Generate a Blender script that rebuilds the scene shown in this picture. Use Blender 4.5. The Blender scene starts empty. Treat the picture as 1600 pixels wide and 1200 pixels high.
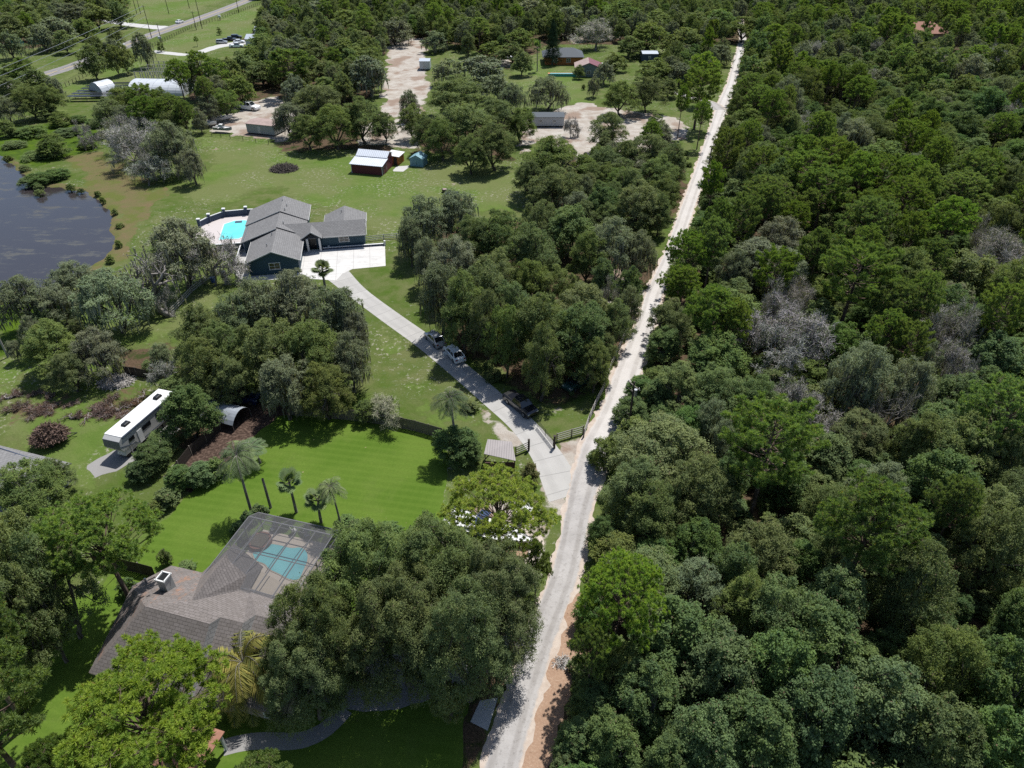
import bpy, math, random
import numpy as np
sc = bpy.context.scene
COL = sc.collection
PI = math.pi
# ------------------------------------------------------------------ camera, sky, sun, exposure
F, TH, HC = 1100.0, math.radians(36.0), 60.0
cT, sT = math.cos(TH), math.sin(TH)
cam = bpy.data.cameras.new('camera'); cam.sensor_width = 36; cam.lens = 36*F/1600
cam.clip_start = .5; cam.clip_end = 3000
camo = bpy.data.objects.new('camera', cam); COL.objects.link(camo)
camo.location = (0, 0, HC); camo.rotation_euler = (PI/2 - TH, 0, 0)
sc.camera = camo
SV = (0.24, 0.42, 1.0)                       # towards the sun
sel = math.atan2(SV[2], math.hypot(SV[0], SV[1])); saz = math.atan2(SV[0], SV[1])
w = bpy.data.worlds.new('World'); sc.world = w; w.use_nodes = True
wn = w.node_tree.nodes; bg = wn['Background']; bg.inputs[1].default_value = .092
sky = wn.new('ShaderNodeTexSky'); sky.sky_type = 'NISHITA'; sky.sun_disc = False
sky.sun_elevation = sel; sky.sun_rotation = saz
w.node_tree.links.new(sky.outputs[0], bg.inputs[0])
sl = bpy.data.lights.new('sun', 'SUN'); sl.energy = 4.6; sl.angle = math.radians(.5); sl.color = (1, .975, .93)
slo = bpy.data.objects.new('sun', sl); COL.objects.link(slo)
slo.rotation_euler = (PI/2 - sel, 0, -saz + PI); slo.location = (0, 0, 200)
from mathutils import Vector
slo.rotation_euler = Vector(SV).to_track_quat('Z', 'Y').to_euler()
sc.view_settings.view_transform = 'Standard'; sc.view_settings.look = 'None'
sc.view_settings.exposure = .55; sc.view_settings.gamma = 1
sc.cycles.use_denoising = False
sc.cycles.max_bounces = 5; sc.cycles.diffuse_bounces = 3; sc.cycles.glossy_bounces = 2
sc.cycles.transmission_bounces = 3; sc.cycles.transparent_max_bounces = 8
sc.cycles.caustics_reflective = False; sc.cycles.caustics_refractive = False

def at(px, py, z=0.0):
    u = (px-800)/F; v = (600-py)/F
    t = (z-HC)/(-sT + v*cT)
    return (u*t, (cT + v*sT)*t)
def proj(x, y, z):
    zc = z-HC; f = y*cT - zc*sT; up = y*sT + zc*cT
    return (800+F*x/f, 600-F*up/f)
def pxm(py, z=0.0):                            # photo pixels per metre at that row
    return F*(sT - (600-py)/F*cT)/(HC-z)

# ------------------------------------------------------------------ node helpers
def rgb(*c): return (c[0], c[1], c[2], 1.0)
class NT:
    def __init__(s, name):
        s.m = bpy.data.materials.new(name); s.m.use_nodes = True
        s.t = s.m.node_tree; s.t.nodes.clear()
        s.out = s.t.nodes.new('ShaderNodeOutputMaterial')
    def n(s, typ, **kw):
        nd = s.t.nodes.new('ShaderNode'+typ)
        for k, v in kw.items(): setattr(nd, k, v)
        return nd
    def l(s, a, b): s.t.links.new(a, b)
    def val(s, sock, v):
        if isinstance(v, bpy.types.NodeSocket): s.l(v, sock)
        elif isinstance(v, tuple) and len(v) == 3 and sock.type == 'RGBA': sock.default_value = (*v, 1)
        else: sock.default_value = v
    def mix(s, f, a, b, mode='MIX'):
        nd = s.n('MixRGB', blend_type=mode); s.val(nd.inputs[0], f); s.val(nd.inputs[1], a); s.val(nd.inputs[2], b)
        return nd.outputs[0]
    def math(s, op, a, b=0.0, clamp=False):
        nd = s.n('Math', operation=op, use_clamp=clamp); s.val(nd.inputs[0], a); s.val(nd.inputs[1], b)
        return nd.outputs[0]
    def pos(s): return s.n('NewGeometry').outputs['Position']
    def objc(s): return s.n('TexCoord').outputs['Object']
    def noise(s, scale, detail=3, vec=None, rough=.55, sy=None):
        nd = s.n('TexNoise'); nd.inputs['Scale'].default_value = scale; nd.inputs['Detail'].default_value = detail
        nd.inputs['Roughness'].default_value = rough
        v = vec if vec is not None else s.pos()
        if sy:
            mp = s.n('Mapping'); s.l(v, mp.inputs[0]); mp.inputs['Scale'].default_value = sy; v = mp.outputs[0]
        s.l(v, nd.inputs['Vector'])
        return nd.outputs['Fac']
    def ramp(s, f, lo, hi, a=0.0, b=1.0):
        nd = s.n('MapRange', interpolation_type='SMOOTHSTEP'); s.val(nd.inputs[0], f)
        nd.inputs[1].default_value = lo; nd.inputs[2].default_value = hi
        nd.inputs[3].default_value = a; nd.inputs[4].default_value = b
        return nd.outputs[0]
    def attr(s, name, typ='GEOMETRY'):
        nd = s.n('Attribute', attribute_name=name, attribute_type=typ); return nd
    def sep(s, c):
        nd = s.n('SeparateColor'); s.l(c, nd.inputs[0]); return nd.outputs
    def bsdf(s, col, rough=.8, metal=0.0, spec=.3, bump=None, bs=.3, bd=.05):
        p = s.n('BsdfPrincipled'); s.val(p.inputs['Base Color'], col); s.val(p.inputs['Roughness'], rough)
        p.inputs['Metallic'].default_value = metal; p.inputs['Specular IOR Level'].default_value = spec
        if bump is not None:
            b = s.n('Bump'); b.inputs['Strength'].default_value = bs; b.inputs['Distance'].default_value = bd
            s.l(bump, b.inputs['Height']); s.l(b.outputs[0], p.inputs['Normal'])
        s.l(p.outputs[0], s.out.inputs[0]); return p

def simple(name, col, rough=.7, metal=0.0, spec=.4, var=.12, scale=3.0, streak=None):
    t = NT(name); v = t.objc(); col = tuple(x*.73 for x in col)
    nz = t.noise(scale, 4, v, .6, streak)
    c = t.mix(nz, tuple(x*(1-var*1.6) for x in col), tuple(min(1, x*(1+var*1.6)) for x in col))
    t.bsdf(c, rough, metal, spec)
    return t.m

def leafmat(name, col, trans=.3, yel=(1.35, 1.2, .7), dark=(.62, .7, .8), dead=(.16, .12, .08), deadat=.965, gloss=.04):
    t = NT(name)
    oi = t.n('ObjectInfo')
    v = t.attr('v').outputs['Fac']
    base = t.mix(1.0, oi.outputs['Color'], col, 'MULTIPLY')
    a = t.mix(1.0, base, dark, 'MULTIPLY'); b = t.mix(1.0, base, yel, 'MULTIPLY')
    c = t.mix(v, a, b)
    # whole-tree variation
    r = oi.outputs['Random']
    br = t.math('ADD', t.math('MULTIPLY', r, .34), .98)
    c = t.mix(1.0, c, t.n('CombineXYZ').outputs[0], 'MULTIPLY') if False else c
    hs = t.n('HueSaturation'); t.l(c, hs.inputs['Color']); t.l(br, hs.inputs['Value'])
    t.l(t.math('ADD', t.math('MULTIPLY', t.math('FRACT', t.math('MULTIPLY', r, 7.31)), .012), .4965), hs.inputs['Hue'])
    t.l(t.math('ADD', t.math('MULTIPLY', t.math('FRACT', t.math('MULTIPLY', r, 13.7)), .2), .74), hs.inputs['Saturation'])
    c = hs.outputs[0]
    c = t.mix(t.ramp(v, deadat, deadat+.01), c, dead)
    d = t.n('BsdfDiffuse'); t.l(c, d.inputs[0])
    tr = t.n('BsdfTranslucent'); t.l(t.mix(1.0, c, (1.25, 1.3, .55), 'MULTIPLY'), tr.inputs[0])
    m = t.n('MixShader'); m.inputs[0].default_value = trans; t.l(d.outputs[0], m.inputs[1]); t.l(tr.outputs[0], m.inputs[2])
    t.l(m.outputs[0], t.out.inputs[0])
    return t.m

M = {}
M['oak'] = leafmat('oak_leaves', (.125, .170, .062), .34)
M['oakg'] = leafmat('grey_oak_leaves', (.155, .182, .105), .27, yel=(1.25, 1.2, .9))
M['bright'] = leafmat('bright_leaves', (.098, .162, .056), .36)
M['scrub'] = leafmat('scrub_leaves', (.115, .160, .054), .34)
M['pine'] = leafmat('pine_needles', (.13, .19, .045), .5, yel=(1.3, 1.2, .75), dark=(.6, .75, .8), dead=(.2, .12, .05), deadat=.975)
M['cedar'] = leafmat('cedar_leaves', (.025, .05, .02), .1)
M['palm'] = leafmat('palm_leaves', (.125, .18, .07), .35, yel=(1.5, 1.3, .8), gloss=.04)
M['ygpalm'] = leafmat('yellow_palm_leaves', (.15, .15, .03), .25, yel=(2.3, 1.7, .9), dark=(.35, .65, .8))
M['moss'] = leafmat('hanging_moss', (.17, .175, .14), .2, yel=(1.2, 1.15, 1.05), dark=(.7, .72, .74))
M['twig'] = leafmat('grey_twigs', (.33, .315, .30), .05, yel=(1.25, 1.2, 1.15), dark=(.6, .6, .62))
M['redtwig'] = leafmat('brown_twigs', (.16, .095, .07), .1, yel=(1.3, 1.3, 1.2))
def bark(name, a, b):
    t = NT(name); v = t.objc()
    c = t.mix(t.ramp(t.noise(2.2, 5, v, .7, (1, 1, .3)), .35, .7), a, b); t.bsdf(c, .95, spec=.1); return t.m
M['bark'] = bark('oak_bark', (.045, .038, .03), (.16, .145, .125))
M['pbark'] = bark('pine_bark', (.06, .042, .032), (.2, .15, .12))
M['gbark'] = bark('grey_bark', (.1, .09, .08), (.3, .28, .26))
M['palmbark'] = bark('palm_bark', (.13, .12, .1), (.3, .28, .25))
M['white'] = simple('white_paint', (.78, .78, .77), .4, var=.04)
M['offwhite'] = simple('weathered_white', (.6, .6, .58), .6, var=.1)
M['black'] = simple('black_plastic', (.015, .016, .018), .35, var=.1)
M['rubber'] = simple('tyre_rubber', (.02, .02, .02), .8)
M['glass'] = simple('dark_window_glass', (.015, .018, .022), .05, spec=.8, var=.1)
M['metal'] = simple('galvanised_metal', (.5, .51, .53), .35, metal=.7, var=.1)
M['rim'] = simple('wheel_rim', (.45, .45, .46), .3, metal=.8)
M['wood'] = simple('grey_wood', (.2, .175, .145), .85, var=.25, scale=2, streak=(1, 1, 6))
M['woodl'] = simple('pale_weathered_wood', (.42, .40, .37), .85, var=.2, scale=2)
M['darkwood'] = simple('dark_wood', (.05, .038, .03), .8, var=.25)
M['rail'] = simple('white_rail_paint', (.5, .5, .48), .6, var=.15)
M['navy'] = simple('navy_painted_stucco', (.04, .088, .125), .7, var=.08)
M['navyl'] = simple('slate_blue_stucco', (.05, .072, .12), .7, var=.08)
M['red'] = simple('barn_red_siding', (.13, .022, .03), .6, var=.15, scale=1.5, streak=(6, 6, .2))
M['pale_blue'] = simple('pale_blue_siding', (.2, .36, .42), .6, var=.08)
M['steelroof'] = simple('pale_steel_roof', (.55, .6, .66), .35, metal=.2, var=.08)
M['rust'] = simple('rusty_roof', (.36, .27, .24), .8, var=.25, scale=.8)
M['redroof'] = simple('red_roof', (.17, .035, .045), .5, var=.12)
M['orroof'] = simple('orange_shingles', (.33, .16, .11), .85, var=.15)
M['slate'] = simple('slate_grey_shingles', (.07, .085, .1), .8, var=.15)
M['blue'] = simple('blue_plastic', (.02, .09, .4), .4)
M['teal'] = simple('teal_cover', (.03, .36, .3), .5, var=.2)
M['tarp'] = simple('silver_tarp', (.33, .36, .4), .35, var=.25, scale=1.2)
M['orange'] = simple('orange_paint', (.45, .16, .04), .7)
M['brick'] = simple('red_brick', (.2, .09, .06), .85, var=.2)
M['tan'] = simple('tan_wall', (.45, .38, .3), .8)
M['plastic_film'] = simple('greenhouse_film', (.62, .65, .68), .3, var=.1, scale=.6)
M['lamp'] = simple('lamp_glass', (.7, .7, .66), .15)
M['tail'] = simple('red_lamp_glass', (.25, .01, .01), .15)
for nm, c in dict(p_silver=(.36, .37, .39), p_white=(.78, .79, .8), p_dark=(.012, .014, .022), p_teal=(.035, .09, .085), p_blue=(.02, .04, .12), p_black=(.01, .011, .013)).items():
    t = NT(nm+'_car_paint'); p = t.bsdf(t.mix(t.noise(6, 2, t.objc()), tuple(x*.93 for x in c), tuple(min(1, x*1.06) for x in c)), .22, 0.0 if nm == 'p_white' else .35, .5)
    p.inputs['Coat Weight'].default_value = .6; M[nm] = t.m

def shingles(name, a, b, rust=False, row=.3, rustc=(.3, .14, .07)):
    t = NT(name); v = t.objc(); a = tuple(x*.74 for x in a); b = tuple(x*.74 for x in b)
    br = t.n('TexBrick'); br.inputs['Scale'].default_value = 1.0; br.inputs['Mortar Size'].default_value = .022
    br.inputs['Brick Width'].default_value = .55; br.inputs['Row Height'].default_value = row
    br.inputs['Color1'].default_value = (*a, 1); br.inputs['Color2'].default_value = (*b, 1)
    br.inputs['Mortar'].default_value = (*[x*.45 for x in a], 1); br.inputs['Bias'].default_value = 0
    uv = t.n('UVMap'); t.l(uv.outputs[0], br.inputs['Vector'])
    c = t.mix(t.ramp(t.noise(.5, 4, v), .3, .75, 0, .35), br.outputs[0], tuple(x*.8 for x in a))
    c = t.mix(t.ramp(t.noise(9, 3, v), .35, .7, 0, .3), c, tuple(x*1.3 for x in b))
    if rust:
        at_ = t.attr('rust').outputs['Fac']
        c = t.mix(t.math('MULTIPLY', at_, t.ramp(t.noise(1.6, 6, v, .75, (1, .2, 1)), .5, .75, 0, .6)), c, rustc)
    t.bsdf(c, .9, spec=.15); return t.m
M['shingle'] = shingles('brown_shingles', (.17, .15, .138), (.225, .2, .19), True)
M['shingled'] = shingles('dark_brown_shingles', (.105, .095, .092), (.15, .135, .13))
M['gshingle'] = shingles('grey_shingles', (.19, .187, .187), (.24, .237, .237), row=.35)
def standing(name, c, dirv, pitch=.35):
    t = NT(name); v = t.objc(); sx = t.n('SeparateXYZ'); t.l(v, sx.inputs[0])
    u = t.math('ADD', t.math('MULTIPLY', sx.outputs[0], dirv[0]), t.math('MULTIPLY', sx.outputs[1], dirv[1]))
    f = t.math('FRACT', t.math('DIVIDE', u, pitch)); f = t.math('GREATER_THAN', f, .82)
    col = t.mix(f, c, tuple(x*.55 for x in c)); col = t.mix(t.noise(.8, 4, v), col, t.mix(1.0, col, (.75, .73, .72), 'MULTIPLY'))
    t.bsdf(col, .5, .1, .4); return t.m
def screen(name, dens, col):
    t = NT(name); d = t.n('BsdfDiffuse'); d.inputs[0].default_value = (*col, 1)
    tr = t.n('BsdfTransparent'); m = t.n('MixShader'); m.inputs[0].default_value = dens
    t.l(tr.outputs[0], m.inputs[1]); t.l(d.outputs[0], m.inputs[2]); t.l(m.outputs[0], t.out.inputs[0]); return t.m
M['screen'] = screen('insect_screen', .42, (.11, .11, .115))
M['screend'] = screen('dense_insect_screen', .75, (.13, .13, .135))
def water(name, c1, c2, sc_=.6, rough=.06, algae=None):
    t = NT(name); n1 = t.noise(sc_, 4)
    c = t.mix(n1, c1, c2)
    r = rough
    if algae:
        a = t.ramp(t.noise(.13, 7, None, .7, (1, 2.6, 1)), .53, .64, 0, .5); c = t.mix(a, c, algae); r = t.math('ADD', t.math('MULTIPLY', a, .6), rough)
    t.bsdf(c, r, 0, .5, bump=t.noise(3.5, 3), bs=.07, bd=.03); return t.m
M['pond'] = water('pond_water', (.026, .022, .024), (.036, .031, .031), .05, .12, (.085, .082, .066))
M['pool'] = water('pool_water', (.06, .42, .46), (.17, .64, .62), .5, .05)
M['pool2'] = water('screened_pool_water', (.05, .24, .28), (.18, .52, .55), .35, .05)
def concrete(name, c, var=.12, joint=None, stain=.25, tracks=False):
    t = NT(name); v = t.pos(); c = tuple(x*.66 for x in c)
    col = t.mix(t.noise(.35, 5, v), tuple(x*(1-var) for x in c), tuple(min(1, x*(1+var)) for x in c))
    col = t.mix(t.ramp(t.noise(6, 4, v), .3, .7, 0, .25), col, tuple(x*.75 for x in c))
    if joint:
        al = t.attr('along').outputs['Fac']
        f = t.math('LESS_THAN', t.math('FRACT', t.math('DIVIDE', al, joint)), .035)
        col = t.mix(t.math('MULTIPLY', f, .65), col, tuple(x*.45 for x in c))
        # panels differ a little
        fl = t.math('FLOOR', t.math('DIVIDE', al, joint)); wn_ = t.n('TexWhiteNoise', noise_dimensions='1D'); t.l(fl, wn_.inputs['W'])
        col = t.mix(t.math('MULTIPLY', wn_.outputs[0], .22), col, tuple(x*.7 for x in c))
    if tracks:
        ac = t.attr('across').outputs['Fac']
        f = t.math('ABSOLUTE', t.math('SUBTRACT', t.math('ABSOLUTE', ac), .48))
        tr = t.ramp(f, .12, .3, 1, 0); tr = t.math('MULTIPLY', tr, t.ramp(t.noise(.25, 4, v), .3, .6, .2, 1))
        col = t.mix(t.math('MULTIPLY', tr, tracks), col, tuple(x*.72 for x in c))
    t.bsdf(col, .9, spec=.2, bump=t.noise(7, 4, v), bs=.3, bd=.04); return t.m
M['drive'] = concrete('driveway_concrete', (.52, .505, .48), .16, joint=3.0, tracks=.35)
M['pad'] = concrete('pale_concrete', (.60, .59, .575), .08)
M['deck'] = concrete('pink_white_pool_deck', (.64, .58, .56), .05)
M['deck2'] = concrete('cream_pool_deck', (.60, .52, .44), .08)
def gridded(t):
    v = t.objc(); sx = t.n('SeparateXYZ'); t.l(v, sx.inputs[0]); f = None
    for a, b in ((.986, .168), (-.168, .986)):
        u = t.math('ADD', t.math('MULTIPLY', sx.outputs[0], a), t.math('MULTIPLY', sx.outputs[1], b)); g = t.math('LESS_THAN', t.math('FRACT', t.math('DIVIDE', u, 3.1)), .03); f = g if f is None else t.math('MAXIMUM', f, g)
    c = t.mix(t.noise(.35, 5), (.40, .39, .375), (.52, .51, .49)); c = t.mix(t.ramp(t.noise(.8, 5), .5, .7, 0, .5), c, (.33, .32, .31)); c = t.mix(t.math('MULTIPLY', f, .6), c, (.24, .23, .22)); t.bsdf(c, .9, spec=.2)
M['padj'] = NT('parking_concrete'); gridded(M['padj']); M['padj'] = M['padj'].m
M['greypad'] = concrete('grey_concrete', (.33, .32, .31), .15)
M['asph'] = concrete('highway_asphalt', (.30, .285, .28), .1, tracks=.5)
def edgy(name, build):
    t = NT(name); build(t); return t.m
def roadmat(t):
    v = t.pos(); ac = t.attr('across').outputs['Fac']; al = t.attr('along').outputs['Fac']
    sand = t.mix(t.noise(.3, 6, v, .65), (.43, .405, .375), (.62, .59, .56))
    sand = t.mix(t.ramp(t.noise(4, 5, v, .7), .5, .75, 0, .4), sand, (.30, .26, .22))
    old = t.mix(t.noise(.4, 6, v, .65), (.26, .245, .23), (.50, .48, .46))       # worn paving near the camera
    old = t.mix(t.ramp(t.noise(2.2, 6, v, .75), .52, .68, 0, .55), old, (.18, .165, .15))
    pv = t.ramp(t.math('ADD', al, t.math('MULTIPLY', t.noise(.2, 3, v), 14)), 44, 62, 1, 0)
    c = t.mix(pv, sand, old)
    f = t.math('ABSOLUTE', t.math('SUBTRACT', t.math('ABSOLUTE', t.math('ADD', ac, t.math('MULTIPLY', t.noise(.1, 2, v), .2))), .5))
    tr = t.math('MULTIPLY', t.ramp(f, .08, .26, 1, 0), t.ramp(t.noise(.5, 4, v), .3, .6, .5, 1))
    c = t.mix(tr, c, t.mix(1.0, c, (.8, .79, .78), 'MULTIPLY'))
    e = t.ramp(t.math('ADD', t.math('ABSOLUTE', ac), t.math('MULTIPLY', t.noise(.9, 5, v, .7), .5)), 1.02, 1.22)
    c = t.mix(e, c, t.mix(t.noise(1.3, 5, v), (.34, .25, .19), (.60, .54, .47)))
    c = t.mix(1.0, c, (.80, .80, .81), 'MULTIPLY')
    t.bsdf(c, .95, spec=.1, bump=t.noise(3, 6, v), bs=.5, bd=.08)
M['road'] = edgy('white_sand_road', roadmat)

def groundmat(t):
    v = t.pos()
    m1 = t.sep(t.attr('mask').outputs['Color']); m2 = t.sep(t.attr('mask2').outputs['Color'])
    big = t.noise(.045, 5, v, .6); mid = t.noise(.35, 6, v, .65); fine = t.noise(3.5, 5, v, .7); vf = t.noise(14, 3, v, .7)
    def thr(msk, amp=.55, nz=None, lo=.5, hi=.62):
        s_ = t.math('ADD', msk, t.math('MULTIPLY', t.math('SUBTRACT', nz if nz is not None else mid, .5), amp*2))
        return t.ramp(s_, lo, hi)
    g = t.mix(t.ramp(big, .35, .65), (.13, .17, .05), (.19, .205, .085))
    g = t.mix(t.ramp(mid, .35, .7), g, (.085, .15, .02))
    g = t.mix(t.ramp(fine, .35, .75, 0, .45), g, (.07, .10, .02))
    g = t.mix(t.ramp(vf, .55, .75, 0, .35), g, (.2, .2, .08))
    # bleached sandy flecks in thin grass
    fl = t.math('MULTIPLY', t.ramp(t.noise(1.4, 6, v, .75), .55, .62), t.ramp(t.noise(.06, 5, v, .6), .44, .58))
    fl2 = fl
    sandc = t.mix(t.noise(1.0, 5, v, .7), (.38, .33, .28), (.60, .56, .51))
    lush = t.mix(t.ramp(mid, .3, .7), (.115, .19, .035), (.16, .225, .055)); lush = t.mix(t.ramp(t.noise(.04, 6, v, .65), .42, .58, 0, .75), lush, (.205, .215, .095)); lush = t.mix(t.ramp(fine, .3, .7, 0, .3), lush, (.085, .14, .025))
    g = t.mix(thr(m1[1]), g, lush)
    g = t.mix(t.math('MULTIPLY', fl2, .8), g, sandc)
    litter = t.mix(t.ramp(fine, .3, .7), (.085, .06, .04), (.17, .115, .075)); litter = t.mix(t.ramp(mid, .5, .62), litter, (.05, .07, .02))
    g = t.mix(thr(m1[2]), g, litter)
    sand = t.mix(t.ramp(mid, .3, .7), (.62, .58, .54), (.46, .40, .35)); sand = t.mix(t.ramp(t.noise(.12, 5, v), .48, .62), sand, (.36, .27, .22))
    sand = t.mix(t.ramp(fine, .5, .75, 0, .5), sand, (.25, .2, .16))
    g = t.mix(thr(m1[0], .5), g, sand)
    shore = t.mix(t.ramp(mid, .3, .7), (.16, .17, .06), (.21, .16, .085)); shore = t.mix(t.ramp(t.noise(.15, 5, v), .5, .62), shore, (.14, .17, .04)); shore = t.mix(t.ramp(fine, .4, .7, 0, .5), shore, (.15, .13, .07))
    g = t.mix(thr(m2[0]), g, shore)
    marsh = t.mix(t.ramp(mid, .35, .65), (.10, .17, .012), (.055, .10, .015)); g = t.mix(thr(m2[1]), g, marsh)
    redb = t.mix(t.ramp(fine, .3, .7), (.12, .09, .045), (.2, .15, .09)); g = t.mix(thr(m2[2], .6), g, redb)
    g = t.mix(1.0, g, (.60, .60, .58), 'MULTIPLY')
    t.bsdf(g, .97, spec=.08, bump=t.mix(.5, fine, mid), bs=.9, bd=.25)
M['ground'] = edgy('ground_cover', groundmat)
def lawnmat(t):
    v = t.pos(); sx = t.n('SeparateXYZ'); t.l(v, sx.inputs[0])
    u = t.math('ADD', t.math('MULTIPLY', sx.outputs[0], .97), t.math('MULTIPLY', sx.outputs[1], -.24))
    st = t.math('SINE', t.math('MULTIPLY', t.math('ADD', sx.outputs[1], t.math('MULTIPLY', sx.outputs[0], .18)), 5.6)); st2 = t.math('SINE', t.math('MULTIPLY', u, 5.3))
    c = t.mix(t.ramp(t.noise(.12, 4, v), .35, .65), (.060, .108, .012), (.086, .132, .02))
    c = t.mix(t.ramp(t.noise(.22, 6, v, .7), .5, .68, 0, .35), c, (.10, .13, .03))
    c = t.mix(t.ramp(st, -.4, .9, 0, .3), c, (.095, .15, .022)); c = t.mix(t.ramp(st2, 0, 1, 0, .12), c, (.09, .14, .02))
    c = t.mix(t.ramp(t.noise(4, 5, v, .7), .35, .7, 0, .35), c, (.038, .08, .007))
    c = t.mix(t.math('MULTIPLY', t.ramp(t.noise(1.3, 5, v, .7), .66, .7), t.ramp(t.noise(.1, 3, v), .5, .6)), c, (.22, .18, .1))
    t.bsdf(c, .95, spec=.1, bump=t.noise(9, 4, v), bs=.5, bd=.05)
M['lawn'] = edgy('mown_lawn', lawnmat)
def dirtmat(t):
    v = t.pos(); c = t.mix(t.noise(.5, 6, v, .7), (.20, .12, .08), (.32, .22, .155)); c = t.mix(t.ramp(t.noise(5, 5, v, .7), .45, .75, 0, .5), c, (.42, .33, .25))
    c = t.mix(t.ramp(t.noise(1.6, 5, v, .7), .6, .68), c, (.09, .05, .03)); t.bsdf(c, .95, spec=.1, bump=t.noise(4, 5, v), bs=.6, bd=.1)
M['dirt'] = edgy('orange_dirt', dirtmat)

# ------------------------------------------------------------------ object helpers
def link(name, data, parent=None):
    o = bpy.data.objects.new(name, data); COL.objects.link(o)
    if parent is not None: o.parent = parent
    return o
def tag(o, label=None, cat=None, group=None, kind=None):
    if label: o['label'] = label
    if cat: o['category'] = cat
    if group: o['group'] = group
    if kind: o['kind'] = kind
    return o
def thing(name, label, cat, loc=(0, 0, 0), rz=0.0, group=None, scale=None):
    o = link(name, None); o.location = loc; o.rotation_euler = (0, 0, rz); o.empty_display_size = .5
    if scale: o.scale = scale
    return tag(o, label, cat, group)
def npmesh(name, V, faces, mats, fa=None, mi=None, smooth=False):
    """faces: list of (n,k) int arrays"""
    me = bpy.data.meshes.new(name)
    V = np.asarray(V, dtype=np.float32)
    me.vertices.add(len(V)); me.vertices.foreach_set('co', V.ravel())
    li = np.concatenate([f.ravel() for f in faces]).astype(np.int32)
    tot = np.concatenate([np.full(len(f), f.shape[1]) for f in faces]).astype(np.int32)
    st = np.concatenate([[0], np.cumsum(tot)[:-1]]).astype(np.int32)
    me.loops.add(len(li)); me.loops.foreach_set('vertex_index', li)
    me.polygons.add(len(tot)); me.polygons.foreach_set('loop_start', st); me.polygons.foreach_set('loop_total', tot)
    if mi is not None: me.polygons.foreach_set('material_index', np.asarray(mi, dtype=np.int32))
    if fa is not None:
        for k, a in fa.items():
            at_ = me.attributes.new(k, 'FLOAT', 'FACE'); at_.data.foreach_set('value', np.asarray(a, dtype=np.float32))
    me.update(calc_edges=True); me.validate(clean_customdata=False)
    for m in mats: me.materials.append(m)
    if smooth: me.polygons.foreach_set('use_smooth', np.ones(len(tot), dtype=bool))
    return me

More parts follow.
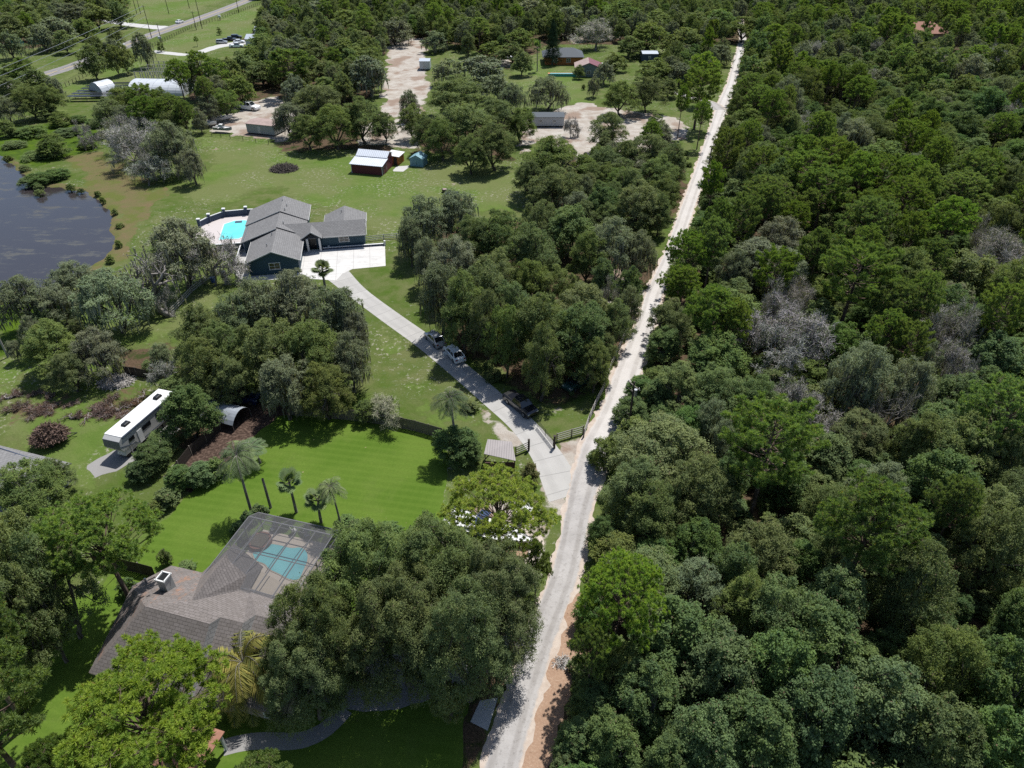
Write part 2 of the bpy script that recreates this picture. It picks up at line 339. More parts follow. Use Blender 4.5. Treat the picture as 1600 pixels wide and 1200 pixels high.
class MB:
    def __init__(s): s.v = []; s.f = []; s.m = []
    def add(s, vs, fs, mi=0):
        b = len(s.v); s.v += [tuple(p) for p in vs]; s.f += [tuple(i+b for i in f) for f in fs]; s.m += [mi]*len(fs); return s
    def box(s, c, d, rz=0.0, mi=0, taper=1.0, rx=0.0):
        hx, hy, hz = d[0]/2, d[1]/2, d[2]/2; ca, sa = math.cos(rz), math.sin(rz); cx, sx_ = math.cos(rx), math.sin(rx); vs = []
        for z in (-1, 1):
            k = taper if z > 0 else 1
            for x, y in ((-1, -1), (1, -1), (1, 1), (-1, 1)):
                X, Y, Z = x*hx*k, y*hy*k, z*hz
                Y, Z = Y*cx-Z*sx_, Y*sx_+Z*cx
                vs.append((c[0]+X*ca-Y*sa, c[1]+X*sa+Y*ca, c[2]+Z))
        return s.add(vs, [(3, 2, 1, 0), (4, 5, 6, 7), (0, 1, 5, 4), (1, 2, 6, 5), (2, 3, 7, 6), (3, 0, 4, 7)], mi)
    def beam(s, a, b, w_, h_, mi=0):
        a = np.array(a, float); b = np.array(b, float); d = b-a; L = np.linalg.norm(d); d /= max(L, 1e-6)
        up = np.array((0, 0, 1.0)) if abs(d[2]) < .95 else np.array((1.0, 0, 0))
        r = np.cross(d, up); r /= np.linalg.norm(r); u = np.cross(r, d); vs = []
        for p in (a, b):
            for x, y in ((-1, -1), (1, -1), (1, 1), (-1, 1)): vs.append(tuple(p+r*x*w_/2+u*y*h_/2))
        return s.add(vs, [(3, 2, 1, 0), (4, 5, 6, 7), (0, 1, 5, 4), (1, 2, 6, 5), (2, 3, 7, 6), (3, 0, 4, 7)], mi)
    def tube(s, pts, rad, n=6, mi=0, cap=True):
        P = [np.array(p, float) for p in pts]; rings = []; b = 0; vs = []; fs = []
        if not hasattr(rad, '__len__'): rad = [rad]*len(P)
        for i, p in enumerate(P):
            d = P[min(i+1, len(P)-1)]-P[max(i-1, 0)]; d /= max(np.linalg.norm(d), 1e-6)
            up = np.array((0, 0, 1.0)) if abs(d[2]) < .9 else np.array((1.0, 0, 0))
            r = np.cross(d, up); r /= np.linalg.norm(r); u = np.cross(r, d)
            for k in range(n):
                a = 2*PI*k/n; vs.append(tuple(p+(r*math.cos(a)+u*math.sin(a))*rad[i]))
        for i in range(len(P)-1):
            for k in range(n):
                k2 = (k+1) % n; fs.append((i*n+k, i*n+k2, (i+1)*n+k2, (i+1)*n+k))
        if cap: fs.append(tuple(range(n-1, -1, -1))); fs.append(tuple((len(P)-1)*n+k for k in range(n)))
        return s.add(vs, fs, mi)
    def prism(s, poly, z0, z1, mi=0):
        n = len(poly); vs = [(p[0], p[1], z0) for p in poly]+[(p[0], p[1], z1) for p in poly]
        fs = [tuple(range(n-1, -1, -1)), tuple(range(n, 2*n))]+[(i, (i+1) % n, n+(i+1) % n, n+i) for i in range(n)]
        return s.add(vs, fs, mi)
    def slab(s, pts, th=.12, mi=0):               # polygon in space with thickness downwards
        n = len(pts); vs = [tuple(p) for p in pts]+[(p[0], p[1], p[2]-th) for p in pts]
        a = np.cross(np.array(pts[1])-np.array(pts[0]), np.array(pts[2])-np.array(pts[1]))
        top = tuple(range(n)); 
        if a[2] < 0: top = top[::-1]
        bot = tuple(i+n for i in top[::-1])
        return s.add(vs, [top, bot]+[(i, (i+1) % n, n+(i+1) % n, n+i) for i in range(n)], mi)
    def disc(s, c, r, h, axis='z', n=14, mi=0):
        vs = []
        for e in (-h/2, h/2):
            for k in range(n):
                a = 2*PI*k/n; x, y = r*math.cos(a), r*math.sin(a)
                vs.append((c[0]+x, c[1]+y, c[2]+e) if axis == 'z' else (c[0]+x, c[1]+e, c[2]+y) if axis == 'y' else (c[0]+e, c[1]+x, c[2]+y))
        fs = [tuple(range(n)), tuple(range(2*n-1, n-1, -1))]+[(k, (k+1) % n, n+(k+1) % n, n+k) for k in range(n)]
        return s.add(vs, fs, mi)
    def mesh(s, name, mats, uv=None):
        me = bpy.data.meshes.new(name); me.from_pydata(s.v, [], s.f); me.update()
        if not isinstance(mats, (list, tuple)): mats = [mats]
        for m in mats: me.materials.append(m)
        me.polygons.foreach_set('material_index', s.m)
        import bmesh
        bm = bmesh.new(); bm.from_mesh(me); bmesh.ops.recalc_face_normals(bm, faces=bm.faces); 
        if uv:
            ul = bm.loops.layers.uv.new('UVMap')
            for f in bm.faces:
                nn = f.normal; h = Vector((-nn.y, nn.x, 0))
                if h.length < 1e-3: h = Vector((1, 0, 0))
                h.normalize(); g = nn.cross(h)
                for lp in f.loops: lp[ul].uv = (lp.vert.co.dot(h), lp.vert.co.dot(g))
        bm.to_mesh(me); bm.free(); return me
    def build(s, name, mats, parent=None, uv=False, bevel=0.0):
        o = link(name, s.mesh(name, mats, uv), parent)
        if bevel:
            b = o.modifiers.new('bevel', 'BEVEL'); b.width = bevel; b.segments = 2; b.limit_method = 'ANGLE'
        return o
rng = np.random.default_rng(11)
random.seed(5)

# numpy fractal noise
_gr = np.random.default_rng(3).random((256, 256))
def vnoise(x, y):
    xi = np.floor(x).astype(int); yi = np.floor(y).astype(int); fx = x-xi; fy = y-yi
    fx = fx*fx*(3-2*fx); fy = fy*fy*(3-2*fy)
    g = lambda a, b: _gr[a % 256, b % 256]
    return (g(xi, yi)*(1-fx)+g(xi+1, yi)*fx)*(1-fy)+(g(xi, yi+1)*(1-fx)+g(xi+1, yi+1)*fx)*fy
def fbm(x, y, s=1.0, o=4):
    r = 0; a = .5; t_ = 0
    for k in range(o):
        r = r+a*vnoise(x*s+17*k, y*s+31*k); t_ += a; a *= .5; s *= 2.03
    return r/t_
def sdpoly(X, Y, poly):
    """signed distance (+ inside) to a polygon"""
    P = np.array(poly, float); n = len(P); d = np.full(X.shape, 1e9); ins = np.zeros(X.shape, bool)
    for i in range(n):
        a = P[i]; b = P[(i+1) % n]; e = b-a; wx = X-a[0]; wy = Y-a[1]
        t_ = np.clip((wx*e[0]+wy*e[1])/(e@e+1e-9), 0, 1)
        d = np.minimum(d, np.hypot(wx-e[0]*t_, wy-e[1]*t_))
        c = ((a[1] <= Y) & (b[1] > Y)) | ((b[1] <= Y) & (a[1] > Y))
        with np.errstate(divide='ignore', invalid='ignore'):
            xx = a[0]+(Y-a[1])/(b[1]-a[1]+1e-12)*e[0]
        ins ^= c & (X < xx)
    return np.where(ins, d, -d)
def W(pts): return [at(*p) for p in pts]
# ------------------------------------------------------------------ the setting: ground, water, roads
POND = W([(-160, 228), (0, 240), (28, 258), (58, 290), (98, 291), (138, 299), (163, 315), (180, 341), (181, 368), (166, 402), (136, 424), (92, 450), (40, 462), (0, 474), (-160, 505)])
LAWN = W([(150, 925), (190, 888), (240, 832), (290, 777), (345, 735), (392, 684), (436, 650), (520, 646), (600, 662), (692, 683), (702, 720), (690, 800), (722, 842), (740, 900), (720, 1260), (-40, 1260), (-40, 1010), (60, 960)])
def axis(parts):
    out = []
    for a, b, s_ in parts: out += list(np.arange(a, b, s_))
    return np.array(out+[parts[-1][1]])
gx = axis([(-1800, -420, 60), (-420, -140, 2.5), (-140, 90, .8), (90, 320, 3), (320, 1800, 60)])
gy = axis([(-400, 10, 10), (10, 210, .8), (210, 480, 2), (480, 700, 10), (700, 2600, 80)])
X, Y = np.meshgrid(gx, gy)
def msk(polys, soft=3.0, ns=.12, na=3.0):
    r = np.zeros(X.shape)
    nz = (fbm(X, Y, ns, 4)-.5)*2*na
    for p in polys:
        p = np.array(p); bx = p.min(0)-15; tx = p.max(0)+15
        sub = (X > bx[0]) & (X < tx[0]) & (Y > bx[1]) & (Y < tx[1])
        if not sub.any(): continue
        d = sdpoly(X[sub], Y[sub], p)+nz[sub]; r[sub] = np.maximum(r[sub], np.clip(d/soft*.5+.5, 0, 1))
    return r
pd = sdpoly(X, Y, POND)+(fbm(X, Y, .25, 3)-.5)*2.5
Z = -1.4*np.clip(pd/5, 0, 1)**.8
Z = Z+np.where(pd < 0, 0.0, 0.0)
SAND = [W(p) for p in (
    [(606, 60), (662, 60), (668, 95), (672, 130), (664, 172), (640, 185), (598, 182), (598, 150), (604, 110)],
    [(318, 192), (345, 180), (378, 160), (430, 150), (470, 170), (455, 222), (400, 214), (330, 207)],
    [(560, 196), (640, 180), (660, 232), (600, 226), (560, 228)],
    [(812, 190), (850, 178), (905, 160), (960, 168), (1000, 176), (1060, 184), (1075, 205), (1050, 235), (980, 262), (930, 300), (900, 250), (850, 215), (815, 240)],
    [(870, 50), (960, 40), (970, 60), (900, 68)], [(740, 95), (800, 85), (800, 105), (750, 110)],
    [(960, 425), (990, 420), (1015, 470), (985, 500), (955, 470)],
    [(760, 640), (800, 690), (838, 710), (862, 760), (880, 800), (870, 690), (905, 680), (960, 660), (930, 730), (905, 760), (868, 740), (820, 700)],
    [(700, 800), (745, 790), (840, 800), (850, 860), (820, 900), (770, 880), (710, 840)],
    [(1085, 262), (1112, 262), (1125, 210), (1110, 300), (1095, 330)], [(1035, 440), (1060, 400), (1052, 440), (1030, 500), (1020, 520)])]
THIN = [W(p) for p in (
    [(765, 600), (900, 605), (940, 630), (908, 688), (870, 690), (815, 640)], [(770, 640), (815, 672), (850, 740), (800, 700)], [(665, 515), (745, 560), (760, 590), (700, 560)],
    [(308, 236), (345, 228), (352, 252), (318, 262)], [(670, 278), (745, 284), (760, 300), (690, 304)], [(330, 222), (400, 232), (395, 246), (335, 244)], [(575, 322), (625, 326), (620, 340), (580, 338)], [(205, 392), (235, 380), (262, 352), (240, 400)], [(520, 290), (560, 292), (556, 300), (522, 298)], [(575, 428), (600, 434), (606, 452), (582, 450)], [(598, 545), (622, 552), (612, 566), (592, 558)], [(618, 618), (650, 626), (640, 640), (612, 630)], [(735, 655), (765, 650), (760, 690), (742, 690)], [(610, 470), (640, 480), (650, 500), (625, 495)], [(140, 668), (40, 650), (10, 690), (60, 690)])]
FIELD = [W(p) for p in ([(300, 205), (430, 215), (620, 232), (800, 250), (835, 330), (720, 330), (640, 380), (560, 390), (440, 300), (300, 330)],
    [(60, 150), (110, 120), (240, 66), (420, 0), (470, -6), (420, 70), (370, 75), (330, 85), (250, 95), (220, 125), (130, 140), (90, 175)],
    [(-20, 60), (170, 40), (240, 35), (300, 25), (370, -6), (200, -8), (190, 10), (-20, 40)],
    [(800, 125), (840, 95), (905, 120), (925, 165), (890, 160), (830, 160)], [(600, 520), (680, 600), (760, 640), (800, 690), (690, 680), (600, 655), (575, 600)],
    [(150, 600), (260, 640), (150, 780), (0, 720), (0, 640)], [(0, 480), (300, 420), (380, 440), (320, 480), (120, 560), (0, 600)])]
FOREST = [W([(1178, 60), (1150, 130), (1135, 210), (1100, 290), (1055, 420), (1022, 520), (1005, 590), (990, 670), (950, 760), (925, 860), (900, 980), (850, 1110), (830, 1260), (1900, 1260), (1900, -5), (1200, -5)]),
    W([(-400, -6), (200, -6), (190, 30), (60, 75), (-400, 130)]), W([(430, 30), (420, 100), (300, 120), (300, 190), (470, 150), (560, 175), (600, 120), (600, 60), (700, 60), (790, 110), (880, 60), (1140, 70), (1170, -6), (440, -6)]),
    W([(660, 330), (830, 350), (980, 330), (1040, 390), (1000, 500), (930, 620), (860, 640), (720, 560), (680, 450)]),
    W([(420, 190), (600, 190), (610, 235), (430, 240)]), W([(640, 190), (800, 190), (800, 250), (640, 240)]), W([(870, 230), (1070, 230), (1090, 300), (1020, 370), (900, 350), (830, 330)]),
    W([(690, 860), (860, 880), (800, 1080), (740, 1260), (400, 1100), (500, 930)]), W([(250, 590), (420, 620), (450, 650), (340, 740), (240, 700)]), W([(160, 545), (260, 520), (300, 600), (180, 590)])]
MARSH = [W([(-200, 190), (0, 205), (90, 190), (160, 200), (160, 235), (100, 245), (60, 262), (20, 246), (-200, 235)]), W([(0, 470), (60, 455), (110, 450), (150, 470), (60, 520), (0, 560)])]
SHORE = [W([(95, 240), (160, 236), (205, 268), (262, 300), (232, 335), (205, 375), (182, 425), (120, 460), (160, 410), (184, 370), (178, 335), (140, 292)])]
REDB = [W(p) for p in ([(105, 612), (205, 605), (235, 640), (160, 672), (110, 660)], [(-10, 615), (60, 620), (75, 650), (0, 668)])]
mS = np.maximum(msk(SAND, 2.2, .25, 3), .52*msk(THIN, 6, .3, 6)); mG = msk(FIELD+[LAWN], 8, .05, 10); mF = msk(FOREST, 3, .15, 4)
mF = np.maximum(mF, ((Y > 330) & (X > -120)).astype(float)); mF = np.maximum(mF, (Y > 480).astype(float))
mSh = msk(SHORE, 3, .2, 3); mM = msk(MARSH, 3, .2, 3); mR = msk(REDB, 3, .3, 5)*.62
mF *= np.where(mS > .5, .3, 1); mF = np.clip(mF*(.55+.6*fbm(X, Y, .08, 4)), 0, 1)
mSh = np.maximum(mSh, np.clip((pd+3)/3, 0, 1)*.9*(pd < 4))
nv = X.size; V = np.stack([X, Y, Z], -1).reshape(-1, 3)
i0 = (np.arange(len(gy)-1)[:, None]*len(gx)+np.arange(len(gx)-1)[None, :]).ravel()
Q = np.stack([i0, i0+1, i0+1+len(gx), i0+len(gx)], -1)
me = npmesh('ground', V, [Q], [M['ground']], smooth=True)
for nm, ch in (('mask', (mS, mG, mF)), ('mask2', (mSh, mM, mR))):
    a = me.attributes.new(nm, 'FLOAT_COLOR', 'POINT')
    a.data.foreach_set('color', np.stack([c.ravel() for c in ch]+[np.ones(nv)], -1).astype(np.float32).ravel())
tag(link('ground', me), kind='structure')
pw = MB(); pw.add([(-420, 60, -.22), (-60, 60, -.22), (-60, 230, -.22), (-420, 230, -.22)], [(0, 1, 2, 3)])
tag(pw.build('pond_water', M['pond']), kind='structure')

def densify(pts, step):
    out = []
    for a, b in zip(pts[:-1], pts[1:]):
        n = max(1, int(math.hypot(b[0]-a[0], b[1]-a[1])/step))
        out += [(a[0]+(b[0]-a[0])*k/n, a[1]+(b[1]-a[1])*k/n) for k in range(n)]
    return out+[pts[-1]]
def smooth_line(pts, step=.8, it=3):
    for _ in range(it):
        q = [pts[0]]
        for a, b in zip(pts[:-1], pts[1:]): q += [(a[0]*.75+b[0]*.25, a[1]*.75+b[1]*.25), (a[0]*.25+b[0]*.75, a[1]*.25+b[1]*.75)]
        pts = q+[pts[-1]]
    return densify(pts, step)
def strip(name, center, width, z, mat, jitter=0.0, step=.8, n=8, kind='structure', sm=2):
    """center: ground points; width: number or list per point"""
    c = np.array(center, float); wd = np.array(width if hasattr(width, '__len__') else [width]*len(c), float)
    s_ = np.concatenate([[0], np.cumsum(np.hypot(*np.diff(c, axis=0).T))])
    m = max(2, int(s_[-1]/step)); t_ = np.linspace(0, s_[-1], m)
    x = np.interp(t_, s_, c[:, 0]); y = np.interp(t_, s_, c[:, 1]); ww = np.interp(t_, s_, wd)
    if sm:
        k = int(sm*4)|1; ker = np.ones(k)/k; pad = k//2
        f = lambda a: np.convolve(np.pad(a, pad, mode='reflect', reflect_type='odd'), ker, 'valid')
        x, y, ww = f(x), f(y), f(ww)
    dx, dy = np.gradient(x), np.gradient(y); L = np.hypot(dx, dy)+1e-9; nx, ny = -dy/L, dx/L
    V = []; AC = []; AL = []
    for j in range(n+1):
        a = -1+2*j/n
        off = a*ww/2
        if jitter and j in (0, n):
            off = off+np.sign(a)*(fbm(x+50*j, y, .8, 4)-.35)*jitter*2
        V.append(np.stack([x-nx*off, y-ny*off, np.full(m, z)], -1)); AC.append(off/(ww/2)); AL.append(t_)
    V = np.concatenate(V); i = (np.arange(n)[:, None]*m+np.arange(m-1)[None, :]).ravel()
    me = npmesh(name, V, [np.stack([i, i+1, i+1+m, i+m], -1)], [mat])
    for k, a in (('across', np.concatenate(AC)), ('along', np.concatenate(AL))):
        at_ = me.attributes.new(k, 'FLOAT', 'POINT'); at_.data.foreach_set('value', a.astype(np.float32))
    o = link(name, me); tag(o, kind=kind); return o
def sheet(name, poly, z, mat, kind='structure', jit=0.0):
    p = densify(list(poly)+[poly[0]], .7)[:-1]
    if jit: p = [(a+(float(fbm(np.array(a), np.array(b), .9, 3))-.5)*jit*2, b+(float(fbm(np.array(a)+90, np.array(b), .9, 3))-.5)*jit*2) for a, b in p]
    import bmesh
    bm = bmesh.new(); vs = [bm.verts.new((a, b, z)) for a, b in p]; f = bm.faces.new(vs); bm.normal_update()
    if f.normal.z < 0: f.normal_flip()
    bmesh.ops.triangulate(bm, faces=[f]); me = bpy.data.meshes.new(name); bm.to_mesh(me); bm.free(); me.materials.append(mat)
    o = link(name, me); tag(o, kind=kind); return o
sheet('lawn', LAWN, .004, M['lawn'], jit=.5)
EDGE = [(1330, 722, 800), (1200, 752, 815), (1100, 785, 838), (1000, 815, 872), (900, 862, 902), (850, 872, 915), (800, 880, 926), (760, 885, 940), (700, 905, 962), (640, 938, 985), (590, 955, 1001), (550, 972, 1012), (500, 1000, 1022), (460, 1010, 1033), (400, 1036, 1061), (330, 1061, 1084), (260, 1087, 1108), (200, 1108, 1126), (165, 1119, 1140), (130, 1136, 1150), (105, 1143, 1155), (80, 1151, 1162), (60, 1156, 1166)]
rc, rw = [], []
for py, a, b in EDGE:
    A, B = at(a, py), at(b, py); rc.append(((A[0]+B[0])/2, (A[1]+B[1])/2)); rw.append((B[0]-A[0])*(.88 if py > 700 else .97))
rw = [max(3.1, v) for v in rw]
rc.append((rc[-1][0]+14, rc[-1][1]+60)); rw.append(3.2)
rdir = np.array(rc[1])-np.array(rc[0])
strip('dirt_road', rc, rw, .016, M['road'], .7, .5, 10, sm=1.2)
ROADC, ROADW = rc, rw
strip('dirt_shoulder', W([(805, 1330), (822, 1200), (852, 1110), (878, 1030), (894, 965), (903, 925)]), [3.2, 3.2, 3.1, 2.9, 2.4, 1.4], .010, M['dirt'], .7, .6, 5)
strip('sandy_track', W([(1040, 142), (1062, 146), (1085, 155), (1112, 160), (1124, 172)]), [3, 3, 3, 4, 5], .020, M['road'], .3)
DRV = W([(510, 420), (522, 424), (540, 441), (556, 456), (580, 474), (620, 503), (660, 531), (700, 563), (740, 597), (780, 632), (808, 655), (832, 680), (852, 707), (868, 735), (880, 765), (890, 775)])
strip('driveway', DRV, [5.5, 5, 4, 3.6, 3.4, 3.4, 3.4, 3.4, 3.4, 3.4, 3.5, 3.7, 3.9, 4.2, 4.8, 5.4], .012, M['drive'], 0, .6, 8, sm=2)
HW = W([(-60, 158), (57, 121), (115, 103), (175, 80), (238, 54), (300, 33), (350, 15), (398, -4)]); HW.append((HW[-1][0]+60, HW[-1][1]+90))
strip('highway', HW, 7.6, .012, M['asph'], .1, 1.5, 8, sm=1)
hc = np.array(HW); 
yl = NT('yellow_road_paint'); yl.bsdf((.42, .30, .05), .8)
strip('road_marking', HW, .3, .020, yl.m, 0, 1.5, 1)
strip('side_road', W([(60, 40), (150, 28), (185, 36), (225, 41), (262, 44)]), [5, 5, 5, 7, 9], .010, M['pad'], .5, 1.5, 6)
strip('farm_lane', W([(238, 80), (262, 83), (300, 87), (325, 77), (350, 70), (385, 66)]), [4, 4, 4, 5, 6, 8], .010, M['pad'], .5, 1.5, 6)
strip('concrete_path', W([(350, 1168), (385, 1158), (420, 1157), (455, 1160), (490, 1153), (520, 1132), (540, 1108)]), 1.5, .012, M['greypad'], 0, .5, 4, sm=1)
sheet('circular_driveway', W([(480, 1050), (520, 1030), (640, 1020), (700, 1030), (760, 1000), (800, 990), (790, 1030), (720, 1075), (660, 1095), (620, 1110), (570, 1112), (535, 1108), (500, 1090)]), .010, M['greypad'], jit=.2)
sheet('concrete_apron', W([(750, 1095), (778, 1090), (762, 1142), (735, 1128)]), .020, M['pad'])
sheet('boat_pad', W([(700, 800), (735, 800), (790, 815), (840, 830), (850, 850), (830, 885), (790, 870), (700, 850)]), .010, M['deck2'], jit=.3)
sheet('trailer_pad', W([(135, 728), (160, 712), (215, 690), (262, 655), (280, 672), (230, 712), (180, 735), (150, 745)]), .010, M['greypad'], jit=.4)
sheet('mulch_bed', W([(268, 740), (300, 690), (345, 655), (400, 628), (470, 632), (470, 648), (430, 652), (396, 682), (355, 722), (300, 772)]), .008, edgy('dark_mulch', lambda t: t.bsdf(t.mix(t.ramp(t.noise(3, 5), .4, .7), (.04, .026, .02), (.11, .075, .058)), .95, spec=.1)), jit=.6)

def local(o, r):                                # house frame -> world
    c, s_ = math.cos(r), math.sin(r)
    return lambda u, v: (o[0]+u*c-v*s_, o[1]+u*s_+v*c)
BH = (-48.1, 116.5); BR = math.radians(9.7); bl = local(BH, BR)
sheet('parking_pad', [bl(8.6, .2), bl(8.6, 9.4), bl(24.7, 9.4), bl(24.6, -.2), bl(18.4, -.5), bl(16.6, -2.2), bl(15.6, -4.6), bl(11, -3.2), bl(9.4, -1.0)], .020, M['padj'])
sheet('house_walk', [bl(-3.0, 12), bl(-3.0, 3), bl(-2.6, .5), bl(-1.6, -1.2), bl(1, -2.0), bl(4.5, -2.4), bl(9.4, -1.4), bl(9.4, -.2), bl(-.2, -.2), bl(-.4, 12)], .016, M['pad'])
sheet('pool_deck', [bl(-13.0, 14), bl(-13.6, 24.6), bl(-11.6, 26.8), bl(-9, 29.2), bl(-4.2, 29.6), bl(-1.8, 29), bl(-1.8, 12), bl(-12, 12)], .016, M['deck'])
# ------------------------------------------------------------------ buildings
def gable(mb, u0, u1, v0, v1, ze, zr, axis='v', mi=0, th=.14, ur=None):
    """two roof slabs; ridge runs along axis"""
    if axis == 'v':
        m_ = ur if ur is not None else (u0+u1)/2
        mb.slab([(u0, v0, ze), (m_, v0, zr), (m_, v1, zr), (u0, v1, ze)], th, mi); mb.slab([(m_, v0, zr), (u1, v0, ze), (u1, v1, ze), (m_, v1, zr)], th, mi)
    else:
        m_ = (v0+v1)/2
        mb.slab([(u0, v0, ze), (u1, v0, ze), (u1, m_, zr), (u0, m_, zr)], th, mi); mb.slab([(u0, m_, zr), (u1, m_, zr), (u1, v1, ze), (u0, v1, ze)], th, mi)
def window(parent, c, w_, h_, face, mull=1, frame='white', pane='glass'):
    """face: 'v-' looks towards -v, 'v+','u-','u+'"""
    f = MB(); p = MB(); t_ = .11; s_ = {'v-': -1, 'u-': -1, 'v+': 1, 'u+': 1}[face]
    along = (lambda a, z, d: (c[0]+a, c[1]+d*s_, c[2]+z)) if face[0] == 'v' else (lambda a, z, d: (c[0]+d*s_, c[1]+a, c[2]+z))
    dm = (lambda a, d, z: (a, d, z)) if face[0] == 'v' else (lambda a, d, z: (d, a, z))
    for a, z, da, dz in ((0, h_/2, w_+t_*2, t_), (0, -h_/2, w_+t_*2, t_), (-w_/2, 0, t_, h_), (w_/2, 0, t_, h_)): f.box(along(a, z, .05), dm(da, .1, dz))
    for k in range(mull): f.box(along(-w_/2+w_*(k+1)/(mull+1), 0, .045), dm(.06, .07, h_-t_))
    f.box(along(0, 0, .04), dm(w_-t_, .05, .05))
    p.box(along(0, 0, .02), dm(w_, .03, h_))
    fo = f.build('window', M[frame], parent); p.build('pane', M[pane], fo); return fo
def vent(parent, p, h=.45): MB().tube([(p[0], p[1], p[2]-.2), (p[0], p[1], p[2]+h)], .09, 8).build('roof_vent', M['metal'], parent)

# ---- blue house
h = thing('blue_house', 'long blue house with grey shingled gable roofs beside the pond and the big field', 'house', (BH[0], BH[1], 0), BR)
wl = MB()
zw = 2.55
wl.prism([(0, 0), (8.9, 0), (8.9, 9.8), (12.6, 9.8), (12.6, 9.6), (20.9, 9.6), (20.9, 19.6), (13.3, 19.6), (13.3, 15), (9.2, 15), (9.2, 25.4), (-2.1, 25.4), (-2.1, 9.9), (0, 9.9)], 0, zw)
wl.add([(0, 0, zw), (8.9, 0, zw), (4.5, 0, 4.35)], [(0, 1, 2)]); wl.add([(-2.1, 25.4, zw), (9.2, 25.4, zw), (4.6, 25.4, 4.9)], [(2, 1, 0)])
wl.add([(13.3, 19.6, zw), (20.9, 19.6, zw), (17.1, 19.6, 4.2)], [(2, 1, 0)]); wl.add([(20.9, 9.6, zw), (20.9, 15, zw), (20.9, 12.2, 4.2)], [(0, 1, 2)])
wl.build('wall', M['navy'], h)
rf = MB()
gable(rf, -.5, 9.4, -.5, 10.2, 2.55, 4.6, 'v', ur=4.55)
rf.slab([(-2.6, 9.4, 2.35), (4.55, 9.4, 4.85), (4.55, 17.8, 4.85), (-2.6, 17.8, 2.35)]); rf.slab([(4.55, 10.2, 4.85), (9.6, 10.2, 2.7), (9.6, 17.8, 2.7), (4.55, 17.8, 4.85)])
rf.slab([(-2.7, 17.5, 2.5), (4.6, 17.5, 5.1), (4.6, 25.9, 5.1), (-2.7, 25.9, 2.5)]); rf.slab([(4.6, 17.5, 5.1), (9.8, 17.5, 2.8), (9.8, 25.9, 2.8), (4.6, 25.9, 5.1)])
gable(rf, 5.5, 21.3, 8.9, 15.5, 2.6, 4.45, 'u'); gable(rf, 12.9, 21.4, 12.4, 20.1, 2.6, 4.4, 'v')
gable(rf, 8.9, 12.9, 8.1, 12.0, 2.9, 4.2, 'v')
rfo = rf.build('roof', M['gshingle'], h, uv=True)
for p in ((4.6, 23, 5.0), (5.6, 21, 4.7), (5.4, 18.6, 4.8), (5.6, 12.5, 4.5), (3.9, 7.5, 4.4), (3.4, 3.2, 4.2), (16.6, 17, 4.35)): vent(rfo, p)
for a, b in (((-.5, -.52, 2.52), (4.55, -.52, 4.57)), ((4.55, -.52, 4.57), (9.4, -.52, 2.52)), ((-.52, -.5, 2.5), (-.52, 9.3, 2.5)), ((9.42, -.5, 2.5), (9.42, 8.0, 2.5)), ((13, 8.86, 2.55), (21.3, 8.86, 2.55)), ((21.42, 12.3, 4.3), (21.42, 8.9, 2.55)), ((9.82, 17.6, 2.72), (9.82, 25.9, 2.72)), ((21.42, 15.6, 2.5), (21.42, 20.1, 2.5)), ((8.9, 8.06, 2.86), (10.9, 8.06, 4.16)), ((10.9, 8.06, 4.16), (12.9, 8.06, 2.86)), ((-2.62, 9.36, 2.32), (4.5, 9.36, 4.82)), ((-2.72, 17.46, 2.48), (4.5, 17.46, 5.08)), ((12.88, 15.6, 2.5), (12.88, 20.1, 2.5))): MB().beam(a, b, .06, .18).build('trim', M['offwhite'], h)
for x in (10.0, 12.3): MB().box((x, 8.5, 1.35), (.38, .38, 2.7)).build('column', M['white'], h)
window(h, (4.6, 0, 1.55), 1.9, 1.3, 'v-', 1); window(h, (16.9, 9.6, 1.75), 1.9, 1.2, 'v-', 1)
dr = MB().box((10.9, 9.76, 1.05), (1.3, .1, 2.1)).build('door', M['black'], h); MB().box((11.4, 9.7, 1.0), (.08, .08, .2)).build('handle', M['metal'], dr)
MB().box((1.9+11.9, 9.5, .45), (.35, .2, .3)).build('meter_box', M['white'], h)

# pool of the blue house
pw_ = thing('swimming_pool', 'turquoise swimming pool on the pink-white deck beside the blue house', 'pool', (BH[0], BH[1], 0), BR)
PL = [(-8.2, 17.1), (-4.4, 17.1), (-3.3, 18.5), (-3.4, 25.9), (-4.6, 26.5), (-6.6, 26.5), (-8.4, 25.0)]
cx_, cy_ = -6, 21.5
out = [(cx_+(p[0]-cx_)*1.09, cy_+(p[1]-cy_)*1.055) for p in PL]
cp = MB().prism(out, .012, .07); cp.build('coping', M['white'], pw_)
MB().prism(PL, .02, .085).build('water', M['pool'], pw_)
MB().box((-5.6, 25.7, .12), (1.4, .9, .06)).build('step', M['navyl'], pw_)
wlp = thing('garden_wall', 'navy blue pool wall with white capped pillars around the deck by the pond', 'wall', (BH[0], BH[1], 0), BR)
path = [(-1.9, 29.4), (-4.4, 29.6), (-8.9, 29.3), (-11.6, 26.8), (-13.2, 24.4)]
ww_ = MB()
for a, b in zip(path[:-1], path[1:]): ww_.beam((a[0], a[1], .62), (b[0], b[1], .62), .22, 1.2)
ww_.build('wall', M['navyl'], wlp)
cpw = MB()
for a, b in zip(path[:-1], path[1:]): cpw.beam((a[0], a[1], 1.26), (b[0], b[1], 1.26), .3, .08)
cpw.build('coping', M['white'], wlp)
for p in [(-4.4, 29.6), (-8.9, 29.3), (-11.6, 26.8), (-13.2, 24.4)]:
    pl_ = MB().box((p[0], p[1], .9), (.55, .55, 1.8)).build('pillar', M['navyl'], wlp); MB().box((p[0], p[1], 1.86), (.75, .75, .14), taper=.8).build('cap', M['white'], pl_)
fw = thing('garden_wall', 'white topped navy wall closing the near end of the pool deck', 'wall', (BH[0], BH[1], 0), BR)
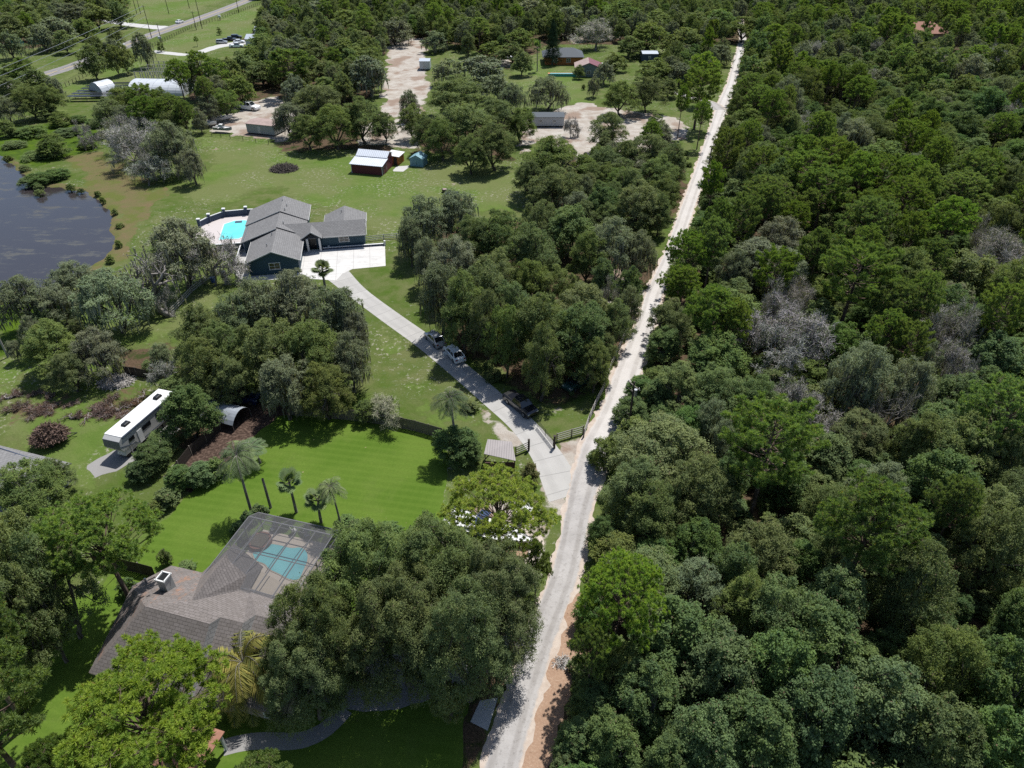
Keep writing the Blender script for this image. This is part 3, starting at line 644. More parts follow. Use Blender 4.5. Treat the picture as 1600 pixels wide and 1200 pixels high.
MB().box((-6.6, 12.0, .65), (7.8, .25, 1.3)).build('wall', M['navy'], fw); MB().box((-6.6, 12.0, 1.34), (8.0, .36, .08)).build('coping', M['white'], fw)
fw = thing('garden_wall', 'low white wall curving beside the left side of the blue house', 'wall', (BH[0], BH[1], 0), BR)
q = MB(); pts_ = [(-3.1, 11.5), (-3.1, 7), (-3.1, 3.6)]
for a, b in zip(pts_[:-1], pts_[1:]): q.beam((a[0], a[1], .55), (b[0], b[1], .55), .2, 1.1)
q.build('wall', M['white'], fw); MB().box((-3.1, 3.4, .7), (.5, .5, 1.4)).build('pillar', M['navyl'], fw)
fw = thing('retaining_wall', 'low white kerb wall along the parking pad in front of the blue house', 'wall', (BH[0], BH[1], 0), BR)
MB().box((18.7, 9.0, .2), (12.1, .25, .4)).build('wall', M['navyl'], fw); MB().box((18.7, 9.0, .43), (12.2, .34, .07)).build('coping', M['white'], fw)
MB().box((24.7, 9.0, .5), (.35, .35, 1.0)).build('post', M['white'], fw)

# ---- fences
def rail_fence(name, label, pts, hgt=1.25, rails=3, gap=2.6, mat='rail', rw_=.13, th=.05, cat='fence', group=None, post='wood', pr=.07):
    o = thing(name, label, cat, (pts[0][0], pts[0][1], 0), group=group); ox, oy = pts[0]
    for r in range(rails):
        z = hgt*(r+1)/rails-.08
        q = MB()
        for a, b in zip(pts[:-1], pts[1:]): q.beam((a[0]-ox, a[1]-oy, z), (b[0]-ox, b[1]-oy, z), th, rw_)
        q.build('rail', M[mat], o)
    n = 0
    for a, b in zip(pts[:-1], pts[1:]):
        m = max(1, round(math.hypot(b[0]-a[0], b[1]-a[1])/gap))
        for k in range(m+(1 if b is pts[-1] else 0)):
            if n >= 99: break
            x, y = a[0]+(b[0]-a[0])*k/m, a[1]+(b[1]-a[1])*k/m
            MB().box((x-ox, y-oy, hgt/2+.03), (pr*2, pr*2, hgt+.06)).build('post', M[post], o); n += 1
    return o
rail_fence('rail_fence', 'white rail fence running right from the blue house to the oaks', W([(569, 378), (600, 374), (640, 371), (690, 366)]), 1.1, 3, 2.8, post='rail')
rail_fence('rail_fence', 'grey wooden rail fence running from the blue house down to the leaning dead tree', W([(369, 412), (350, 421), (318, 444), (300, 458), (285, 475), (268, 492)]), 1.2, 3, 2.6, 'woodl', .16, .08)
rail_fence('rail_fence', 'weathered white rail fence right of the driveway gate', W([(870, 690), (893, 683), (911, 678)]), 1.35, 4, 2.4, 'woodl')
rail_fence('rail_fence', 'weathered rail fence along the sand road under the oaks', W([(912, 683), (920, 660), (932, 632), (943, 610), (955, 575), (975, 530), (990, 500)]), 1.35, 4, 2.4, 'woodl')
rail_fence('rail_fence', 'short white rail fence left of the driveway gate', W([(806, 711), (827, 702)]), 1.35, 4, 1.8, 'woodl')
rail_fence('field_fence', 'thin wire and post fence between the big field and the sandy yard', W([(303, 209), (360, 217), (400, 223), (440, 228), (520, 236)]), 1.2, 2, 3.6, 'darkwood', .04, .03, post='darkwood', pr=.05)
rail_fence('field_fence', 'long green wire fence with many posts beside the highway', W([(98, 139), (150, 112), (210, 88), (262, 62), (300, 44), (345, 30), (400, 10), (430, -2)]), 1.4, 3, 2.6, 'darkwood', .03, .03, post='darkwood', pr=.07)
g_ = thing('gate_post', 'tall dark post at the right side of the driveway entrance', 'post', (*at(866, 700), 0)); MB().box((0, 0, 1), (.26, .26, 2.0)).build('post', M['darkwood'], g_)
MB().box((0, 0, 2.03), (.34, .34, .07)).build('cap', M['darkwood'], g_)
g_ = thing('gate_post', 'dark post at the left side of the driveway entrance', 'post', (*at(826, 704), 0)); MB().box((0, 0, .9), (.24, .24, 1.8)).build('post', M['darkwood'], g_)
MB().box((0, 0, 1.83), (.3, .3, .06)).build('cap', M['darkwood'], g_)
gt = thing('farm_gate', 'dark metal bar gate swung open along the driveway', 'gate', (*at(864, 699), 0))
b_ = np.array(at(840, 668))-np.array(at(864, 699)); q = MB()
for z in (.3, .55, .8, 1.05, 1.3): q.tube([(0, 0, z), (b_[0], b_[1], z)], .03, 6)
q.build('bars', M['black'], gt); q = MB()
for k in (0, .5, 1): q.tube([(b_[0]*k, b_[1]*k, .2), (b_[0]*k, b_[1]*k, 1.4)], .035, 6)
q.build('frame', M['black'], gt)
def panel_fence(label, pts, hgt=1.85, mat='wood', name='wooden_fence'):
    o = thing(name, label, 'fence', (pts[0][0], pts[0][1], 0)); ox, oy = pts[0]; n = 0
    for a, b in zip(pts[:-1], pts[1:]):
        m = max(1, round(math.hypot(b[0]-a[0], b[1]-a[1])/2.4))
        for k in range(m):
            p0 = (a[0]+(b[0]-a[0])*k/m-ox, a[1]+(b[1]-a[1])*k/m-oy); p1 = (a[0]+(b[0]-a[0])*(k+1)/m-ox, a[1]+(b[1]-a[1])*(k+1)/m-oy)
            q = MB(); bn = 12
            for j in range(bn):
                f0, f1 = j/bn+.004, (j+1)/bn-.004; hh = hgt-random.random()*.04
                x0, y0, x1, y1 = p0[0]+(p1[0]-p0[0])*f0, p0[1]+(p1[1]-p0[1])*f0, p0[0]+(p1[0]-p0[0])*f1, p0[1]+(p1[1]-p0[1])*f1
                q.beam((x0, y0, hh/2), (x1, y1, hh/2), .025, hh)
            for z in (.4, 1.4): q.beam((p0[0], p0[1]+.05, z), (p1[0], p1[1]+.05, z), .05, .09)
            q.build('panel', M[mat], o); MB().box((p0[0], p0[1]+.04, hgt/2), (.11, .11, hgt+.08)).build('post', M['wood'], o)
    return o
panel_fence('weathered wooden board fence between the bright mown lawn and the oak grove', W([(448, 648), (500, 652), (560, 658), (610, 665), (650, 674), (692, 686)]))
panel_fence('dark board fence along the left edge of the mown lawn beside the mulch bed', W([(262, 760), (300, 712), (345, 672), (375, 650)]), 1.6, 'darkwood')
panel_fence('short dark board fence behind the brown house left of its chimney', W([(150, 884), (185, 888), (222, 897), (245, 903)]), 1.8, 'darkwood')
panel_fence('short dark wooden fence among the bushes beside the red clearing', W([(197, 586), (215, 588), (232, 592)]), 1.6, 'darkwood')
def lathe_bin(label, p, mat):
    o = thing('trash_bin', label, 'bin', (*p, 0)); MB().box((0, 0, .5), (.5, .55, .9), taper=1.12).build('body', M[mat], o)
    MB().box((0, 0, 1.0), (.62, .68, .09)).build('lid', M[mat], o); w_ = MB()
    w_.disc((-.26, .3, .12), .12, .05, 'x'); w_.disc((.26, .3, .12), .12, .05, 'x'); w_.build('wheels', M['rubber'], o)
lathe_bin('black trash bin on the rail fence nearest the blue house', at(361, 427), 'black')
lathe_bin('blue recycling bin beside the grey rail fence', at(334, 441), 'blue')
lathe_bin('black trash bin just behind the blue recycling bin', at(351, 432), 'black')

# ---- brown-roofed house near the camera
def z4(x, y, z=0): return (*at(140+x*.2625, 780+y*.2625, z), z)
A_, B_, K_ = z4(485, 395, 2.9), z4(670, 437, 2.9), z4(860, 265, 2.9)
C_ = z4(1030, 400, 2.9); C2 = z4(955, 530, 3.0); T_ = z4(608, 606, 6.2)
R0, R1 = z4(330, 637, 6.6), z4(715, 742, 6.6); R2, R3, R4 = z4(780, 702, 6.5), z4(915, 737, 6.45), z4(990, 687, 6.4)
uh = np.array(R1)-np.array(R0); uh[2] = 0; uh /= np.linalg.norm(uh); vh = np.array((-uh[1], uh[0], 0))
P = lambda p, u=0, v=0, z=None: tuple((np.array(p)+uh*u+vh*v)[:2])+((p[2] if z is None else z),)
OH = R0
nh = thing('brown_house', 'house with brown shingle hip roof joined to the screened pool enclosure', 'house', (OH[0], OH[1], 0))
L = lambda p: (p[0]-OH[0], p[1]-OH[1], p[2])
W0 = z4(255, 515, 3.3)
R5 = P(R4, 5.5, 0)
E0, E1 = P(R0, -3.4, -5.0, 2.4), P(R1, 0, -5.0, 2.4)
rf = MB()
def sl(pts, **k): rf.slab([L(p) for p in pts], .16)
sl([A_, R0, T_, B_]); sl([A_, W0, R0])
sl([W0, E0, R0]); sl([R0, E0, E1, R1])
sl([B_, T_, K_]); 
sl([T_, R0, R1]); sl([T_, R1, R2, C2]); sl([C2, R2, R3]); sl([C2, R3, R4, P(C2, 3.2, -.2, 3.0)]); sl([P(C2, 3.2, -.2, 3.0), R4, R5, P(C2, 8.5, .5, 3.0)])
F2, F3 = P(R2, 0, -5.4, 2.7), P(R3, 0, -5.4, 2.7); F4, F5 = P(R4, 0, -6.0, 2.5), P(R5, 0, -6.0, 2.5)
sl([R2, F2, F3, R3]); sl([R4, F4, F5, R5])
nro = rf.build('roof', M['shingle'], nh, uv=True)
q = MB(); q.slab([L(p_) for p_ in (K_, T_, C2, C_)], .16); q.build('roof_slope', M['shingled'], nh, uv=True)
an = nro.data.attributes.new('rust', 'FLOAT', 'FACE')
vals = []
for pol in nro.data.polygons:
    c_ = pol.center; vals.append(1.0 if (c_.x < T_[0]-OH[0]+.3 and c_.y > .2) else 0.0)
an.data.foreach_set('value', vals)
fa = MB()                                        # fascia boards and stepped gable cheeks
for a, b in ((A_, B_), (B_, K_), (K_, C_), (A_, W0), (E0, E1), (F2, F3), (F4, F5), (W0, E0)):
    a, b = L(a), L(b); fa.beam((a[0], a[1], a[2]-.12), (b[0], b[1], b[2]-.12), .05, .2)
fa.build('fascia', M['wood'], nh)
ck = MB()
ck.slab([L(R1), L(R2), L(F2), L(E1)], .1); ck.slab([L(R3), L(R4), L(F4), L(F3)], .1)
ck.build('gable_cheek', M['gshingle'], nh, uv=True)
wm = MB()
ins = [P(A_, .5, -.4), P(B_, 0, -.5), P(K_, .1, -.7), P(C_, -.5, -.3), P(C2, 8.5, .2), P(F5, -.4, .5), P(F4, 0, .5), P(F3, 0, .6), P(F2, 0, .6), P(E1, 0, .5), P(E0, .6, .6), P(W0, .6, -.2)]
wm.prism([L(p)[:2] for p in ins], 0, 2.65); wm.build('wall', M['tan'], nh)
window(nh, L(P(E0, 4, .5, 1.5)), 1.6, 1.2, 'v-'); window(nh, L(P(F4, 4, .5, 1.5)), 1.6, 1.2, 'v-')
ch = MB(); cp0 = L(z4(478, 552, 4.6)); ca_ = math.atan2(uh[1], uh[0])
ch.box((cp0[0], cp0[1], 5.3), (.85, 1.0, 2.9), ca_); co = ch.build('chimney', simple('chimney_metal', (.42, .44, .43), .45, .2, var=.2, scale=1.5), nh)
q = MB()
for du, dv, a, b in ((0, .5, 1.1, .12), (0, -.5, 1.1, .12), (.44, 0, .12, 1.0), (-.44, 0, .12, 1.0)):
    q.box((cp0[0]+uh[0]*du+vh[0]*dv, cp0[1]+uh[1]*du+vh[1]*dv, 6.82), (a, b, .16), ca_)
q.build('chimney_cap', M['white'], co)
MB().box((cp0[0], cp0[1], 6.77), (.7, .8, .04), ca_).build('flue', M['black'], co)
for p in (z4(335, 488, 4.2), z4(1015, 650, 4.6), z4(1050, 655, 4.5)): vent(nro, L(p), .4)
MB().box(L(P(R4, 1.2, -2.6, 4.9)), (.5, .35, .4), ca_).build('roof_vent', M['black'], nro)

# pool enclosure
def z2(x, y, z=0): return (*at(320+x*.25, 640+y*.25, z), z)
FL, FR = z2(330, 628, 3.0), z2(845, 742, 3.0); NL = P(K_, .2, .2, 3.0)
fl0 = np.array(FL); e1 = np.array(FR)-fl0; e1[2] = 0; LU = np.linalg.norm(e1); e1 /= LU; e2 = np.array((e1[1], -e1[0], 0))   # e2 towards the house
LV = 10.6
CG = lambda a, b, z: tuple(e1*a+e2*b+np.array((0, 0, z)))
cg = thing('pool_enclosure', 'dark screened pool enclosure with aluminium frame behind the brown house', 'pool cage', (FL[0], FL[1], 0))
fr = MB(); zt = 3.5; ze_ = 2.6; ins_ = 1.5
nb = 5
for k in range(nb+1):
    a = LU*k/nb; fr.beam(CG(a, 0, 0), CG(a, 0, ze_), .09, .09); fr.beam(CG(a, 0, ze_), CG(a, ins_, zt), .1, .09); fr.beam(CG(a, ins_, zt), CG(a, LV, zt), .085, .1)
fr.beam(CG(0, 0, ze_), CG(LU, 0, ze_), .1, .1); fr.beam(CG(0, ins_, zt), CG(LU, ins_, zt), .1, .1)
for b in (LV*.55, LV-.6): fr.beam(CG(0, b, zt), CG(LU, b, zt), .07, .07)
for a in (0, LU):
    fr.beam(CG(a, 0, ze_), CG(a, LV, ze_), .1, .1); fr.beam(CG(a, 0, .9), CG(a, LV, .9), .06, .06)
    for b in (2.6, 5.2, 7.8, LV): fr.beam(CG(a, b, 0), CG(a, b, zt), .09, .09)
fr.beam(CG(0, 0, .9), CG(LU, 0, .9), .06, .06)
fr.build('frame', simple('bronze_aluminium', (.17, .17, .185), .5, .1), cg)
s1 = MB(); s1.add([CG(0, ins_, zt+.06), CG(LU, ins_, zt+.06), CG(LU, LV, zt+.06), CG(0, LV, zt+.06)], [(0, 1, 2, 3)]); s1.build('roof_screen', M['screen'], cg)
s2 = MB(); s2.add([CG(0, .0, ze_+.06), CG(LU, .0, ze_+.06), CG(LU, ins_, zt+.06), CG(0, ins_, zt+.06)], [(0, 1, 2, 3)])
s2.add([CG(0, 0, 0), CG(LU, 0, 0), CG(LU, 0, ze_), CG(0, 0, ze_)], [(0, 1, 2, 3)])
for a in (-.04, LU+.04): s2.add([CG(a, 0, 0), CG(a, LV, 0), CG(a, LV, zt), CG(a, ins_, zt), CG(a, 0, ze_)], [(0, 1, 2, 3, 4)])
s2.build('wall_screen', screen('side_insect_screen', .42, (.1, .1, .105)), cg)
sheet('patio_deck', [tuple((fl0+e1*a+e2*b)[:2]) for a, b in ((.1, .1), (LU-.1, .1), (LU-.1, LV+2), (.1, LV+1))], .020, M['deck2'])
sp = thing('swimming_pool', 'blue-green free-form pool under the screened enclosure', 'pool', (FL[0], FL[1], 0))
pp = [z2(*p) for p in [(300, 900), (345, 862), (400, 842), (470, 850), (540, 872), (600, 862), (640, 890), (645, 945), (615, 1010), (590, 1072), (520, 1062), (470, 1030), (400, 1000), (380, 965), (320, 950)]]
pp = smooth_line([(p[0]-FL[0], p[1]-FL[1]) for p in pp]+[(pp[0][0]-FL[0], pp[0][1]-FL[1])], .3, 2)[:-1]
mx = np.mean(pp, 0); MB().prism([(mx[0]+(p[0]-mx[0])*1.07, mx[1]+(p[1]-mx[1])*1.07) for p in pp], .015, .08).build('coping', M['tan'], sp)
MB().prism(pp, .02, .10).build('water', M['pool2'], sp)
hs_ = z2(350, 835); q = thing('hot_tub', 'round brown hot tub beside the screened pool', 'hot tub', (hs_[0], hs_[1], 0))
MB().disc((0, 0, .25), 1.25, .5, n=28).build('shell', M['brick'], q); MB().disc((0, 0, .515), 1.0, .03, n=28).build('water', simple('brown_tub_water', (.10, .085, .06), .1), q)
ps = z2(590, 800); 
def patio_chair(p, rz, label):
    o = thing('patio_chair', label, 'chair', (p[0], p[1], .02), rz, 'chairs on the screened pool deck')
    MB().box((0, 0, .42), (.5, .5, .05)).build('seat', M['offwhite'], o); MB().box((0, .24, .7), (.5, .05, .55), rx=-.2).build('backrest', M['offwhite'], o)
    for x in (-.22, .22):
        for y in (-.22, .22): MB().box((x, y, .2), (.04, .04, .4)).build('leg', M['metal'], o)
patio_chair(z2(640, 800), .6, 'white patio chair on the deck nearest the far corner of the pool cage')
patio_chair(z2(560, 770), 2.2, 'white patio chair between the palms and the screened pool')
patio_chair(z2(430, 760), -.8, 'white patio chair beside the hot tub under the screen')

# ---- red barn, blue shed, farm buildings
def z3(x, y, z=0): return (*at(520+x*.125, 220+y*.125, z), z)
b0 = np.array(z3(240, 400)); b1 = np.array(z3(625, 435)); db = b1-b0; LB = float(np.linalg.norm(db)); ab = math.atan2(db[1], db[0])
bn = thing('red_barn', 'dark red barn with two pale metal roofs at the far side of the field', 'barn', (b0[0], b0[1], 0), ab)
q = MB(); q.prism([(0, 0), (LB, 0), (LB, 3.4), (0, 3.4)], 0, 2.3); q.prism([(.3, 3.4), (LB-.2, 3.4), (LB-.2, 7.0), (.3, 7.0)], 0, 3.2)
q.add([(LB-.2, 3.4, 3.2), (LB-.2, 7, 3.2), (LB-.2, 5.2, 4.2)], [(0, 1, 2)]); q.add([(LB, 0, 2.3), (LB, 3.4, 2.3), (LB, 3.4, 3.0)], [(0, 1, 2)])
q.build('wall', M['red'], bn)
st_ = standing('ribbed_steel_roof', (.58, .62, .68), (1, 0), .5)
q = MB(); q.slab([(-.3, -.4, 2.35), (LB+.3, -.4, 2.35), (LB+.3, 3.4, 3.1), (-.3, 3.4, 3.1)], .1); gable(q, -.1, LB+.1, 3.3, 7.3, 3.25, 4.3, 'u', th=.1)
q.build('roof', st_, bn)
MB().box((LB+.04, 1.7, 1.1), (.06, 1.6, 2.0)).build('door', M['red'], bn)
q = MB()
for x in (.02, LB-.02): q.box((x, -.04, 1.15), (.15, .06, 2.3))
q.box((LB+.04, .75, 1.1), (.05, .08, 2.1)); q.box((LB+.04, 2.65, 1.1), (.05, .08, 2.1)); q.build('door_frame', M['offwhite'], bn)
ln = thing('lean_to_shed', 'orange walled lean-to with white roof at the right end of the red barn', 'shed', (*z3(745, 300)[:2], 0), ab)
q = MB(); q.prism([(0, 0), (1.8, 0), (1.8, 3.6), (0, 3.6)], 0, 2.2); q.build('wall', M['orange'], ln); q = MB(); q.slab([(-1.5, -.3, 2.5), (2.1, -.3, 2.25), (2.1, 3.9, 2.25), (-1.5, 3.9, 2.5)], .1); q.build('roof', M['white'], ln)
MB().box((.9, -.03, 1.0), (.9, .06, 1.9)).build('door', M['darkwood'], ln)
s0 = np.array(z3(968, 315)); s1_ = np.array(z3(1130, 330)); LS = float(np.linalg.norm(s1_-s0)); as_ = math.atan2(*(s1_-s0)[[1, 0]])
sh = thing('garden_shed', 'pale blue wooden shed with double doors right of the red barn', 'shed', (s0[0], s0[1], 0), as_)
q = MB(); q.prism([(0, 0), (LS, 0), (LS, 3.2), (0, 3.2)], 0, 2.0); q.add([(0, 0, 2.0), (LS, 0, 2.0), (LS/2, 0, 2.8)], [(0, 1, 2)]); q.build('wall', M['pale_blue'], sh)
q = MB(); gable(q, -.15, LS+.15, -.2, 3.4, 1.95, 2.9, 'v', th=.08); q.build('roof', M['pale_blue'], sh)
for x in (LS/2-.42, LS/2+.42):
    d = MB().box((x, -.04, .95), (.8, .05, 1.8)).build('door', M['pale_blue'], sh)
    MB().box((x+(.3 if x < LS/2 else -.3), -.09, .95), (.05, .05, .18)).build('handle', M['black'], d)
sheet('barn_slab', [z3(*p)[:2] for p in [(750, 370), (800, 320), (950, 310), (955, 330), (880, 385), (760, 382)]], .010, M['pad'])
def z5(x, y, z=0): return (*at(300+x*.1, 140+y*.1, z), z)
def shedbox(name, label, cat, a, b, depth, hgt, wallm, roofm, rise=.5, door=True, wins=2):
    a = np.array(a[:2]); b = np.array(b[:2]); L_ = float(np.linalg.norm(b-a)); an_ = math.atan2(*(b-a)[::-1])
    o = thing(name, label, cat, (a[0], a[1], 0), an_); q = MB(); q.prism([(0, 0), (L_, 0), (L_, depth), (0, depth)], .4, hgt); q.build('wall', wallm, o)
    q = MB(); gable(q, -.15, L_+.15, -.2, depth+.2, hgt+.02, hgt+rise, 'u', th=.08); q.build('roof', roofm, o)
    q = MB()
    for x in np.linspace(.4, L_-.4, 5):
        for y in (.3, depth-.3): q.box((x, y, .2), (.3, .3, .4))
    q.build('pier', M['black'], o)
    for k in range(wins): window(o, (L_*(k+.6)/(wins+.3), 0, hgt*.62), .9, .7, 'v-')
    if door: MB().box((L_*.45, -.03, hgt*.5+.1), (.9, .06, hgt*.72)).build('door', M['offwhite'], o)
    return o
tw = simple('pale_trailer_siding', (.42, .44, .44), .6, var=.15, streak=(.5, .5, 4))
shedbox('mobile_home', 'long pale mobile home with rusty roof at the edge of the sandy yard', 'mobile home', z5(870, 690), z5(1300, 735), 5.6, 2.9, tw, M['rust'], .35, True, 1)
shedbox('mobile_home', 'small white mobile home with grey roof among the oaks left of the sandy clearing', 'mobile home', (*at(832, 199), 0), (*at(881, 199), 0), 5.0, 2.9, simple('white_siding', (.5, .51, .52), .6), M['slate'], .35, False, 2)
shedbox('mobile_home', 'blue-grey metal building half hidden in trees left of the far road', 'shed', (*at(1003, 98), 0), (*at(1027, 98), 0), 6, 3.2, M['navyl'], M['steelroof'], .5, False, 1)
shedbox('farm_shed', 'pale metal shed at the right edge of the sandy clearing', 'shed', (*at(656, 110), 0), (*at(672, 110), 0), 5, 3.2, M['steelroof'], M['steelroof'], .5, True, 1)
shedbox('farm_shed', 'small grey metal tank shed behind the big oaks at the field edge', 'shed', z3(1418, 745), z3(1556, 745), 1.6, 1.4, M['steelroof'], M['navyl'], .1, False, 0)
shedbox('farm_shed', 'pale roofed building hidden among the upper left oaks', 'shed', (*at(508, 46), 0), (*at(522, 46), 0), 6, 3.4, M['tan'], M['steelroof'], .8, False, 1)
shedbox('farm_shed', 'white gabled building beside the parked cars at the top left', 'shed', (*at(385, 74), 0), (*at(404, 74), 0), 7, 3.2, M['white'], M['steelroof'], 1.4, True, 1)
shedbox('farm_shed', 'white building behind the cars at the top of the photo', 'shed', (*at(398, 60), 0), (*at(416, 60), 0), 7, 3.2, M['white'], M['steelroof'], 1.2, False, 1)
# slate and red roofed house with pool
def z7(x, y, z=0): return (*at(820+x*.1, 60+y*.1, z), z)
o7 = z7(360, 440); sh = thing('slate_house', 'far house with slate grey hip roof and small pool', 'house', (o7[0], o7[1], 0))
q = MB(); q.prism([(-1, 3), (13.5, 3), (13.5, 13), (-1, 13)], 0, 3); q.build('wall', M['orange'], sh)
q = MB(); q.slab([(-2, 2, 2.9), (14, 2, 2.9), (10, 8, 5.2), (3, 8, 5.2)]); q.slab([(14, 2, 2.9), (14, 14, 2.9), (10, 8, 5.2)]); q.slab([(14, 14, 2.9), (-2, 14, 2.9), (3, 8, 5.2), (10, 8, 5.2)]); q.slab([(-2, 14, 2.9), (-2, 2, 2.9), (3, 8, 5.2)])
q.build('roof', M['slate'], sh, uv=True); window(sh, (3, 3, 1.6), 1.6, 1.3, 'v-'); window(sh, (8, 3, 1.6), 1.6, 1.3, 'v-')
o8 = z7(790, 600); rh = thing('red_roof_building', 'building with dark red and white gabled roof next to the slate house', 'house', (o8[0], o8[1], 0), -.05)
q = MB(); q.prism([(0, 0), (9.5, 0), (9.5, 9), (0, 9)], 0, 2.9); q.add([(0, 0, 2.9), (9.5, 0, 2.9), (4.75, 0, 4.7)], [(0, 1, 2)]); q.build('wall', simple('grey_green_siding', (.2, .24, .23), .7), rh)
q = MB(); q.slab([(-.4, -.4, 2.9), (4.75, -.4, 4.8), (4.75, 9.4, 4.8), (-.4, 9.4, 2.9)]); q.build('roof_slope', M['rust'], rh); q = MB(); q.slab([(4.75, -.4, 4.8), (9.9, -.4, 2.9), (9.9, 9.4, 2.9), (4.75, 9.4, 4.8)]); q.build('roof_slope', M['redroof'], rh)
MB().beam((9.95, -.4, 2.95), (9.95, 9.4, 2.95), .3, .12).build('gutter', M['white'], rh); window(rh, (4.7, 0, 1.5), 1.4, 1.1, 'v-')
q = thing('swimming_pool', 'small turquoise pool in front of the slate grey house', 'pool', (*z7(600, 560)[:2], 0))
MB().box((0, 0, .06), (11.2, 4.2, .12)).build('coping', M['orange'], q); MB().box((0, .2, .08), (9.6, 2.6, .12)).build('water', M['pool2'], q)
q = thing('pool_fence', 'white panel fence in front of the far turquoise pool', 'fence', (*z7(600, 600)[:2], 0)); MB().box((0, 0, .5), (11, .06, .9)).build('panel', M['teal'], q); MB().box((0, 0, 1.0), (11.2, .12, .1)).build('rail', M['white'], q)
oo = (*at(1412, 66), 0); oh = thing('orange_roof_house', 'far house with salmon orange hip roof in the dense woods', 'house', (oo[0], oo[1], 0), .05)
q = MB(); q.prism([(0, 0), (19, 0), (19, 12), (0, 12)], 0, 3.4); q.build('wall', M['tan'], oh)
q = MB(); zz = 3.4; q.slab([(-.8, -.8, zz), (19.8, -.8, zz), (13.5, 6, 7.2), (6.5, 6, 7.2)]); q.slab([(19.8, -.8, zz), (19.8, 12.8, zz), (13.5, 6, 7.2)]); q.slab([(19.8, 12.8, zz), (-.8, 12.8, zz), (6.5, 6, 7.2), (13.5, 6, 7.2)]); q.slab([(-.8, 12.8, zz), (-.8, -.8, zz), (6.5, 6, 7.2)])
oro = q.build('roof', M['orroof'], oh, uv=True); MB().box((11, 5, 7.3), (.8, .8, .7)).build('roof_vent', M['white'], oro); window(oh, (5, 0, 1.8), 1.8, 1.4, 'v-')
# corner of the neighbour's screened roof, lower left
nb_ = np.array(at(0, 700, 3)); n2 = np.array(at(55, 718, 3)); n3 = np.array(at(40, 730, 3))
cr = thing('neighbour_pool_enclosure', 'corner of a grey screened enclosure at the left edge above the dark oak', 'pool cage', (n2[0], n2[1], 0))
e_ = (nb_-n2); e_ = e_/np.linalg.norm(e_); f_ = np.array((-e_[1], e_[0])); f_ = f_ if f_[1] < 0 else -f_
G = lambda a, b, z: (e_[0]*a+f_[0]*b, e_[1]*a+f_[1]*b, z)
q = MB(); q.slab([G(0, 0, 2.9), G(16, 0, 2.9), G(13, 3, 3.6), G(3, 3, 3.6)], .04); q.slab([G(0, 0, 2.9), G(3, 3, 3.6), G(3, 9, 3.6), G(0, 9, 2.9)], .04); q.slab([G(3, 3, 3.6), G(13, 3, 3.6), G(13, 9, 3.6), G(3, 9, 3.6)], .04)
q.build('roof_screen', M['screend'], cr)
q = MB()
for a in (0, 3, 6, 9, 12, 16): q.beam(G(a, 0, 0), G(a, 0, 2.95), .08, .08); q.beam(G(a, 0, 2.97), G(min(max(a, 3), 13), 3, 3.67), .09, .09)
q.beam(G(0, 0, 2.97), G(16, 0, 2.97), .1, .1); q.beam(G(3, 3, 3.67), G(13, 3, 3.67), .1, .1); q.beam(G(0, 0, 2.97), G(0, 9, 2.97), .1, .1); q.build('frame', M['navyl'], cr)
n4 = at(62, 750); nhs = thing('neighbour_house', 'grey roofed house half hidden by the dark oak at the left edge', 'house', (n4[0], n4[1], 0), -.3)
q = MB(); q.prism([(-12, -7), (4, -7), (4, 1), (-12, 1)], 0, 2.7); q.build('wall', M['offwhite'], nhs); q = MB(); gable(q, -12.5, 4.6, -7.5, 1.5, 2.7, 4.2, 'u'); q.build('roof', M['gshingle'], nhs, uv=True)
MB().box((2, 1.03, 1.0), (.9, .06, 2.0)).build('door', M['white'], nhs)
# front porch roofs at the bottom left
br_ = thing('porch_roof', 'small brown hipped roof showing under the pine at the bottom left', 'roof', (*at(290, 1165, 2.8), 0), -.3)
q = MB(); q.slab([(-2.2, -2, 2.6), (2.2, -2, 2.6), (0, 0, 3.8)]); q.slab([(2.2, -2, 2.6), (2.2, 2, 2.6), (0, 0, 3.8)]); q.slab([(2.2, 2, 2.6), (-2.2, 2, 2.6), (0, 0, 3.8)]); q.slab([(-2.2, 2, 2.6), (-2.2, -2, 2.6), (0, 0, 3.8)]); q.build('roof', M['orroof'], br_, uv=True)
for x in (-1.9, 1.9):
    for y in (-1.7, 1.7): MB().box((x, y, 1.3), (.2, .2, 2.6)).build('post', M['offwhite'], br_)
# metal pavilion beside the drive
pv = [z_ for z_ in (at(762, 686, 2.6), at(800, 690, 2.6), at(806, 720, 2.2), at(756, 709, 2.2))]
pc = np.mean(np.array(pv), 0); po = thing('metal_pavilion', 'open pavilion with ribbed grey metal roof beside the concrete driveway', 'pavilion', (pc[0], pc[1], 0))
q = MB(); q.slab([(p[0]-pc[0], p[1]-pc[1], z) for p, z in zip(pv, (2.6, 2.6, 2.2, 2.2))], .06); q.build('roof', standing('ribbed_grey_roof', (.22, .2, .2), (1, -.05), .3), po)
q = MB()
for p, z in zip(pv, (2.5, 2.5, 2.1, 2.1)): q.box(((p[0]-pc[0])*.93, (p[1]-pc[1])*.93, z/2), (.12, .12, z))
q.build('posts', M['darkwood'], po); MB().box((0, -1.4, .8), (3.6, .1, 1.2)).build('side_panel', simple('maroon_panel', (.09, .035, .035), .7), po)
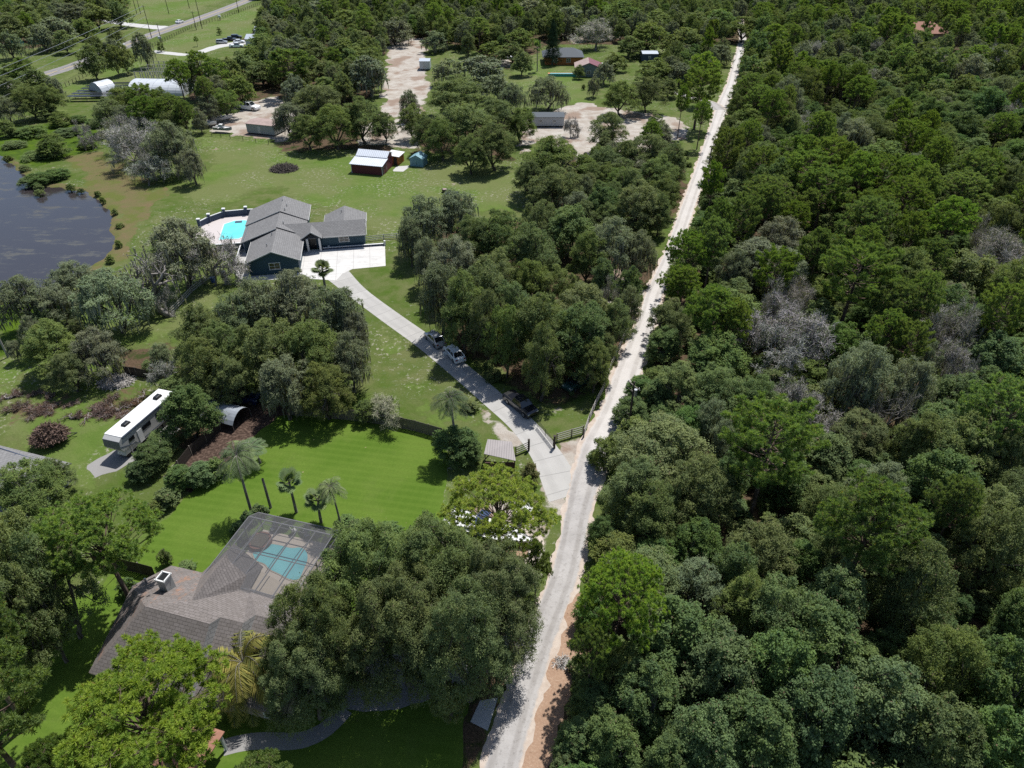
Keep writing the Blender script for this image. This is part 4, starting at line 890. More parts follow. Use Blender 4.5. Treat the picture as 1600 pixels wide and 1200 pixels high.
# greenhouses
def hoop(label, a, b, wd, hgt):
    a = np.array(a[:2]); b = np.array(b[:2]); L_ = float(np.linalg.norm(b-a)); an_ = math.atan2(*(b-a)[::-1]); o = thing('hoop_greenhouse', label, 'greenhouse', (a[0], a[1], 0), an_, 'greenhouses by the highway')
    n = 14; vs = []; fs = []
    for x in (0, L_):
        for k in range(n+1): t_ = PI*k/n; vs.append((x, wd/2-math.cos(t_)*wd/2, math.sin(t_)*hgt))
    fs = [(k, k+1, n+2+k, n+1+k) for k in range(n)]+[tuple(range(n+1)), tuple(range(2*n+1, n, -1))]
    q = MB(); q.add(vs, fs); c = q.build('cover', M['plastic_film'], o)
    q = MB()
    for x in np.linspace(0, L_, int(L_/2.5)+1): q.tube([(x, wd/2-math.cos(PI*k/n)*(wd/2+.03), math.sin(PI*k/n)*(hgt+.01)) for k in range(n+1)], .03, 5)
    q.build('hoops', M['metal'], o)
hoop('long white hoop greenhouse behind the pines near the highway', at(200, 148), at(288, 150), 12, 3.6)
hoop('short domed hoop greenhouse left of the long one', at(163, 152), at(186, 146), 7, 4.2)
pk = thing('greenhouse_frame', 'bare greenhouse frame of pale wooden posts behind the long greenhouse', 'greenhouse frame', (*at(214, 128), 0))
q = MB()
for i in range(16):
    for j in range(4):
        x, y = i*1.9, j*5.5; q.box((x, y, 1.7), (.28, .2, 3.4))
for j in range(4): q.box((14.2, j*5.5, 3.45), (29, .12, .1))
q.build('posts', M['woodl'], pk)
sl_ = thing('shade_house', 'low black shade cloth structure left of the greenhouses', 'shade house', (*at(118, 158), 0), .05)
q = MB()
for j in range(6): q.box((9, j*3.4, 1.6), (22, 1.9, .05))
q.build('shade_cloth', M['black'], sl_); q = MB()
for i in range(5):
    for j in range(6): q.box((-1.5+i*5.2, j*3.4, .8), (.12, .12, 1.6))
q.build('posts', M['metal'], sl_)

# ---- utility poles and wires
def pole(label, base, hgt, arm=True, armdir=(1, 0), wood='darkwood', tr=False, group='utility poles'):
    o = thing('utility_pole', label, 'utility pole', (*base, 0), group=group)
    MB().tube([(0, 0, 0), (0, 0, hgt)], [.17, .11], 8).build('pole', M[wood], o)
    if arm:
        a = MB().beam((-armdir[0]*1.2, -armdir[1]*1.2, hgt-.6), (armdir[0]*1.2, armdir[1]*1.2, hgt-.6), .1, .12).build('crossarm', M['wood'], o)
        for k in (-1.05, 0, 1.05): MB().tube([(armdir[0]*k, armdir[1]*k, hgt-.54), (armdir[0]*k, armdir[1]*k, hgt-.3)], .05, 6).build('insulator', M['white'], a)
    if tr: MB().tube([(.3, 0, hgt-2.2), (.3, 0, hgt-1.2)], .22, 10).build('transformer', M['metal'], o)
    return o
pole('dark utility pole at the right edge of the sand road near the driveway', at(981, 678), 8.5, True, (.5, -.86), tr=True)
pole('dark utility pole beside the sand road halfway up the photo', at(1101, 297), 10, False)
pole('tall pole where the farm lane meets the highway', at(237, 59), 13, True, (.9, -.4)); pole('pole with crossarm beside the highway above the greenhouses', at(256, 78), 10, True, (.9, -.4))
pole('tallest dark pole on the near side of the highway', at(316, 45), 17, False); pole('thin pole just left of the tallest highway pole', at(307, 47), 8, True, (.9, -.4))
pole('pole in the far field nearest the white car on the highway', at(264, 22), 9, False); pole('short pole in the far field right of the white car', at(296, 13), 9, False)
pole('pole beside the highway nearest the top right of the road', at(373, 20), 9, True, (.9, -.4)); pole('left pole of the pair by the side road', at(214, 22), 11, False); pole('right pole of the pair by the side road', at(220, 22), 11, False)
pole('pole right of the side road mouth in the top left field', at(272, -1), 10, False)
pole('grey leaning pole stub at the left edge below the pond', at(13, 558), 4.2, False, wood='woodl')
pa = np.array(at(237, 59)); pb = np.array(at(-70, 134, 13))
for zz_, lab in ((12.7, 'topmost'), (10.9, 'second'), (8.6, 'third'), (5.6, 'lowest')):
    q = MB(); q.tube([(pa[0]+(pb[0]-pa[0])*t_, pa[1]+(pb[1]-pa[1])*t_, zz_+.3*t_-4*.8*t_*(1-t_)) for t_ in np.linspace(0, 1, 24)], .055, 5)
    tag(q.build('power_line', M['metal']), lab+' of the pale power lines crossing the highway at the top left', 'power line', 'power lines at the top left')
pe = thing('mower', 'small white riding mower on the sand road beside the utility pole', 'mower', (*at(980, 631), 0), .3)
MB().box((0, 0, .45), (.7, 1.2, .35), taper=.8).build('body', M['white'], pe); MB().box((0, .3, .8), (.45, .4, .35)).build('seat', M['black'], pe)
for x in (-.4, .4):
    for y in (-.45, .45): MB().disc((x, y, .2), .2, .16, 'x').build('wheel', M['rubber'], pe)

# ------------------------------------------------------------------ vehicles (x to the front)
def car(label, p, rz, paint, kind='sedan', group='cars parked along the driveway', cat='car', z=0, door_open=False):
    L_, Wd = {'sedan': (4.75, 1.82), 'suv': (4.7, 1.88), 'pickup': (5.8, 1.98)}[kind]
    o = thing('parked_car' if kind != 'pickup' else 'pickup_truck', label, cat, (p[0], p[1], z), rz, group)
    hl = L_/2; hw = Wd/2
    if kind == 'sedan': prof = [(-hl, .45), (-hl+.05, .82), (-hl+.3, .98), (-1.3, 1.0), (.95, .96), (1.9, .86), (hl-.1, .66), (hl, .42)]; cab = (-1.95, -1.05, .35, 1.15, 1.43, .96)
    elif kind == 'suv': prof = [(-hl, .5), (-hl+.03, 1.0), (-1.9, 1.08), (.95, 1.04), (1.95, .96), (hl-.08, .74), (hl, .48)]; cab = (-2.25, -1.95, .35, 1.2, 1.68, 1.05)
    else: prof = [(-hl, .55), (-hl+.02, 1.12), (-.6, 1.14), (1.1, 1.12), (2.6, 1.05), (hl-.05, .85), (hl, .55)]; cab = (-.85, -.55, .85, 1.5, 1.82, 1.1)
    low = .27; vs = []; n = len(prof)
    secs = [(-hw, .9), (-hw*.97, 1.0), (-hw*.6, 1.03), (hw*.6, 1.03), (hw*.97, 1.0), (hw, .9)]
    for y, k in secs:
        ex = 1 if abs(y) < hw*.8 else .985
        for x, z_ in prof: vs.append((x*ex, y, z_*k if z_ > .6 else z_))
    fs = [(i*n+j, i*n+j+1, (i+1)*n+j+1, (i+1)*n+j) for i in range(len(secs)-1) for j in range(n-1)]
    b = len(vs)
    for y, k in secs: vs += [(-hl*.985, y, low), (hl*.985, y, low)]
    m = len(secs)
    for i in range(m-1):
        fs += [(i*n, (i+1)*n, b+2*i+2, b+2*i), (i*n+n-1, b+2*i+1, b+2*i+3, (i+1)*n+n-1), (b+2*i, b+2*i+2, b+2*i+3, b+2*i+1)]
    fs += [tuple([0]+[b]+[b+1]+[n-1-j for j in range(n-1)]), tuple([(m-1)*n+j for j in range(n)]+[b+2*m-1, b+2*m-2])]
    q = MB(); q.add(vs, fs); body = q.build('body', M[paint], o, bevel=.03)
    x0, x1, x2, x3, zt_, zb = cab; wt = hw*.72; wb = hw*.92
    q = MB(); q.add([(x0, -wb, zb-.03), (x3, -wb, zb-.03), (x3, wb, zb-.03), (x0, wb, zb-.03), (x1, -wt, zt_), (x2, -wt, zt_), (x2, wt, zt_), (x1, wt, zt_)], [(0, 1, 5, 4), (1, 2, 6, 5), (2, 3, 7, 6), (3, 0, 4, 7), (4, 5, 6, 7)])
    q.build('windows', M['glass'], o)
    q = MB(); q.box(((x1+x2)/2, 0, zt_+.01), (x2-x1+.1, wt*2+.06, .05)); q.build('roof', M[paint], o, bevel=.02)
    q = MB()
    for s_ in (-1, 1):
        q.beam((x3-.02, s_*wb, zb), (x2, s_*wt, zt_), .06, .07); q.beam((x0+.02, s_*wb, zb), (x1, s_*wt, zt_), .12, .08); q.beam(((x1+x2)/2, s_*(wb+.005), zb), ((x1+x2)/2, s_*(wt+.005), zt_), .07, .05)
    q.build('pillars', M[paint], o)
    for sx_ in (-1, 1):
        for sy in (-1, 1):
            wx = (hl-.95)*sx_ if kind != 'pickup' else (1.95 if sx_ > 0 else -1.75); r = .33 if kind != 'pickup' else .4
            t_ = MB().disc((wx, sy*(hw-.08), r), r, .24, 'y', 18).build('tyre', M['rubber'], o); MB().disc((wx, sy*(hw+.045), r), r*.62, .03, 'y', 12).build('rim', M['rim'], t_)
    for sy in (-1, 1):
        MB().box((hl-.12, sy*hw*.72, .66 if kind == 'sedan' else .8), (.16, .36, .14)).build('headlight', M['lamp'], o)
        MB().box((-hl+.06, sy*hw*.75, .82 if kind == 'sedan' else .95), (.1, .34, .16)).build('tail_light', M['tail'], o)
        MB().box((x3-.35, sy*(hw+.06), zb+.05), (.14, .16, .1)).build('mirror', M[paint], o)
    if kind == 'pickup':
        q = MB(); q.box((-1.9, 0, 1.13), (1.9, hw*1.5, .06)); q.build('bed_cover', M['black'], o)
    if door_open: MB().box((.35, hw+.45, .75), (.06, .95, .8), rz=.5).build('door', M[paint], o)
    return o
def hd(a, b): A, B = at(*a), at(*b); return math.atan2(B[1]-A[1], B[0]-A[0])
hdr = hd((708, 563), (668, 522))
car('silver-grey sedan farthest up the driveway under the oaks', at(680, 534), hdr, 'p_silver')
car('white sedan with open door parked behind the silver one', at(710, 557), hdr-.05, 'p_white', door_open=True)
car('dark navy pickup truck on the driveway near the gate', at(813, 637), hd((835, 652), (795, 620))+PI, 'p_dark', 'pickup', cat='pickup truck')
car('dark green sport utility car under the oaks beside the sand road', at(901, 602), hd((885, 610), (916, 590))+PI, 'p_teal', 'suv')
car('white sedan driving on the highway', at(281, 36), hd((262, 44), (300, 33)), 'p_white', group='cars at the top left')
for k, (px, py, pt, kd, lb) in enumerate(((347, 68, 'p_silver', 'suv', 'grey car leftmost of the row by the farm lane'), (359, 64, 'p_dark', 'pickup', 'dark pickup second from the left in the row by the farm lane'), (370, 60, 'p_dark', 'suv', 'dark car third from the left in the row by the farm lane'), (374, 67, 'p_white', 'sedan', 'white car at the right of the row by the farm lane'), (370, 74, 'p_white', 'pickup', 'white pickup below the row of cars by the farm lane'))):
    car(lb, at(px, py), .15, pt, kd, 'cars at the top left', 'pickup truck' if kd == 'pickup' else 'car')
car('white car parked under the trees at the highway bend', at(187, 73), .6, 'p_white', 'suv', 'cars at the top left')
car('dark blue pickup in the shade beside the silver tarp shelter', at(377, 625), -.2, 'p_blue', 'pickup', 'cars near the mulch bed', 'pickup truck')
tk = car('white utility truck with raised hood at the top of the sandy yard', at(389, 171), -.35, 'p_white', 'pickup', 'vehicles in the sandy yard', 'truck'); tk.scale = (1.3, 1.3, 1.3)
car('white car glimpsed right of the sandy clearing', at(792, 92), .3, 'p_white', 'suv', 'cars at the top left')

# ---- fifth-wheel camper
ra = np.array(at(165, 707)); rv_an = hd((180, 716), (262, 655))+PI
rv_an = math.radians(253.3); rv = thing('camper_trailer', 'long white fifth-wheel camper trailer with two dark roof air conditioners', 'camper', (-48.15, 71.2, 0), rv_an)
L_ = 10.6; hw = 1.25
def side(prof, y0, y1, q):
    n = len(prof); q.add([(x, y0, z) for x, z in prof]+[(x, y1, z) for x, z in prof], [tuple(range(n)), tuple(range(2*n-1, n-1, -1))]+[(i, (i+1) % n, n+(i+1) % n, n+i) for i in range(n)])
prof = [(-5.3, .75), (2.6, .75), (2.9, 1.55), (5.0, 1.55), (5.3, 2.1), (5.15, 3.2), (4.6, 3.55), (-5.3, 3.45)]
q = MB(); side(prof, -hw, hw, q); q.build('body', simple('camper_side', (.5, .5, .49), .4, var=.05, streak=(.2, .2, 3)), rv, bevel=.05)
q = MB(); q.slab([(-5.35, -1.28, 3.5), (4.6, -1.28, 3.6), (4.6, 1.28, 3.6), (-5.35, 1.28, 3.5)], .06); q.build('roof', M['white'], rv)
MB().add([(5.32, -1.2, 2.1), (5.32, 1.2, 2.1), (5.18, 1.2, 3.2), (5.18, -1.2, 3.2)], [(0, 1, 2, 3)]).build('front_cap', simple('camper_front_grey', (.12, .14, .17), .35), rv)
for x in (2.3, -3.6): MB().box((x, 0, 3.72), (1.15, .75, .32), taper=.75).build('air_conditioner', M['black'], rv, bevel=.06)
for sy in (1, -1):
    for x, wd_, hh in ((3.3, .9, .55), (.6, 1.5, .6), (-1.6, .75, .95), (-3.7, .85, .85)):
        MB().box((x, sy*(hw+.01), 2.35), (wd_, .05, hh)).build('window', M['glass'], rv)
    MB().box((0, sy*(hw+.02), 3.38), (9, .12, .14)).build('awning', M['navyl'], rv)
    q = MB(); q.beam((5.2, sy*(hw+.012), 2.4), (2.4, sy*(hw+.012), 1.1), .02, .07); q.beam((2.4, sy*(hw+.012), 1.1), (-5.2, sy*(hw+.012), 1.0), .02, .06); q.build('stripe', M['navyl'], rv)
    for x in (-1.2, -2.2): t_ = MB().disc((x, sy*1.12, .4), .4, .26, 'y', 16).build('tyre', M['rubber'], rv)
MB().box((1.9, hw+.02, 1.75), (.75, .06, 1.85)).build('door', M['white'], rv)
MB().box((-.5, 0, .6), (8.6, 1.8, .3)).build('chassis', M['black'], rv)
for y in (-.9, .9): MB().box((3.6, y, .75), (.12, .12, 1.5)).build('leg', M['metal'], rv)
MB().box((4.2, 0, 1.2), (.5, .3, .7)).build('hitch', M['metal'], rv)
cv = thing('covered_cart', 'small white covered cart beside the camper trailer', 'cart', (*at(203, 706), 0), rv_an)
MB().box((0, 0, .95), (2.6, 1.4, 1.0), taper=.75).build('cover', M['white'], cv, bevel=.15)
for x in (-.8, .8):
    for y in (-.6, .6): MB().disc((x, y, .26), .26, .18, 'y').build('wheel', M['rubber'], cv)
tp = thing('tarp_shelter', 'silver tarp covered vehicle shelter behind the round dark tree', 'shelter', (*at(352, 655), 0), -.35)
q = MB(); n = 10; q.add([(x, -1.9+3.8*k/n, .5+1.9*math.sin(PI*(k+.6)/(n+1.2))**.6) for x in (-3.2, 3.0) for k in range(n+1)], [(k, k+1, n+2+k, n+1+k) for k in range(n)]); q.build('tarp', M['tarp'], tp)
q = MB()
for x in (-3.1, 0, 2.9):
    for y in (-1.8, 1.8): q.tube([(x, y, 0), (x, y, 1.2)], .04, 5)
q.build('posts', M['metal'], tp)
# brush-laden utility trailer
ut = thing('utility_trailer', 'black utility trailer heaped with brown brush on the grass left of the camper', 'trailer', (*at(84, 692), 0), .55)
q = MB(); q.box((0, 0, .55), (3.4, 1.7, .08)); q.box((0, .85, .95), (3.4, .05, .8)); q.box((0, -.85, .95), (3.4, .05, .8)); q.box((-1.7, 0, .95), (.05, 1.7, .8)); q.build('bed', M['black'], ut)
q = MB(); q.beam((1.7, .5, .5), (2.9, 0, .45), .08, .08); q.beam((1.7, -.5, .5), (2.9, 0, .45), .08, .08); q.build('tow_bar', M['black'], ut)
for y in (-.95, .95): MB().disc((-.2, y, .35), .35, .2, 'y').build('wheel', M['rubber'], ut)
def boat(label, p, rz, L_=7.5, B_=2.4, group=None, sc_=1.0, hullm='white'):
    o = thing('motor_boat', label, 'boat', (*p, 0), rz, group); o.scale = (sc_,)*3
    st_ = np.linspace(-L_/2, L_/2, 12); vs = []; n = 5
    for i, x in enumerate(st_):
        t_ = (x+L_/2)/L_; w_ = B_/2*(1-max(0, (t_-.45)/.55)**2.2)*.98+.02; sh = 1.35+.35*t_**2; kl = .55+.45*max(0, (t_-.7)/.3)**2
        for a, z in ((-1, sh), (-.82, kl+.28), (0, kl), (.82, kl+.28), (1, sh)): vs.append((x, a*w_, z))
    fs = [(i*n+j, i*n+j+1, (i+1)*n+j+1, (i+1)*n+j) for i in range(11) for j in range(4)]+[(0, 4, 3, 2, 1)]
    q = MB(); q.add(vs, fs); q.build('hull', M[hullm], o)
    dk = []
    for i, x in enumerate(st_): dk += [(x, vs[i*n][1]*.96, vs[i*n][2]-.12), (x, vs[i*n+4][1]*.96, vs[i*n+4][2]-.12)]
    q = MB(); q.add(dk, [(2*i, 2*i+1, 2*i+3, 2*i+2) for i in range(11)]); q.build('deck', M['white'], o)
    q = MB(); q.box((-.4, 0, 1.95), (1.5, 1.3, .7), taper=.75); q.build('console', M['white'], o); MB().box((.4, 0, 2.15), (.12, 1.1, .55), rx=0).build('windscreen', M['glass'], o)
    MB().box((-L_/2-.25, 0, 1.35), (.5, .45, .9), taper=.8).build('outboard_motor', M['black'], o)
    for y in (-.8, .8): MB().box((-1.9, y, 1.5), (1.4, .5, .3)).build('seat', M['offwhite'], o)
    return o, dk
bx, _ = boat('large white motor boat with navy canopy on its trailer under the tall umbrella pine', at(765, 838), hd((735, 826), (808, 850)), 10.5, 2.9)
q = MB(); n = 6; q.add([(x, -1.25+2.5*k/n, 2.55+.35*math.sin(PI*k/n)) for x in (-1.4, -.2) for k in range(n+1)], [(k, k+1, n+2+k, n+1+k) for k in range(n)]); q.build('canopy', simple('navy_canvas', (.02, .045, .11), .7), bx)
tr_ = thing('boat_trailer', 'low dark trailer carrying the large white boat', 'trailer', (*at(765, 838), 0), hd((735, 826), (808, 850)))
q = MB(); q.box((0, .9, .45), (9, .1, .12)); q.box((0, -.9, .45), (9, .1, .12))
for x in (-3.5, -1, 1.5, 4): q.box((x, 0, .42), (.1, 1.8, .1))
q.build('frame', M['metal'], tr_)
for y in (-1.15, 1.15):
    for x in (-1.8, -2.6): MB().disc((x, y, .35), .35, .2, 'y').build('wheel', M['rubber'], tr_)
tx = thing('cargo_trailer', 'brown open cargo trailer beside the second pine trunk', 'trailer', (*at(795, 862), 0), -.35)
q = MB(); q.box((0, 0, .5), (4.2, 1.9, .1)); q.box((0, .95, .75), (4.2, .05, .5)); q.box((0, -.95, .75), (4.2, .05, .5)); q.build('bed', M['dirt'], tx)
for y in (-1.05, 1.05): MB().disc((0, y, .33), .33, .2, 'y').build('wheel', M['rubber'], tx)
cr_ = thing('golf_cart', 'small white golf cart beyond the boat beside the road', 'golf cart', (*at(822, 806), 0), .8)
MB().box((0, 0, .55), (2.3, 1.15, .45), taper=.9).build('body', M['white'], cr_, bevel=.08); MB().box((-.1, 0, 1.9), (1.8, 1.25, .07)).build('roof', M['white'], cr_); MB().box((-.3, 0, .95), (.6, 1.05, .4)).build('seat', M['black'], cr_)
q = MB()
for x in (-.9, .7):
    for y in (-.55, .55): q.tube([(x, y, .7), (x, y, 1.9)], .025, 5)
q.build('posts', M['black'], cr_)
for x in (-.75, .8):
    for y in (-.5, .5): MB().disc((x, y, .24), .24, .2, 'y').build('wheel', M['rubber'], cr_)
boat('white cabin boat on the ground at the left end of the sandy yard', at(322, 199), .1, 6.5, 2.4, 'boats in the sandy yard')
boat('white open boat behind the other one beside the yard trees', at(347, 190), .35, 6.5, 2.3, 'boats in the sandy yard')
boat('grey beached boat hull lying between the yard boats and the fence', at(350, 207), -.2, 5.5, 2.0, 'boats in the sandy yard', 1, 'tarp')
def sticks(name, label, cat, p, R, H, n, mat, mat2=None, lmin=.4, lmax=1.6, loc=None):
    V = []; Fc = []; a = []
    r = np.random.default_rng(int(abs(p[0]*7)+abs(p[1])*3)+n)
    for k in range(n):
        t_ = r.random()*2*PI; rr = R*math.sqrt(r.random()); z = H*(1-(rr/R)**2)*(.5+.5*r.random())
        d = r.normal(size=3); d[2] *= .5; d /= np.linalg.norm(d); L_ = r.uniform(lmin, lmax); c = np.array((math.cos(t_)*rr, math.sin(t_)*rr*.8, max(.1, z)))
        s_ = np.cross(d, r.normal(size=3)); s_ /= np.linalg.norm(s_); w_ = r.uniform(.02, .06)
        b = len(V); V += [c-d*L_/2-s_*w_, c-d*L_/2+s_*w_, c+d*L_/2+s_*w_*.5, c+d*L_/2-s_*w_*.5]; Fc.append((b, b+1, b+2, b+3)); a.append(r.random()*.96)
    V = np.array(V); V[:, 2] = np.maximum(V[:, 2], .02)
    o = link(name, npmesh(name, V, [np.array(Fc)], [M[mat]], {'v': a})); o.location = (p[0], p[1], 0)
    return o
o = sticks('brush_load', '', '', (0, 0), 2.1, 2.0, 2600, 'redtwig'); o.parent = ut; o.location = (-.1, 0, 1.0)
_bp = sticks('brush_pile', '', '', at(444, 265), 3.3, 1.3, 2600, 'twig', lmax=2.0); _bp.color = (.3, .27, .25, 1)
tag(_bp, 'dark burnt brush pile on the field in front of the far oaks', 'brush pile')
tag(sticks('brush_pile', '', '', at(182, 597), 2.4, .6, 1200, 'twig'), 'low grey heap of branches on the grass above the camper', 'brush pile')
tag(sticks('brush_pile', '', '', at(880, 1036), .8, .25, 90, 'twig', lmax=1.2), 'bare grey branches lying on the orange road shoulder', 'brush pile')
fp = thing('fire_pit', 'round red metal fire pit on the field beside the small tank shed', 'fire pit', (*z3(1400, 640)[:2], 0)); MB().tube([(0, 0, 0), (0, 0, .7)], [.6, .7], 12).build('bowl', M['black'], fp); MB().disc((0, 0, .72), .5, .03).build('ash', M['rust'], fp)
tt = thing('tractor_mower', 'small orange lawn tractor near the tank shed on the field', 'lawn tractor', (*z3(1585, 790)[:2], 0), .4)
MB().box((0, 0, .7), (1.6, .8, .5), taper=.8).build('body', M['orange'], tt, bevel=.06); MB().box((-.4, 0, 1.1), (.5, .5, .4)).build('seat', M['black'], tt)
for x, r_ in ((-.6, .42), (.6, .28)):
    for y in (-.5, .5): MB().disc((x, y, r_), r_, .25, 'y').build('wheel', M['rubber'], tt)
tc = thing('covered_machine', 'machine under a bright teal tarpaulin at the far left edge', 'covered machine', (*at(27, 70), 0)); MB().box((0, 0, 1.5), (5, 3.2, 3), taper=.7).build('cover', M['teal'], tc, bevel=.3); MB().box((8.5, 2, 1.0), (9, 2.4, 2), taper=.8).build('trailer_cover', M['teal'], tc, bevel=.3)
for px, py, lb in ((251, 66, 'white mailbox on a post left of the highway fence'), (344, 32, 'white mailbox on a post beside the highway fence near the top')):
    mb_ = thing('mailbox', lb, 'mailbox', (*at(px, py), 0)); MB().box((0, 0, .7), (.25, .25, 1.4)).build('post', M['darkwood'], mb_); MB().box((0, 0, 1.9), (1.3, 1.0, 1.1)).build('box', M['white'], mb_, bevel=.2)
# ------------------------------------------------------------------ vegetation prototypes
def unit(a): return a/np.maximum(np.linalg.norm(a, axis=-1, keepdims=True), 1e-9)
def leafquads(c, nrm, L, wd, r):
    """c (n,3) centres, nrm (n,3), L (n,) lengths -> verts (4n,3)"""
    t_ = unit(np.cross(nrm, r.normal(size=c.shape))); s_ = np.cross(nrm, t_)
    L = L[:, None]; w_ = L*wd
    V = np.stack([c-t_*L*.5, c+s_*w_*.5+nrm*L*.06, c+t_*L*.5, c-s_*w_*.5+nrm*L*.06], 1)
    return V.reshape(-1, 3)
def quadidx(n, b=0): return (np.arange(n)[:, None]*4+np.arange(4)[None, :]+b)
class TubeAcc:
    def __init__(s): s.V = []; s.Q = []; s.n = 0
    def tube(s, pts, rad, k=5):
        P = np.array(pts, float); m = len(P); d = np.gradient(P, axis=0); d = unit(d)
        up = np.where(np.abs(d[:, 2:3]) < .9, np.array([[0, 0, 1.0]]), np.array([[1.0, 0, 0]])); r = unit(np.cross(d, up)); u = np.cross(r, d)
        a = np.arange(k)*2*PI/k; R_ = np.array(rad, float)[:, None, None]
        V = P[:, None]+(r[:, None]*np.cos(a)[None, :, None]+u[:, None]*np.sin(a)[None, :, None])*R_
        i = np.arange(m-1)[:, None]; j = np.arange(k)[None, :]; j2 = (j+1) % k
        Q = np.stack([i*k+j, i*k+j2, (i+1)*k+j2, (i+1)*k+j], -1).reshape(-1, 4)+s.n
        s.V.append(V.reshape(-1, 3)); s.Q.append(Q); s.n += m*k
    def mesh(s, name, mat): 
        me = npmesh(name, np.concatenate(s.V), [np.concatenate(s.Q)], [mat], smooth=True); return me
def bez(a, b, c, n=6):
    t_ = np.linspace(0, 1, n)[:, None]; return (1-t_)**2*np.array(a)+2*t_*(1-t_)*np.array(b)+t_**2*np.array(c)

def make_oak(seed, R, H, ncl, ntw, nlf, L, mat='oak', moss=0.0, trunkmat='bark', base=.2, sparse=0.0, lobes=.3, leafw=.55, crs=(.2, .32), limbk=5):
    r = np.random.default_rng(seed)
    # crown envelope: lopsided dome
    ph = r.random(4)*2*PI; am = r.random(4)*lobes*np.array([.7, .6, .45, .3])
    def env(az): return 1-am.sum()*.4+sum(am[k]*np.cos((k+1)*az+ph[k]) for k in range(4))
    zc = H*(base+.18); Hu = H-zc
    n1 = int(ncl*.78); i = np.arange(n1)+.5
    zz = 1-1.28*(i/n1); zz = np.clip(zz+r.normal(size=n1)*.05, -.3, .99); az = (i*2.39996+r.normal(size=n1)*.35)
    rr = np.sqrt(1-np.clip(zz, 0, 1)**2); e = env(az); cr = R*r.uniform(*crs, size=n1)*(1-.25*np.clip(zz, 0, 1))
    k = r.uniform(.74, 1.0, size=n1)
    C1 = np.stack([np.cos(az)*rr*e*(R-cr)*k, np.sin(az)*rr*e*(R-cr)*k, zc+np.where(zz > 0, zz*(Hu-cr*.8), zz*Hu*.55)*r.uniform(.82, 1.03, size=n1)], -1)
    n2 = ncl-n1; az2 = r.random(n2)*2*PI; q = np.sqrt(r.random(n2))*.6
    C2_ = np.stack([np.cos(az2)*q*R*.8, np.sin(az2)*q*R*.8, zc+Hu*r.uniform(.0, .62, size=n2)], -1); cr2 = R*r.uniform(.13, .22, size=n2)
    C = np.concatenate([C1, C2_]); CR = np.concatenate([cr, cr2]); nc = len(C)
    keep = r.random(nc) > sparse; C, CR = C[keep], CR[keep]; nc = len(C)
    # twigs
    d = unit(r.normal(size=(nc, ntw, 3))); d[..., 2] = np.where(d[..., 2] < -.35, -d[..., 2], d[..., 2]); rad = CR[:, None, None]*r.uniform(.5, 1.06, size=(nc, ntw, 1))**.6
    bump = 1+.22*np.sin(d[..., :1]*5+C[:, None, :1])*np.cos(d[..., 1:2]*6+C[:, None, 1:2])
    T = C[:, None]+d*rad*bump*np.array([1.1, 1.1, .78])
    sg = (CR*.17)[:, None, None, None]
    lc = T[:, :, None]+r.normal(size=(nc, ntw, nlf, 3))*sg*np.array([1, 1, .6])
    nn = unit(d[:, :, None]*.4+r.normal(size=lc.shape)*.5+np.array([0, 0, .85]))
    cv = r.random((nc, 1, 1))*.35; tv = r.random((nc, ntw, 1))*.35; v = np.clip(cv+tv+r.random((nc, ntw, nlf))*.4-.06, 0, .93)
    v = np.where(r.random(v.shape) < .012, .98, v)
    lc = lc.reshape(-1, 3); nn = nn.reshape(-1, 3); v = v.ravel(); n = len(lc)
    V = [leafquads(lc, nn, L*r.uniform(.7, 1.3, size=n), leafw, r)]; Q = [quadidx(n)]; A = [v]; mi = [np.zeros(n, int)]; nv_ = n*4
    if moss > 0:
        m = int(nc*moss*26); ci = r.integers(0, nc, m); dd = unit(r.normal(size=(m, 3))); p = C[ci]+dd*CR[ci][:, None]*np.array([1.05, 1.05, .7]); p[:, 2] -= CR[ci]*.35
        ln = r.uniform(.35, 1.5, size=m)*min(1.3, R/6+.35); p[:, 2] = np.maximum(p[:, 2], ln+.4); h_ = unit(np.stack([r.normal(size=m), r.normal(size=m), np.zeros(m)], -1)); w_ = r.uniform(.05, .17, size=m)[:, None]*max(1, L*3.2)
        dn = np.stack([r.normal(size=m)*.12, r.normal(size=m)*.12, -ln], -1)
        Vm = np.stack([p-h_*w_, p+h_*w_, p+h_*w_*.35+dn, p-h_*w_*.35+dn], 1).reshape(-1, 3)
        V.append(Vm); Q.append(quadidx(m, nv_)); A.append(r.random(m)*.9); mi.append(np.ones(m, int))
    me = npmesh('crown', np.concatenate(V), [np.concatenate(Q)], [M[mat], M['moss']], {'v': np.concatenate(A)}, np.concatenate(mi))
    # limbs
    tb = TubeAcc(); tr = max(.12, R*.045); fork = np.array((r.normal()*.04*H, r.normal()*.04*H, H*base*.8))
    tb.tube([(0, 0, -.3), (0, 0, .4), fork*.55, fork], [tr*1.7, tr*1.15, tr, tr*.95], 8)
    order = r.permutation(nc); nl = min(nc, max(7, nc//2)); hubs = []
    for j in range(limbk):
        a = 2*PI*j/limbk+r.normal()*.3; hub = np.array((math.cos(a)*R*.38, math.sin(a)*R*.38, zc+Hu*r.uniform(.15, .4))); hubs.append(hub)
        tb.tube(bez(fork, (fork+hub)/2+np.array((0, 0, -.04*H))+r.normal(size=3)*.05*R, hub, 6), np.linspace(tr*.75, tr*.38, 6), 6)
    hubs = np.array(hubs)
